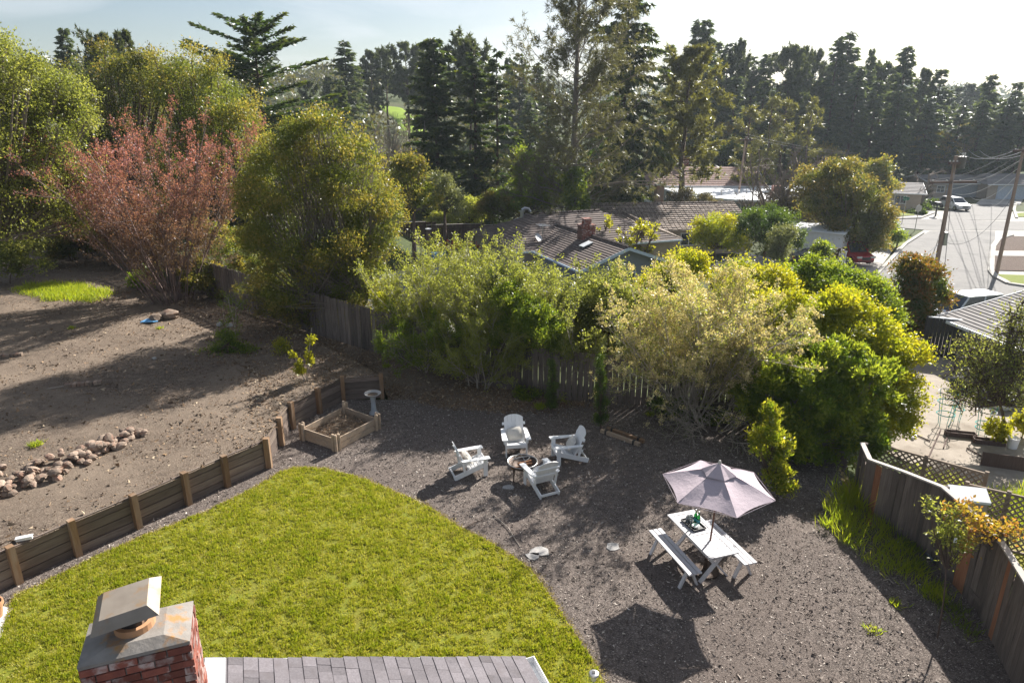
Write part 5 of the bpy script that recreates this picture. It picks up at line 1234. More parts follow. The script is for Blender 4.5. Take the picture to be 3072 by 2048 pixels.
leafy('large_leaved_bush', 'big dark green bush with whorled leaves in the right corner of the yard', 'bush', basepx(2440, 17.8, -.1), B((2420, 1190, 150, 130, 17.8), (2300, 1170, 90, 120, 18.2), (2540, 1160, 130, 130, 18.2), (2430, 1310, 150, 95, 17.4), (2580, 1300, 100, 90, 17.4), (2330, 1290, 70, 80, 17.8), (2470, 1080, 120, 80, 18.4)), 56000, LM['mid'], W_GREY,
      size=(.14, .055), cl=.085, per=20, nl=34, lump=.26, low=-.8, tr=.06, trunks=[(-.5, 0), (.4, .2), (0, -.2)], tipf=1.2, tipo=.75, upw=.5)
leafy('yellow_green_bush', 'sprawling sunlit yellow green bush behind the dark whorled bush', 'bush', basepx(2560, 20, -.3), B((2440, 950, 120, 75, 20.2), (2340, 960, 100, 70, 20.4), (2560, 1000, 120, 85, 20), (2650, 1080, 85, 90, 19.6), (2690, 1180, 60, 90, 19.2), (2670, 1280, 55, 70, 18.8), (2740, 1060, 40, 30, 19.8), (2520, 920, 90, 50, 20.4)), 56000, LM['bright'], W_BROWN,
      size=(.10, .05), cl=.13, nl=24, lump=.27, low=-.8, tr=.05, trunks=[(0, 0), (.5, .2), (-.6, .2)])
leafy('green_shrub', 'mid green shrub rising behind the yellow green bush toward the street', 'shrub', basepx(2440, 25, -1.3), B((2420, 850, 90, 65, 25), (2510, 870, 95, 70, 24.6), (2600, 910, 80, 65, 24.2), (2650, 960, 55, 60, 24)), 30000, LM['mid'], W_BROWN, size=(.11, .05), cl=.15, nl=20, tr=.06)
leafy('yellow_green_shrub', 'yellow green shrub between the cream blossom and the small outbuilding roof', 'shrub', basepx(2270, 24, -1), B((2270, 880, 95, 75, 24), (2210, 830, 70, 60, 24.5), (2330, 860, 70, 50, 24.5), (2190, 910, 70, 70, 23)), 26000, LM['bright'], W_BROWN, size=(.10, .042), cl=.15, nl=20, tr=.05)
con('young_conifer', 'thin young conifer spire in front of the red car', 2517, 745, 27, 26, 'pineye', W_BROWN, base=.1, n=60, per=16, spray=.16, width=.06, droop=.1, tilt=.3, tr=.05)
leafy('photinia_tree', 'tall photinia with red and green leaves beside the street', 'tree', basepx(2735, 31.5), B((2735, 840, 62, 60, 31.5), (2780, 870, 52, 75, 31.5), (2715, 920, 55, 65, 31), (2765, 960, 50, 60, 31), (2730, 990, 40, 40, 31)), 32000, LM['photinia'], W_BROWN, size=(.15, .06), cl=.18, nl=18, tr=.09, tipf=.28)
cit = at(2335, 1487, 0)
leafy('citrus_bush', 'young upright citrus bush with glossy yellow green leaves right of the parasol', 'bush', cit, B((2308, 1245, 17, 40, cit.y), (2312, 1310, 26, 50, cit.y), (2318, 1380, 30, 50, cit.y), (2330, 1440, 32, 45, cit.y), (2264, 1325, 11, 55, cit.y + .1), (2352, 1340, 14, 40, cit.y), (2362, 1465, 24, 20, cit.y - .1)), 3900, LM['citrus'], W_BROWN, size=(.115, .05), cl=.07, per=12, nl=14, tr=.025, upw=.8)
for (u, v0, v1, Y, w, lab) in ((1655, 1085, 1240, 19.4, 14, 'slim dark cypress left of the other against the back fence'), (1803, 1075, 1290, 18.2, 17, 'slim dark cypress nearest the two loose timbers')):
    b = at(u, v1, 0); pts = [(u + (rng.uniform(-3, 3)), v0 + (v1 - v0) * f, w * (.5 + .7 * f), (v1 - v0) * .14, b.y) for f in (.08, .25, .45, .65, .85)]
    leafy('slim_cypress', lab, 'tree', b, B(*pts), 5200, LM['dark'], W_BROWN, size=(.07, .018), cl=.05, per=14, nl=12, tr=.03, upw=1.2)

# right hand neighbour's plants
rt = at(3010, 1330, NZ)
leafy('sparse_tree', 'sparse olive tree in front of the right house', 'tree', rt, B((2960, 1120, 85, 75, rt.y), (3040, 1050, 60, 70, rt.y + .3), (2900, 1190, 55, 40, rt.y), (3050, 1180, 70, 70, rt.y), (2920, 1050, 45, 40, rt.y), (3070, 960, 40, 60, rt.y + .4)), 8000, LM['pale'], W_BROWN, size=(.085, .04), cl=.26, per=10, nl=30, lump=.25, tr=.06, inner=.2, twigs=900)
for k, (u, v, lab) in enumerate(((2985, 1285, 'small yellow leaved plant left of the white bucket'), (3065, 1270, 'yellow leaved plant at the right edge above the bucket'))):
    p = at(u, v + 45, NZ); leafy('yellow_plant', lab, 'plant', p, B((u, v, 24, 24, p.y), (u + 15, v + 20, 18, 16, p.y)), 700, LM['gold'], W_BROWN, size=(.14, .08), cl=.09, per=10, tr=.02)
leafy('orange_maple', 'small maple with orange and yellow leaves leaning over the right fence', 'tree', (9.75, 11.0, NZ), B((2900, 1545, 48, 42, 10.6), (2960, 1590, 48, 42, 10.5), (3010, 1600, 40, 38, 10.5), (2930, 1620, 40, 30, 10.4)), 900, LM['maple'], W_BROWN, size=(.075, .045), cl=.08, per=12, nl=14, tr=.03)
sb = at(2812, 1915, 0)
leafy('thin_sapling', 'thin yellow green sapling with a pale tag in front of the right fence', 'tree', sb, B((2850, 1600, 42, 36, sb.y + .55), (2880, 1640, 36, 30, sb.y + .5), (2820, 1620, 22, 22, sb.y + .5), (2858, 1545, 16, 30, sb.y + .6), (2790, 1530, 8, 34, sb.y + .6), (2850, 1680, 18, 22, sb.y + .45)), 1300, LM['pale'], W_BROWN, size=(.07, .036), cl=.07, per=10, nl=12, tr=.018)

# yard weeds and small plants
def blades(name, label, cat, pts, n, h, w, leaf, spread=.45, kind=None, lean=(0, 0), jit=.1):
    P = np.repeat(np.array([tuple(p) for p in pts]), n, 0); m = len(P); P = P + np.c_[rng.normal(size=(m, 2)) * jit, np.zeros(m)]
    D = np.c_[rng.normal(size=(m, 2)) * spread + np.array(lean), np.ones(m)]; s = rng.uniform(.5, 1.2, m)
    me = leaf_mesh(name, [leafset(P, D, h * s, w, rng.uniform(0, 1, m), rng.uniform(-.5, .8, m))], leaf)
    return tag(put(name, me), label, cat, kind=kind)
def scatter(poly, n, zf=None):
    W_ = np.array([tuple(at(u, v, 0).xy) for u, v in poly]); lo, hi = W_.min(0), W_.max(0); P = rng.uniform(lo, hi, (n * 4, 2)); P = P[inpoly(P, [tuple(w) for w in W_])][:n]
    return [(x, y, (zf(x, y) if zf else 0)) for x, y in P]
blades('weed_strip', 'bright green weeds and grass along the foot of the right fence', 'weeds', scatter([(2480, 1530), (2560, 1480), (2680, 1540), (2720, 1640), (2790, 1760), (2850, 1830), (2790, 1800), (2680, 1740), (2560, 1660), (2480, 1590)], 150), 14, .34, .018, LM['weed'], .5, 'stuff', jit=.09)
blades('weed_strip', 'shaded green weeds deeper along the right fence', 'weeds', scatter([(2720, 1580), (2770, 1700), (2860, 1800), (2930, 1900), (2900, 1910), (2760, 1760), (2690, 1640)], 55), 12, .24, .014, LM['mid'], .6, 'stuff', jit=.09)
gp = at(2565, 1505, 0)
t = thing('strap_leaf_clump', 'tall clump of strap leaves with dry flower heads by the right fence', 'plant', gp)
m_ = 520; P = rng.normal(size=(m_, 3)) * np.array([.22, .22, 0]); D = np.c_[rng.normal(size=(m_, 2)) * .42, np.ones(m_)]
put('leaves', leaf_mesh('leaves', [leafset(P, D, .62 * rng.uniform(.5, 1.1, m_), .028, rng.uniform(0, 1, m_), rng.uniform(0, .6, m_))], LM['weed']), t)
mb = MB(); hd = MB()
for k in range(14):
    a = rng.uniform(0, 6.3); q = Vector((math.cos(a) * .45 * rng.uniform(.4, 1.3), math.sin(a) * .4, rng.uniform(.55, .85))); mb.tube([(q.x * .2, q.y * .2, 0), (q.x * .6, q.y * .6, q.z * .7), q], .006, 4)
    hd.lathe([(0, -.03), (.035, 0), (0, .035)], q, 6)
mb.put('flower_stalk', M_STRAW, t); hd.put('flower_head', M_STRAW, t)
pts = []
while len(pts) < 260:
    u, v = rng.uniform(40, 330), rng.uniform(845, 908)
    if ((u - 195) / 140) ** 2 + ((v - 878 - (u - 195) * .06) / 27) ** 2 < rng.uniform(.6, 1.1): pts.append(onyard(u, v))
blades('grass_patch', 'bright lime green patch of grass on the upper yard at the left', 'grass', pts, 26, .26, .022, LM['weed'], .5, 'stuff', jit=.17)
for k, (u, v, h, n) in enumerate(((110, 1335, .16, 130), (480, 985, .14, 60), (215, 985, .13, 80), (1160, 1100, .15, 120), (1240, 1095, .14, 120), (2100, 1190, .2, 160), (1620, 1225, .25, 200), (1950, 1250, .22, 160), (2620, 1890, .12, 60), (2690, 1812, .14, 50))):
    p = onyard(u, v); blades('weed_tuft', ('small bright weed tuft above the stone border', 'weed tuft beside the blue tarp scrap', 'weed tuft on the bare soil below the lime grass patch', 'weed tuft behind the bird bath', 'weed tuft right of the retaining wall end', 'weed tuft below the cream blossom',
        'green weed tuft left of the first slim cypress', 'weed tuft behind the loose timbers', 'tiny weed tuft alone in the open mulch near the right fence', 'tiny weed tuft between the bench and the fence shadow')[k], 'weed', [p], n, h, .02, LM['weed'], .8, jit=.07)
for (lab, u, v, bl_, n, mat, sz) in (
        ('low spreading green weed bush on the upper yard', 685, 1060, ((690, 1050, 62, 22), (640, 1060, 40, 18), (740, 1062, 40, 18), (680, 1010, 24, 34)), 4200, 'mid', (.09, .04)),
        ('small round yellow green bush left of the thin sapling', 845, 1068, ((848, 1045, 20, 20),), 1100, 'bright', (.07, .03)),
        ('dark bush at the fence below the plum tree', 440, 870, ((445, 830, 40, 40), (420, 850, 30, 30)), 5000, 'mid', (.11, .05)),
        ('dark undergrowth right of the plum trunk', 600, 900, ((600, 840, 60, 55), (660, 870, 45, 45)), 7000, 'deep', (.11, .05)),
        ('dark bush under the left pale tree', 240, 800, ((230, 740, 60, 50), (150, 760, 60, 45)), 7000, 'deep', (.12, .055)),
        ('dense dark bush along the left fence beside the pale tree trunk', 330, 800, ((330, 690, 90, 90), (240, 660, 80, 80), (140, 690, 90, 80), (60, 690, 90, 90)), 20000, 'deep', (.13, .06)),
        ('dense bush filling the fence line right of the plum', 720, 900, ((700, 760, 70, 110), (760, 800, 60, 90), (640, 740, 60, 90)), 15000, 'oak', (.11, .05)),
        ('bush over the left fence under the dense yellow green tree', 930, 985, ((920, 920, 110, 60), (1030, 950, 100, 55), (850, 900, 80, 70), (990, 900, 80, 50), (770, 860, 60, 70), (1090, 1000, 70, 50)), 22000, 'deep', (.09, .042)),
        ('sunlit bush at the lower left edge', 30, 850, ((20, 770, 85, 70), (-40, 720, 80, 100), (60, 720, 60, 50), (90, 800, 50, 30)), 14000, 'pale', (.12, .055)),
        ('brown green shrub at the foot of the dense yellow green tree', 1120, 1015, ((1120, 960, 50, 45), (1060, 975, 50, 40), (1170, 1000, 40, 35)), 7000, 'deep', (.08, .04)),
        ('shaded shrub behind the tall weed', 780, 930, ((780, 860, 60, 60), (850, 900, 60, 50)), 7000, 'deep', (.1, .05)),
        ('dark low plants under the cream blossom shrub', 2180, 1260, ((2130, 1250, 60, 22), (2230, 1290, 60, 24), (2010, 1225, 60, 20)), 6000, 'dark', (.09, .045)),
        ('green plant at the fence foot left of the slim cypress', 1600, 1200, ((1590, 1190, 40, 18), (1560, 1180, 20, 16)), 1800, 'mid', (.08, .04))):
    p = onyard(u, v); leafy('low_bush', lab, 'bush', p, B(*[(a, b_, c_, d_, p.y + .2) for a, b_, c_, d_ in bl_]), n, LM[mat], W_BROWN, size=sz, cl=.1, tr=.03, nl=14)
t, last = wisps('tall thin weed rising from the low spreading bush', onyard(700, 1030), 3, 1.7, .2, leafm='mid', per=12, size=(.07, .03), kids=5, base_r=.08, name='tall_weed')
t, last = wisps('thin sapling with yellow leaves behind the retaining wall', onyard(918, 1142), 2, 1.75, .06, leafm='gold', per=10, size=(.10, .07), kids=6, klen=.16, base_r=.05, name='yard_sapling')
t, last = wisps('red flowering shrub in front of the brown fence', basepx(1372, 54), 8, 1.8, .4, leafm='mid', per=14, size=(.16, .07), name='red_flower_shrub'); 
P = np.array([l[-1] for l in last if l[-1][2] > 1.7] or [l[-1] for l in last]); P = np.repeat(P, 10, 0) + rng.normal(size=(len(P) * 10, 3)) * .1
put('blossom', leaf_mesh('blossom', [leafset(P, rng.normal(size=P.shape), .16, .1, rng.uniform(0, 1, len(P)), np.zeros(len(P)))], LM['flower']), t)

# ---------------------------------------------------------------- the wooded hillside
RWV = [conifer_parts(26, r, LM['coniff'], W_RED, base=bs, n=int(n * 1.5), per=64, droop=dr, tilt=tl, spray=.85, width=.32, power=pw, irr=.32, hang=.45, tr=.45)
       for r, bs, n, dr, tl, pw in ((3.6, .12, 110, .35, .35, .7), (3.0, .2, 95, .45, .3, .55), (4.2, .1, 120, .4, .3, .8), (2.6, .25, 80, .5, .35, .5), (3.4, .3, 85, .3, .45, .45))]
PNV = [pine_parts(22, r, LM['farpine'], W_RED, base=bs, n=40, sub=11, tuft=5, blades=7, blade=.7, bw=.2, up=.55, tr=.4, top=.65, crown_pow=.35, droopy=.1, r_b=.1) for r, bs in ((5.0, .45), (4.2, .35), (5.6, .55))]
def far(kind, i, u, v, Y, lab, group=None, w=1.0, lean=0):
    b, H = htop(u, v, Y); pr = (RWV if kind == 'r' else PNV)[i]; s = H / (26 if kind == 'r' else 22)
    t = stand('redwood_tree' if kind == 'r' else 'pine_tree', lab, 'tree', pr, b, s=s, sxy=w * (.35 + .65 * s), rz=rng.uniform(0, 6.28), group=group)
    if lean: t.rotation_euler = (0, R(lean), 0)
    return t
for a in (
    ('r', 1, 2098, 62, 118, 'tall redwood, left one of the joined pair right of the drooping redwood', 1.0), ('r', 3, 2122, 58, 119, 'tall redwood, right one of the joined pair right of the drooping redwood', 1.0),
    ('r', 0, 2013, 134, 112, 'pointed redwood just right of the drooping redwood', .9), ('r', 3, 2155, 126, 128, 'redwood stepping down right of the joined pair', 1.0), ('r', 4, 2189, 132, 126, 'second redwood stepping down right of the joined pair', 1.0),
    ('p', 1, 2224, 135, 124, 'thin ragged pine with a bent top right of the joined pair', .6), ('r', 4, 2264, 172, 128, 'blunt redwood left of the gap with the bright hillside tree', 1.0), ('r', 1, 2304, 165, 130, 'redwood at the left edge of the gap in the skyline', 1.1),
    ('p', 0, 2378, 155, 122, 'flat topped pine with a leaning crown in the middle of the right skyline', .85), ('p', 2, 2414, 157, 126, 'tufted pine right beside the flat topped pine', .6), ('p', 1, 2455, 165, 128, 'broad pine left of the tallest redwood on the right', .8),
    ('r', 1, 2519, 112, 122, 'redwood leaning against the left side of the tallest on the right', 1.0), ('r', 2, 2553, 89, 124, 'tallest redwood on the right part of the skyline', 1.15), ('r', 3, 2619, 146, 125, 'thin redwood with a dying spike top', .55),
    ('p', 2, 2660, 200, 132, 'rounded pine between the spike top and the windswept redwood', 1.0), ('r', 3, 2727, 138, 118, 'windswept redwood with swept branches on the right skyline', 1.0), ('p', 1, 2780, 218, 126, 'pine with a broken top right of the windswept redwood', .7),
    ('r', 0, 2829, 208, 124, 'bushy redwood behind the tall utility pole', 1.15), ('p', 2, 2905, 260, 190, 'pale hazy rounded trees far behind, left of the last redwoods', 1.3), ('p', 0, 2950, 270, 200, 'pale hazy crown far behind beside the last redwoods', 1.3),
    ('r', 2, 2981, 218, 122, 'redwood second from the right edge', 1.0), ('r', 0, 3057, 246, 120, 'redwood at the right edge of the frame', 1.1), ('r', 1, 3110, 250, 124, 'redwood cut by the right edge of the frame', 1.1),
    ('r', 2, 1031, 118, 120, 'cone shaped conifer alone on the skyline left of the bushy redwood', 1.25), ('p', 1, 1109, 160, 140, 'hazy dark pine right of the cone shaped conifer', .8), ('p', 2, 1153, 156, 150, 'hazy rounded pine in the middle of the left skyline', .8),
    ('p', 0, 1216, 138, 145, 'tall hazy pine left behind the bushy redwood', .95), ('p', 1, 1262, 140, 150, 'hazy pine hard against the bushy redwood', .8), ('p', 2, 1408, 130, 105, 'round headed pine between the bushy and the slim redwood', .95),
    ('r', 3, 1526, 172, 130, 'small redwood right of the gaunt redwood', .7), ('r', 4, 1559, 162, 128, 'redwood left behind the open pine', 1.0), ('r', 1, 1610, 190, 135, 'redwood seen through the open pine on its left side', 1.0),
    ('r', 3, 187, 84, 90, 'dark conifer tip poking above the olive tree at the left', .8), ('p', 0, 925, 250, 130, 'dark pine in the hollow right of the cedar', .7), ('p', 1, 985, 235, 140, 'hazy pine between the cedar and the cone shaped conifer', .6), ('r', 2, 1022, 235, 85, 'small dark cypress on the slope left of the leafless thickets', .55),
    ('p', 2, 300, 118, 75, 'dark rounded pine top above the olive trees', .6), ('p', 0, 372, 110, 78, 'wider dark rounded pine top above the olive trees', .6)):
    far(a[0], a[1], a[2], a[3], a[4], a[5], w=a[6])
FG = 'redwoods filling the dark wood behind the street'
fills = [(2035, 250, 128), (2070, 210, 135), (2170, 200, 140), (2215, 230, 118), (2250, 240, 140), (2300, 245, 122), (2345, 250, 140), (2375, 300, 135), (2440, 240, 138), (2490, 210, 130), (2500, 260, 118), (2585, 200, 118), (2610, 260, 130), (2640, 240, 118),
         (2690, 250, 126), (2700, 280, 116), (2760, 270, 132), (2800, 285, 118), (2855, 290, 130), (2890, 320, 118), (2940, 320, 130), (2960, 300, 116), (3015, 290, 128), (3030, 310, 118), (3080, 300, 116), (1640, 260, 120), (1590, 300, 110), (1800, 300, 115), (1980, 330, 100), (2010, 300, 105)]
MARKS = [(1600, 'open central pine'), (1800, 'ivy covered pine foot'), (1990, 'pointed redwood'), (2045, 'joined redwood pair'), (2110, 'joined redwood pair'), (2172, 'stepping down redwoods'), (2224, 'ragged bent topped pine'), (2264, 'blunt redwood'), (2310, 'gap in the skyline'), (2378, 'flat topped pine'), (2414, 'tufted pine'), (2455, 'broad pine'),
         (2519, 'redwood leaning on the tallest'), (2560, 'tallest redwood'), (2619, 'spike topped redwood'), (2660, 'rounded pine'), (2727, 'windswept redwood'), (2780, 'broken topped pine'), (2829, 'bushy redwood by the pole'), (2905, 'pale far crowns'), (2981, 'second redwood from the edge'), (3057, 'redwood at the right edge')]
seen = {}
for k, (u, v, Y) in enumerate(fills):
    mu_, mn = min(MARKS, key=lambda q: abs(q[0] - u)); rel = 'just left of' if u < mu_ - 12 else ('just right of' if u > mu_ + 12 else 'standing below')
    lab = 'hazy dark redwood %s the %s' % (rel, mn)
    if lab in seen: lab = ('nearer ' if Y < seen[lab] else 'farther ') + lab + (', second one' if ('nearer ' if Y < seen[lab] else 'farther ') + lab in seen else '')
    seen[lab] = Y
    far('r', k % 5, u + rng.uniform(-6, 6), v, Y, lab, FG, w=1.05)
for k, (u, v, Y, lab) in enumerate(((2250, 330, 96, 'slender yellowish pine behind the leafless grey trees'), (2320, 290, 100, 'slender yellowish pine below the skyline gap'), (2440, 300, 104, 'slender yellowish pine above the broad olive tree'), (2365, 300, 102, 'slender yellowish pine beside the bright hillside tree'))):
    b, H = htop(u, v, Y); stand('pine_tree', lab, 'tree', pine_parts(H, 2.2, LM['pineye'], W_RED, base=.25, n=26, sub=7, tuft=3, blades=5, blade=.6, bw=.10, up=.3, tr=.25, top=.6), b)
leafy('bright_tree', 'bright lime green tree in the gap of the hazy wood', 'tree', basepx(2352, 170), B((2352, 300, 14, 16, 170), (2345, 320, 12, 12, 170)), 2500, LM['gold'], W_BROWN, size=(.6, .35), cl=.5)
for k, (u, v, ru, rv, Y, lab) in enumerate(((2140, 420, 40, 40, 116, 'dim olive tree behind the pinkish roof, left one'), (2860, 400, 60, 50, 128, 'brownish tree behind the tall utility pole on the right'), (2930, 420, 50, 40, 132, 'brown green tree under the last redwoods'), (2800, 440, 50, 40, 120, 'olive tree above the garage roofs'), (2450, 480, 60, 30, 112, 'low olive trees beyond the white flat roof'))):
    leafy('leafy_tree', lab, 'tree', basepx(u, Y), B((u, v, ru, rv, Y), (u + ru * .6, v + rv * .4, ru * .6, rv * .6, Y)), 6000, LM['scrub' if k in (1, 2) else 'deep'], W_BROWN, size=(.5, .25), cl=.5)
# far-off wood that reads as one mass on the hills and fills the valley floor behind the houses
Ps, Os, Rs = [], [], []
def massball(u, v, Y, r, n):
    p = aty(u, v, Y); zg = tz(p.x, Y); zc = zg + r * .6 if v is None else p.z
    d = unit(rng.normal(size=(n, 3))); d[:, 2] = np.abs(d[:, 2]) * .9 - .15
    k = unit(rng.normal(size=(7, 3))); q = k[rng.integers(0, 7, n)] * .5 + d * .55
    Ps.append(q * np.array([r, r, r * .8]) + np.array([p.x, Y, zg + r * .55])); Os.append(d); Rs.append(np.full(n, rng.uniform(0, 1)))
for k in range(330):
    Y = rng.uniform(95, 330); u = rng.uniform(-300, 3400)
    az = (u - 1536) / FPX
    if .18 < az and Y < 128: continue
    if az < -.05 and Y < 105: Y = rng.uniform(75, 105)
    massball(u, 500, Y, rng.uniform(2.2, 4.6) * (1 + Y / 300), 210)
for k in range(70):
    u = rng.uniform(850, 1280); Y = rng.uniform(68, 110); massball(u, 500, Y, rng.uniform(1.2, 2.4), 240)
for k in range(60):
    u = rng.uniform(-200, 850); Y = rng.uniform(50, 90); massball(u, 500, Y, rng.uniform(2, 3.4), 300)
P, O, Q = np.concatenate(Ps), np.concatenate(Os), np.concatenate(Rs); n = len(P)
sz = .35 + P[:, 1] / 240; D = O * .5 + rng.normal(size=(n, 3)) * .8
M_WOOD = leafmat('far_wood_leaf', (.030, .042, .016), (.085, .085, .030), tip=(.12, .10, .045), trans=.3)
o = put('distant_woodland', leaf_mesh('distant_woodland', [leafset(P, D, sz * rng.uniform(.7, 1.3, n), sz * .5, np.clip(Q * .7 + rng.uniform(0, .35, n), 0, 1), rng.uniform(-.6, .8, n), tri=True)], M_WOOD)); tag(o, 'hazy mixed woodland covering the hills behind the houses', 'woodland', kind='stuff')
# ridge wood far away
Ps = []
for k in range(420):
    Y = rng.uniform(330, 820); x = rng.uniform(-1.0, 1.0) * Y; zg = tz(x, Y); r = rng.uniform(5, 10); d = rng.normal(size=(45, 3)) * np.array([r, r, r * .5]); Ps.append(d + np.array([x, Y, zg + r * .5]))
P = np.concatenate(Ps); n = len(P)
o = put('ridge_woodland', leaf_mesh('ridge_woodland', [leafset(P, rng.normal(size=(n, 3)), 4.5, 2.6, rng.uniform(0, .6, n), np.zeros(n), tri=True)], M_WOOD)); tag(o, 'pale blue wooded ridge on the far horizon', 'woodland', kind='stuff')
# lit grass on the hillside
m_ = pmat('spring_grass', (.16, .24, .02), (.22, .30, .035), scale=.3, rough=.9, spec=.1, world=True)
def hill_patch(u0, u1, Y0, Y1):
    def xy(i, j):
        Y = Y0 + (Y1 - Y0) * j; x0 = (u0 - 1536) / FPX * (Y * CT + 2); x1 = (u1 - 1536) / FPX * (Y * CT + 2)
        return x0 + (x1 - x0) * i + np.sin(j * 5) * 3, Y
    return tag(put('hill_grass', grid_sheet('hill_grass', xy, 14, 14, lambda X, Y, i, j: terrain(X, Y) + .35 - 2.0 * ((np.abs(i - .5) * 2) ** 6 + (np.abs(j - .5) * 2) ** 6), m_)), kind='structure')
hill_patch(1150, 1260, 150, 205)

# ---------------------------------------------------------------- garden chairs round the fire pit
def adirondack(loc, rz, label):
    t = thing('garden_chair', label, 'chair', loc, rz, 'white slatted garden chairs round the fire bowl')
    for sx in (-1, 1):
        mb = MB(); mb.box((sx * .285, .33, .265), (.035, .11, .53)); mb.put('front_leg', M_WHITE, t)
        mb = MB(); mb.beam((sx * .255, .37, .345), (sx * .255, -.52, .05), .032, .13); mb.put('side_rail', M_WHITE, t)
        mb = MB(); mb.slab([(sx * .25, .43, .56), (sx * .40, .43, .56), (sx * .40, .28, .56), (sx * .375, -.30, .56), (sx * .27, -.36, .56), (sx * .26, .2, .56)] if sx > 0 else [(sx * .26, .2, .56), (sx * .27, -.36, .56), (sx * .375, -.30, .56), (sx * .40, .28, .56), (sx * .40, .43, .56), (sx * .25, .43, .56)], .025); mb.put('armrest', M_WHITE, t)
        mb = MB(); mb.beam((sx * .30, -.29, .53), (sx * .285, -.22, .16), .03, .06); mb.put('back_leg', M_WHITE, t)
        mb = MB(); mb.beam((sx * .305, .33, .535), (sx * .305, .33, .40), .06, .03); mb.put('arm_bracket', M_WHITE, t)
    for k in range(6):
        y = .37 - k * .088; mb = MB(); mb.box((0, y, .385 - k * .0295 + (0 if k else -.015)), (.56, .078, .02), Matrix.Rotation(R(18), 3, 'X')); mb.put('seat_slat', M_WHITE, t)
    tilt = Matrix.Rotation(R(-24), 3, 'X')
    tilt = Matrix.Rotation(R(24), 3, 'X')
    for k in range(5):
        x0 = -.27 + k * .109; x1 = x0 + .104; hgt = lambda x: .62 + .16 * math.sqrt(max(0, 1 - (x / .30) ** 2))
        pts = [(x0, 0, 0), (x1, 0, 0), (x1, 0, hgt(x1)), ((x0 + x1) / 2, 0, hgt((x0 + x1) / 2)), (x0, 0, hgt(x0))]
        P = [tilt @ Vector(p) + Vector((0, -.12, .235)) for p in pts]
        mb = MB(); mb.slab(P, .02, (0, -.9, -.4)); mb.put('back_slat', M_WHITE, t)
    for z in (.28, .52):
        p = tilt @ Vector((0, -.035, z)) + Vector((0, -.12, .235)); mb = MB(); mb.box(p, (.58 if z < .4 else .66, .03, .08), tilt); mb.put('back_brace', M_WHITE, t)
    mb = MB(); mb.box((0, -.49, .075), (.48, .03, .06)); mb.put('rear_stretcher', M_WHITE, t)
    mb = MB(); mb.box((0, .385, .34), (.54, .025, .11)); mb.put('front_apron', M_WHITE, t)
    return t
def face(p, d): return math.atan2(d[1], d[0]) - math.pi / 2
chairs = [((1545, 1352), (.12, -1), 'white garden chair facing this way behind the fire bowl'), ((1702, 1378), (-1, -.22), 'white garden chair right of the fire bowl seen from its side'),
          ((1622, 1462), (-.42, .9), 'white garden chair nearest the lawn with its slatted back turned this way'), ((1412, 1418), (.95, .34), 'white garden chair left of the fire bowl facing right')]
M_CUSH = pmat('grey_cushion', (.50, .47, .42), (.58, .55, .50), scale=14, rough=.95, bmp=.3)
for k, (uv, d, lab) in enumerate(chairs):
    p = at(*uv); rz = face(p, d); adirondack(p, rz, lab)
    if k != 2:
        mb = MB(); n = 6; vs = []; fs = []
        for i in range(n + 1):
            for j in range(n + 1):
                a, b_ = i / n * 2 - 1, j / n * 2 - 1; h = .075 * (1 - a ** 4) * (1 - b_ ** 4)
                vs += [(a * .21 * (1 - .1 * b_ * b_), b_ * .19 * (1 - .1 * a * a), h), (a * .21 * (1 - .1 * b_ * b_), b_ * .19 * (1 - .1 * a * a), -h)]
        for i in range(n):
            for j in range(n):
                q = lambda i, j: (i * (n + 1) + j) * 2
                fs += [(q(i, j), q(i + 1, j), q(i + 1, j + 1), q(i, j + 1)), (q(i, j + 1) + 1, q(i + 1, j + 1) + 1, q(i + 1, j) + 1, q(i, j) + 1)]
        mb.add(vs, fs); o = mb.put('cushion', M_CUSH, None, smooth=True)
        M = Matrix.Translation(p) @ Matrix.Rotation(rz, 4, 'Z') @ Matrix.Translation((0, -.09, .50)) @ Matrix.Rotation(R(-58), 4, 'X') @ Matrix.Rotation(R((8, -5, 0, 14)[k]), 4, 'Z')
        o.matrix_world = M; tag(o, ('pale cushion leaning in the chair behind the fire bowl', 'grey cushion in the chair right of the fire bowl', '', 'grey cushion in the chair left of the fire bowl')[k], 'cushion', 'cushions in the garden chairs')

# fire bowl
fp = at(1567, 1432); t = thing('fire_bowl', 'round dark fire bowl with a mesh cover among the four white chairs', 'fire pit', fp)
M_RUST = pmat('rusty_steel', (.05, .04, .035), (.10, .07, .055), scale=8, rough=.6, metal=.6)
mb = MB(); mb.lathe([(.0, .26), (.18, .28), (.33, .38), (.375, .47), (.36, .47), (.31, .39), (.0, .30)], n=28); mb.put('bowl', M_RUST, t, smooth=True)
mb = MB(); mb.tube([(.385 * math.cos(2 * math.pi * k / 28), .385 * math.sin(2 * math.pi * k / 28), .475) for k in range(29)], .014, 6); mb.put('rim', M_STEEL, t)
for k in range(4):
    a = math.pi / 4 + k * math.pi / 2; mb = MB(); mb.tube([(.30 * math.cos(a), .30 * math.sin(a), .36), (.33 * math.cos(a), .33 * math.sin(a), .0)], .016, 6); mb.put('leg', M_RUST, t)
mb = MB()
for k in range(2):
    a = k * math.pi / 2 + .3; mb.tube([(.37 * math.cos(a) * math.cos(s_), .37 * math.sin(a) * math.cos(s_), .48 + .13 * math.sin(s_)) for s_ in [math.pi * q / 12 for q in range(13)]], .009, 4)
mb.tube([(.18 * math.cos(2 * math.pi * k / 20), .18 * math.sin(2 * math.pi * k / 20), .60) for k in range(21)], .005, 4); mb.put('spark_screen', M_STEEL, t)
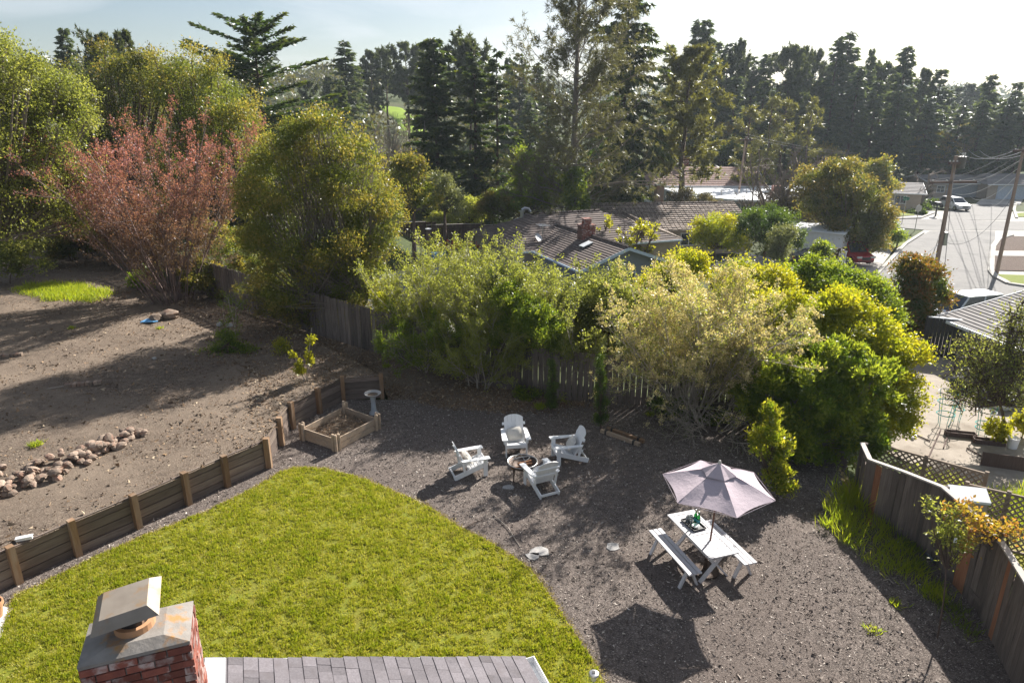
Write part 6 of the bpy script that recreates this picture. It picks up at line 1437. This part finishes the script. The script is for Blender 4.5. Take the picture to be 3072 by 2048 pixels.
for k in range(5):
    a = .5 + rng.uniform(-.35, .35); c = Vector((rng.uniform(-.1, .1), -.12 + k * .06, .37 + (.05 if k % 2 else 0))); e = Vector((math.cos(a), math.sin(a), .05)) * rng.uniform(.14, .2)
    o = MB(); o.tube([c - e, c, c + e], .033, 7, .028); o = o.put('firewood', pmat('firewood', (.33, .16, .08), (.42, .24, .14), scale=9, rough=.9, rnd=.3) if k == 0 else bpy.data.materials['firewood'], None); o.location = fp
    tag(o, 'split log of firewood lying in the fire bowl', 'firewood', 'logs in the fire bowl')

# ---------------------------------------------------------------- picnic table, benches, parasol
A, B_, C_, D_ = at(2000, 1541, .75), at(2083, 1529, .75), at(2219, 1659, .75), at(2129, 1672, .75)
tcn = (A + B_ + C_ + D_) / 4; ax = ((C_ + D_) - (A + B_)).normalized(); tL, tW = ((C_ + D_ - A - B_) / 2).length, ((B_ + C_ - A - D_) / 2).length
tz_ = math.atan2(ax.y, ax.x); M_TABLE = pmat('grey_white_paint', (.50, .485, .50), (.57, .555, .565), scale=5, rough=.6, rnd=.05)
t = thing('picnic_table', 'long pale grey picnic table with crossed legs under the parasol', 'table', (tcn.x, tcn.y, 0), tz_)
bw_ = .085
for y in (-tW / 2 + bw_ / 2, tW / 2 - bw_ / 2):
    mb = MB(); mb.box((0, y, .735), (tL, bw_, .028)); mb.put('border_board', M_TABLE, t)
for x in (-tL / 2 + bw_ / 2, tL / 2 - bw_ / 2, 0):
    mb = MB(); mb.box((x, 0, .735), (bw_, tW - 2 * bw_ - .006, .028)); mb.put('border_board', M_TABLE, t)
iw = tW - 2 * bw_ - .01
for sx in (-1, 1):
    n = 8; x0, x1 = sx * (bw_ / 2 + .004), sx * (tL / 2 - bw_ - .004); w_ = (x1 - x0) / n
    for k in range(n):
        mb = MB(); mb.box((x0 + w_ * (k + .5), 0, .732), (abs(w_) - .013, iw, .02)); mb.put('plank', M_TABLE, t)
for x in (-tL / 2 + .28, tL / 2 - .28):
    for s_ in (-1, 1):
        mb = MB(); mb.beam((x + s_ * .018, s_ * tW * .42, .715), (x + s_ * .018, -s_ * tW * .50, .0), .035, .085, up=(1, 0, 0)); mb.put('leg', M_TABLE, t)
    mb = MB(); mb.box((x, 0, .69), (.07, tW * .8, .05)); mb.put('cross_batten', M_TABLE, t)
mb = MB(); mb.box((0, 0, .36), (tL - .6, .035, .07)); mb.put('stretcher', M_TABLE, t)
def bench(off, sh, label):
    c = tcn + Vector((-ax.y, ax.x, 0)) * off + ax * sh; t = thing('picnic_bench', label, 'bench', (c.x, c.y, 0), tz_, 'benches of the picnic table'); L_ = tL * .98
    for k in range(3):
        mb = MB(); mb.box((0, -.105 + k * .105, .44), (L_, .084, .028)); mb.put('slat', M_TABLE, t)
    for x in (-L_ / 2 + .22, L_ / 2 - .22):
        for s_ in (-1, 1):
            mb = MB(); mb.beam((x, s_ * .02, .42), (x, s_ * .20, 0), .04, .07, up=(1, 0, 0)); mb.put('leg', M_TABLE, t)
        mb = MB(); mb.box((x, 0, .41), (.07, .26, .035)); mb.put('batten', M_TABLE, t)
bench(-.62, .0, 'pale bench on the lawn side of the picnic table'); bench(.62, .06, 'pale bench on the far side half under the parasol shade')
# parasol
pole_p = at(2126, 1622, .75); pc = Vector((pole_p.x, pole_p.y, 0)); topz = 2.33
M_CANVAS = pmat('mauve_grey_canvas', (.42, .355, .385), (.46, .39, .42), scale=3, rough=.9, spec=.1, bmp=.8, bscale=7)
tilt_top = at(2165, 1400, topz + .1) - Vector((0, 0, topz + .1))
t = thing('parasol', 'six sided mauve grey parasol with a vent cap standing through the picnic table', 'parasol', pc)
top = at(2165, 1398, topz + .06); top_l = top - pc
base_l = Vector((0, 0, 0)); dv = (Vector((top_l.x, top_l.y, top_l.z)) - base_l).normalized()
mb = MB(); mb.tube([dv * .02, dv * (topz)], .020, 10); mb.put('pole', pmat('brown_pole', (.12, .05, .035), (.16, .075, .05), rough=.4), t)
mb = MB(); mb.lathe([(.0, 0), (.27, 0), (.27, .05), (.06, .08), (.045, .30), (.0, .30)], n=24); mb.put('base', M_RUST, t, smooth=False)
rimpx = [(1981, 1407), (2105, 1384), (2275, 1432), (2339, 1515), (2209, 1550), (2018, 1491)]
rim = [at(u, v, 1.90) - pc for u, v in rimpx]; cen = sum(rim, Vector()) / 6
# regular hexagon fitted to the six corners
rr = sum((p - cen).length for p in rim) / 6; a0 = math.atan2(rim[4].y - cen.y, rim[4].x - cen.x)
apex = Vector((cen.x, cen.y, topz)); hexa = [Vector((cen.x + rr * math.cos(a0 + k * math.pi / 3), cen.y + rr * math.sin(a0 + k * math.pi / 3), 1.90)) for k in range(6)]
for k in range(6):
    p, q = hexa[k], hexa[(k + 1) % 6]; n = 8; vs, fs = [], []
    for i in range(n + 1):
        f = .20 + .80 * i / n
        for j in range(n + 1):
            g = j / n; e = p * (1 - g) + q * g; e = e + (cen - e) * (.055 * 4 * g * (1 - g) * (i / n) ** 2) * Vector((1, 1, 0)).length / 1.414
            b = apex + (e - apex) * f; b.z -= .05 * math.sin(math.pi * f) * (4 * g * (1 - g)) - .02 * math.sin(math.pi * f) + .006 * math.sin(9 * f + 5 * g + k)
            vs.append(tuple(b))
    for i in range(n):
        for j in range(n): fs.append((i * (n + 1) + j, (i + 1) * (n + 1) + j, (i + 1) * (n + 1) + j + 1, i * (n + 1) + j + 1))
    mb = MB(); mb.add(vs, fs); mb.put('canopy_panel', M_CANVAS, t, smooth=True)
    mb = MB(); mb.beam(p, q, .004, .012); mb.put('hem', M_CANVAS, t)
    mb = MB(); mb.tube([apex - Vector((0, 0, .06)), p - Vector((0, 0, .02))], .012, 5); mb.put('rib', M_DARK, t)
mb = MB(); vs = [tuple(apex + Vector((0, 0, .12)))]
for k in range(6):
    vs.append(tuple(apex + (hexa[k] - apex) * .31 + Vector((0, 0, .035))))
for k in range(6):
    vs.append(tuple(apex + ((hexa[k] + hexa[(k + 1) % 6]) / 2 - apex) * .29 + Vector((0, 0, .015))))
mb.add(vs, [f for k in range(6) for f in ((0, 1 + k, 7 + k), (0, 7 + k, 1 + (k + 1) % 6))]); mb.put('vent_cap', M_CANVAS, t)
mb = MB(); mb.lathe([(.03, .08), (.035, .12), (.02, .17), (0, .18)], apex, 10); mb.put('finial', M_CUSH, t)

# tray with bottles and glasses
tr = at(2080, 1573, .755); t = thing('serving_tray', 'dark rectangular serving tray on the picnic table', 'tray', tr, tz_ + R(4))
mb = MB(); mb.box((0, 0, .006), (.46, .30, .008)); mb.put('tray_base', M_DARK, t)
for c, d in (((.23, 0, .02), (.012, .312, .035)), ((-.23, 0, .02), (.012, .312, .035)), ((0, .15, .02), (.448, .012, .035)), ((0, -.15, .02), (.448, .012, .035))):
    mb = MB(); mb.box(c, d); mb.put('tray_rim', M_DARK, t)
m, nt, b = nodes_of('green_glass'); b.inputs['Base Color'].default_value = (.01, .35, .06, 1); b.inputs['Roughness'].default_value = .06; b.inputs['Transmission Weight'].default_value = .75; M_GGLASS = m
m, nt, b = nodes_of('clear_glass'); b.inputs['Base Color'].default_value = (.85, .9, .92, 1); b.inputs['Roughness'].default_value = .05; b.inputs['Transmission Weight'].default_value = .8; M_CGLASS = m
Mt = Matrix.Translation(tr) @ Matrix.Rotation(tz_ + R(4), 4, 'Z')
for k, (x, y) in enumerate(((-.06, .09), (.03, .10))):
    o = thing('bottle', ('green glass bottle on the tray, the farther one', 'green glass bottle on the tray, the nearer one')[k], 'bottle', Mt @ Vector((x, y, .012)), 0, 'green bottles on the tray')
    mb = MB(); mb.lathe([(0, 0), (.038, 0), (.040, .15), (.018, .22), (.014, .29), (0, .29)], n=14); mb.put('glass_body', M_GGLASS, o, smooth=True)
    mb = MB(); mb.lathe([(.016, .28), (.016, .305), (0, .305)], n=10); mb.put('cap', M_STEEL, o); mb = MB(); mb.lathe([(.0406, .04), (.0406, .11)], n=14); mb.put('paper_label', pmat('teal_label', (.08, .35, .42), rough=.6) if k == 0 else bpy.data.materials['teal_label'], o)
for k, (x, y) in enumerate(((-.16, .05), (-.14, -.06), (-.06, -.02), (-.17, -.01))):
    mb = MB(); mb.lathe([(0, 0), (.030, 0), (.036, .11), (.033, .11), (.027, .01), (0, .01)], n=12); o = mb.put('drinking_glass', M_CGLASS, None, smooth=True); o.location = Mt @ Vector((x, y, .012)); tag(o, 'clear drinking glass standing on the tray', 'glass', 'glasses on the tray')
mb = MB(); mb.lathe([(0, 0), (.05, .005), (.09, .05), (.085, .05), (.045, .015), (0, .012)], n=16); mb.box((0, .0, .045), (.13, .11, .03), Matrix.Rotation(.4, 3, 'Z')); o = mb.put('napkin_bowl', M_WHITE, None); o.location = Mt @ Vector((.11, -.03, .012)); tag(o, 'white bowl of folded napkins at the near end of the tray', 'bowl')

# ---------------------------------------------------------------- raised bed, bird bath, timbers, rocks
Q = [at(912, 1318), at(1010, 1352), at(1131, 1288), at(1034, 1252)]; pcn = sum(Q, Vector()) / 4
t = thing('raised_bed', 'square cedar raised bed with clustered corner stakes beside the retaining wall', 'planter', pcn)
for i in range(4):
    a, b = Q[i] - pcn, Q[(i + 1) % 4] - pcn
    for z in (.10, .285):
        mb = MB(); mb.beam(a + Vector((0, 0, z)), b + Vector((0, 0, z)), .035, .175); mb.put('plank', M_PLANTER, t)
    e0 = (b - a).normalized(); e1 = Vector((-e0.y, e0.x, 0))
    for dx, dy in ((-.055, -.055), (.055, -.055), (-.055, .055)) if i != 3 else ((-.055, -.055), (.055, .055), (-.055, .055)):
        mb = MB(); mb.lathe([(.052, 0), (.052, .50), (.035, .53), (0, .535)], n=6); mb.put('corner_stake', M_PLANTER, t, loc=a + e0 * dx + e1 * dy, rot=(0, 0, rng.uniform(0, 1)))
mb = MB(); mb.slab([(p - pcn) * .95 + Vector((0, 0, .17)) for p in Q], .1); mb.put('soil', M_DIRT, t)
n = 900; P = np.array([tuple((Q[0] - pcn) * a * b + (Q[1] - pcn) * a * (1 - b) + (Q[2] - pcn) * (1 - a) * (1 - b) + (Q[3] - pcn) * (1 - a) * b) for a, b in rng.uniform(.07, .93, (n, 2))]); P[:, 2] = .18 + rng.uniform(0, .08, n)
o = put('dry_stalks', leaf_mesh('dry_stalks', [leafset(P, np.c_[rng.normal(size=(n, 2)), rng.normal(size=n) * .3], .28 * rng.uniform(.3, 1.2, n), .014, rng.uniform(0, 1, n), rng.uniform(-2, 1, n))], M_LITTER), t); o['kind'] = 'stuff'
bb = at(1123, 1268); bb = at(1122, 1240); t = thing('bird_bath', 'concrete bird bath on a slim pedestal beside the raised bed', 'bird bath', bb)
mb = MB(); mb.lathe([(.15, 0), (.14, .05), (.085, .12), (.07, .40), (.085, .56), (.11, .60), (0, .60)], n=16); mb.put('pedestal', pmat('blue_grey_cement', (.36, .38, .40), (.42, .44, .46), rough=.9), t, smooth=True)
mb = MB(); mb.lathe([(.06, .59), (.16, .62), (.26, .69), (.27, .71), (.245, .71), (.15, .655), (0, .645)], n=24); mb.put('basin', M_CEMENT, t, smooth=True)
mb = MB(); mb.lathe([(.165, .665), (0, .664)], n=20); mb.put('dry_debris', M_DIRT, t)
for k, (a, b) in enumerate((((1803, 1297), (1918, 1339)), ((1822, 1290), (1932, 1330)))):
    p, q = at(*a), at(*b); c = (p + q) / 2; t = thing('loose_timber', ('loose weathered timber on the mulch, the nearer of two', 'loose weathered timber on the mulch, the farther of two')[k], 'timber', c, math.atan2((q - p).y, (q - p).x)); L_ = (q - p).length
    mb = MB(); mb.box((0, 0, .07), (L_, .10, .10)); mb.put('beam', M_PLANTER if k == 0 else M_POSTWOOD, t)
    for x in (-L_ * .36, L_ * .36):
        mb = MB(); mb.box((x, 0, .075), (.06, .115, .13)); mb.put('black_strap', M_DARK, t)
def rock(r, seed, flatz=.7):
    g = np.random.default_rng(seed); bmv = []; n1, n2 = 5, 8; vs, fs = [], []
    ax_ = g.normal(size=(6, 3)); ax_ /= np.linalg.norm(ax_, axis=1)[:, None]; of = g.uniform(.62, .95, 6)
    for i in range(n1 + 1):
        for j in range(n2):
            th, ph = math.pi * i / n1, 2 * math.pi * (j + .5 * (i % 2)) / n2; d = np.array([math.sin(th) * math.cos(ph), math.sin(th) * math.sin(ph), math.cos(th)])
            s = min([1.0] + [o_ / max(1e-3, d @ a) for a, o_ in zip(ax_, of) if d @ a > 0]); vs.append(tuple(d * s * np.array(r)))
    for i in range(n1):
        for j in range(n2): fs.append((i * n2 + j, (i + 1) * n2 + j, (i + 1) * n2 + (j + 1) % n2, i * n2 + (j + 1) % n2))
    mb = MB(); mb.add(vs, fs); return mb
rocks = [rock((1, .78, .62), 40 + k).mesh('stone', M_STONE) for k in range(7)]
s0 = onyard(160, 1395); t = thing('stone_border', 'low dry laid border of reddish and grey field stones on the upper yard', 'stone wall', s0)
line = [(-90, 1500), (0, 1462), (60, 1440), (130, 1418), (200, 1392), (260, 1362), (320, 1340), (370, 1318), (428, 1298)]
for k in range(150):
    f = rng.uniform(0, 1) ** .9 * (len(line) - 1); i = min(int(f), len(line) - 2); g = f - i
    u = line[i][0] * (1 - g) + line[i + 1][0] * g; v = line[i][1] * (1 - g) + line[i + 1][1] * g
    wd = 22 * (1 - f / (len(line) - 1)) + 5; lay = rng.uniform(0, 1); p = onyard(u + rng.normal() * 6, v + rng.normal() * wd * .8 + 4); s = rng.uniform(.085, .18)
    put('stone', rocks[k % 7], t, loc=p - s0 + Vector((0, 0, s * .35 + (.13 if lay > .6 else 0))), rot=(rng.normal() * .25, rng.normal() * .25, rng.uniform(0, 6.3)), scale=(s, s, s * .9))
for k, (u, v, s, lab) in enumerate(((510, 955, .42, 'large grey boulder in the shade below the plum tree'), (470, 962, .3, 'smaller boulder left of the large grey one'), (660, 978, .17, 'pale rock left of the tall weed'), (690, 980, .15, 'white rock right of the tall weed'), (463, 1078, .09, 'small white rock alone on the bare upper yard'))):
    p = onyard(u, v); o = put('boulder', rock((1, .8, .66), 80 + k).mesh('boulder', M_CEMENT if k > 1 else M_STONE), None, loc=p + Vector((0, 0, s * .4)), rot=(0, 0, k), scale=(s, s, s)); tag(o, lab, 'rock')
p = onyard(447, 967); mb = MB(); mb.slab([(-.3, -.12, .06), (.25, -.16, .10), (.32, .1, .05), (-.1, .16, .13)], .04); o = mb.put('tarp_scrap', M_COVER, None, loc=p); tag(o, 'scrap of pale blue tarp beside the shaded boulders', 'tarp')
for k, (u, v, lab) in enumerate(((20, 1070, 'short row of old bricks at the left edge of the upper yard'), (255, 1155, 'short row of old bricks set in the bare upper yard'))):
    p = onyard(u, v); t = thing('brick_edging', lab, 'brick edging', p, R(18)); mb = MB(); mb.box((0, 0, 0), (.10, .20, .10)); me = mb.mesh('brick', M_STONE)
    for q in range(9): put('brick', me, t, loc=(-.5 + q * .115, rng.normal() * .015, .05), rot=(0, rng.normal() * .06, rng.normal() * .06))
for k, (a, b, lab) in enumerate((((1480, 1545), (1560, 1642), 'long dry stick on the mulch beside the lawn edge'), ((1380, 1593), (1450, 1560), 'short dark stick on the mulch near the lawn'), ((140, 1168), (215, 1160), 'pale dry stick on the upper yard'), ((2650, 1742), (2680, 1752), 'pale stick on the mulch near the right fence'))):
    p, q = onyard(*a), onyard(*b); m_ = (p + q) / 2 + Vector((.05, .08, .03)); mb = MB(); mb.tube([p + Vector((0, 0, .02)), m_, q + Vector((0, 0, .02))], .014, 5, .007); o = mb.put('stick', W_PALE if k != 1 else W_BROWN); tag(o, lab, 'stick')
for k, (u, v, r_, lab) in enumerate(((1620, 1655, .22, 'flat pale stone slab sunk in the mulch beyond the lawn edge, right one'), (1598, 1668, .16, 'flat pale stone slab sunk in the mulch, against its larger neighbour'), (1838, 1640, .17, 'ribbed pale slab in the mulch left of the bench'), (1525, 1462, .15, 'pale slab in the mulch in front of the fire bowl'))):
    p = at(u, v); g = [(r_ * rng.uniform(.7, 1.2) * math.cos(a), r_ * rng.uniform(.6, 1) * math.sin(a), .022) for a in [2 * math.pi * i / 9 for i in range(9)]]; mb = MB(); mb.slab(g, .05); o = mb.put('flat_stone', M_CEMENT, None, loc=p); tag(o, lab, 'flat stone')
p = onyard(60, 1632); mb = MB(); mb.box((0, 0, .05), (.28, .09, .07)); mb.box((0, 0, .075), (.30, .11, .01)); o = mb.put('white_box', M_WHITE, None, loc=p + Vector((.02, .12, .02)), rot=(0, 0, R(24))); tag(o, 'small white box on the soil behind the retaining wall', 'box')
# drip irrigation stake and pipe near the right fence
p, q = at(2672, 1530), at(2700, 1572); mb = MB(); mb.tube([p + Vector((0, 0, .25)), q + Vector((0, 0, .12)), at(2800, 1690) + Vector((0, 0, .05))], .03, 6); o = mb.put('grey_pipe', pmat('grey_plastic', (.10, .12, .14), rough=.5)); tag(o, 'grey plastic pipe lying along the foot of the right fence', 'pipe')
mb = MB(); mb.box((0, 0, 0), (.05, .012, .09)); o = mb.put('plant_tag', M_WHITE, None, loc=aty(2866, 1620, sb.y + .35)); tag(o, 'white plastic tag hanging on the thin sapling', 'tag')

# white box behind the fence and things in the neighbour's yard
bx = at(2908, 1478, .35); t = thing('white_hutch', 'small hutch with a bright white flat lid behind the right fence', 'hutch', (bx.x, bx.y, NZ), R(-14))
mb = MB(); mb.slab([(-.42, -.2, 1.55), (.42, -.2, 1.55), (.42, .2, 1.72), (-.42, .2, 1.72)], .06); mb.put('lid', M_WHITE, t)
mb = MB(); mb.box((0, 0, 1.1), (.74, .32, .8)); mb.put('cabinet', M_TANW, t)
for sx in (-1, 1):
    for sy in (-1, 1):
        mb = MB(); mb.box((sx * .3, sy * .12, .35), (.06, .06, .72)); mb.put('leg', M_TANW, t)
M_TEAL = pmat('teal_wire', (.04, .42, .40), (.05, .48, .45), rough=.5)
def cage(u, v, h, cols, lab, r=.28):
    p = at(u, v, NZ); t = thing('tomato_cage', lab, 'plant cage', p)
    for k, (f, m_) in enumerate(cols):
        mb = MB(); rr_ = r * (.75 + .35 * f); mb.tube([(rr_ * math.cos(2 * math.pi * q / 18), rr_ * math.sin(2 * math.pi * q / 18), h * f) for q in range(19)], .016, 4); mb.put('ring', m_, t)
    for q in range(4):
        a = q * math.pi / 2 + .4; mb = MB(); mb.tube([(r * .6 * math.cos(a), r * .6 * math.sin(a), 0), (r * 1.1 * math.cos(a), r * 1.1 * math.sin(a), h)], .012, 4); mb.put('upright', cols[0][1], t)
cage(2830, 1275, 1.25, ((.35, M_TEAL), (.7, M_TEAL), (1.0, M_WHITE)), 'teal plant cage with a white top hoop, left of the others', .32)
cage(2945, 1302, 1.15, ((.2, M_TEAL), (.35, M_TEAL), (.75, M_WHITE), (1.0, M_WHITE)), 'teal and white hooped plant cage nearest the white bucket')
cage(2868, 1262, 1.15, ((.4, M_TEAL), (1.0, M_TEAL)), 'slim teal plant cage between the other two', .2)
for k, (a, b, lab) in enumerate((((2716, 1232), (2738, 1318), 'white pipe lying on the concrete yard, left one'), ((2730, 1232), (2746, 1314), 'white pipe lying on the concrete yard, right one'))):
    p, q = at(*a, NZ), at(*b, NZ); mb = MB(); mb.tube([p + Vector((0, 0, .05)), q + Vector((0, 0, .05))], .05, 8); o = mb.put('white_pipe', M_WHITE); tag(o, lab, 'pipe', 'pipes on the concrete yard')
p = at(3035, 1342, NZ); t = thing('bucket', 'white plastic bucket in the shade on the concrete yard', 'bucket', p); mb = MB(); mb.lathe([(0, 0), (.14, 0), (.17, .36), (.155, .36), (.13, .03), (0, .03)], n=16); mb.put('pail', M_WHITE, t); mb = MB(); mb.tube([(.165 * math.cos(a), .165 * math.sin(a) * .3 - .12, .33 - .12 * math.sin(a)) for a in [math.pi * q / 8 for q in range(9)]], .006, 4); mb.put('handle', M_STEEL, t)
for k, (u, v, L_, lab) in enumerate(((2880, 1308, .9, 'dark wooden trough left of the teal and white cage'), (2965, 1330, .9, 'dark wooden trough right of the teal and white cage'))):
    p = at(u, v, NZ); t = thing('planter_trough', lab, 'trough', p, R(-15)); mb = MB()
    for c, d in (((0, .12, .08), (L_, .03, .16)), ((0, -.12, .08), (L_, .03, .16)), ((L_ / 2, 0, .08), (.03, .2, .16)), ((-L_ / 2, 0, .08), (.03, .2, .16))): mb.box(c, d)
    mb.put('side', M_FENCEB, t); mb = MB(); mb.box((0, 0, .06), (L_ - .04, .2, .08)); mb.put('soil', M_DIRT, t)
for k, (u, v, s, m_, lab) in enumerate(((2960, 1205, .4, pmat('purple_bag', (.10, .09, .22), rough=.4), 'dark purple rubbish bag under the sparse tree'), (3005, 1225, .42, M_MEMB, 'white rubbish bag under the sparse tree'), (2985, 1212, .34, M_DARK, 'black rubbish bag between the purple and the white one'), (2870, 1165, .4, M_DARK, 'dark bag beside the driveway in the shade of the right house'))):
    p = at(u, v, NZ); o = put('rubbish_bag', rock((1, .85, .8), 120 + k).mesh('rubbish_bag', m_), None, loc=p + Vector((0, 0, s * .6)), scale=(s, s, s)); o.data.shade_smooth(); tag(o, lab, 'bag')
for k, (a, b, lab) in enumerate((((2822, 1290), (2786, 1372), 'long dark stake lying across the concrete yard'), ((2846, 1300), (2830, 1345), 'short dark stake on the concrete left of the trough'), ((2900, 1345), (2945, 1370), 'dark hose on the concrete behind the lattice'), ((2735, 1300), (2790, 1325), 'thin stake beside the white pipes'))):
    p, q = at(*a, NZ), at(*b, NZ); mb = MB(); mb.tube([p + Vector((0, 0, .03)), q + Vector((0, 0, .03))], .022, 5); o = mb.put('stake', M_FENCEB); tag(o, lab, 'stake')
p = at(2990, 1395, NZ); mb = MB(); mb.slab([(-.5, 0, .0), (.6, -.4, .0), (.6, -.4, .45), (-.5, 0, .45)], .04, (0, 1, 0)); o = mb.put('bed_board', M_FENCEB, None, loc=p); tag(o, 'brown board edging the lush grass behind the lattice', 'board')
blades('lush_grass', 'lush green grass at the right edge behind the lattice', 'grass', [(x, y, NZ) for x, y, z in scatter([(3000, 1390), (3200, 1340), (3300, 1500), (3072, 1470)], 170, lambda x, y: NZ)], 22, .38, .022, LM['weed'], .4, 'stuff', jit=.2)
flat('side_turf', [(2950, 1640), (3072, 1560), (3300, 1700), (3100, 1780)], NZ + .03, pmat('yellow_turf', (.20, .19, .02), (.27, .24, .03), scale=5, rough=.9, world=True))
blades('creeper', 'green creeper leaves on the concrete side of the lattice', 'plants', scatter([(2680, 1360), (2900, 1420), (3050, 1450), (3040, 1430), (2900, 1395), (2700, 1330)], 120, lambda x, y: NZ + rng.uniform(0, .9)), 8, .16, .09, LM['wisp'], .9, 'stuff', jit=.18)
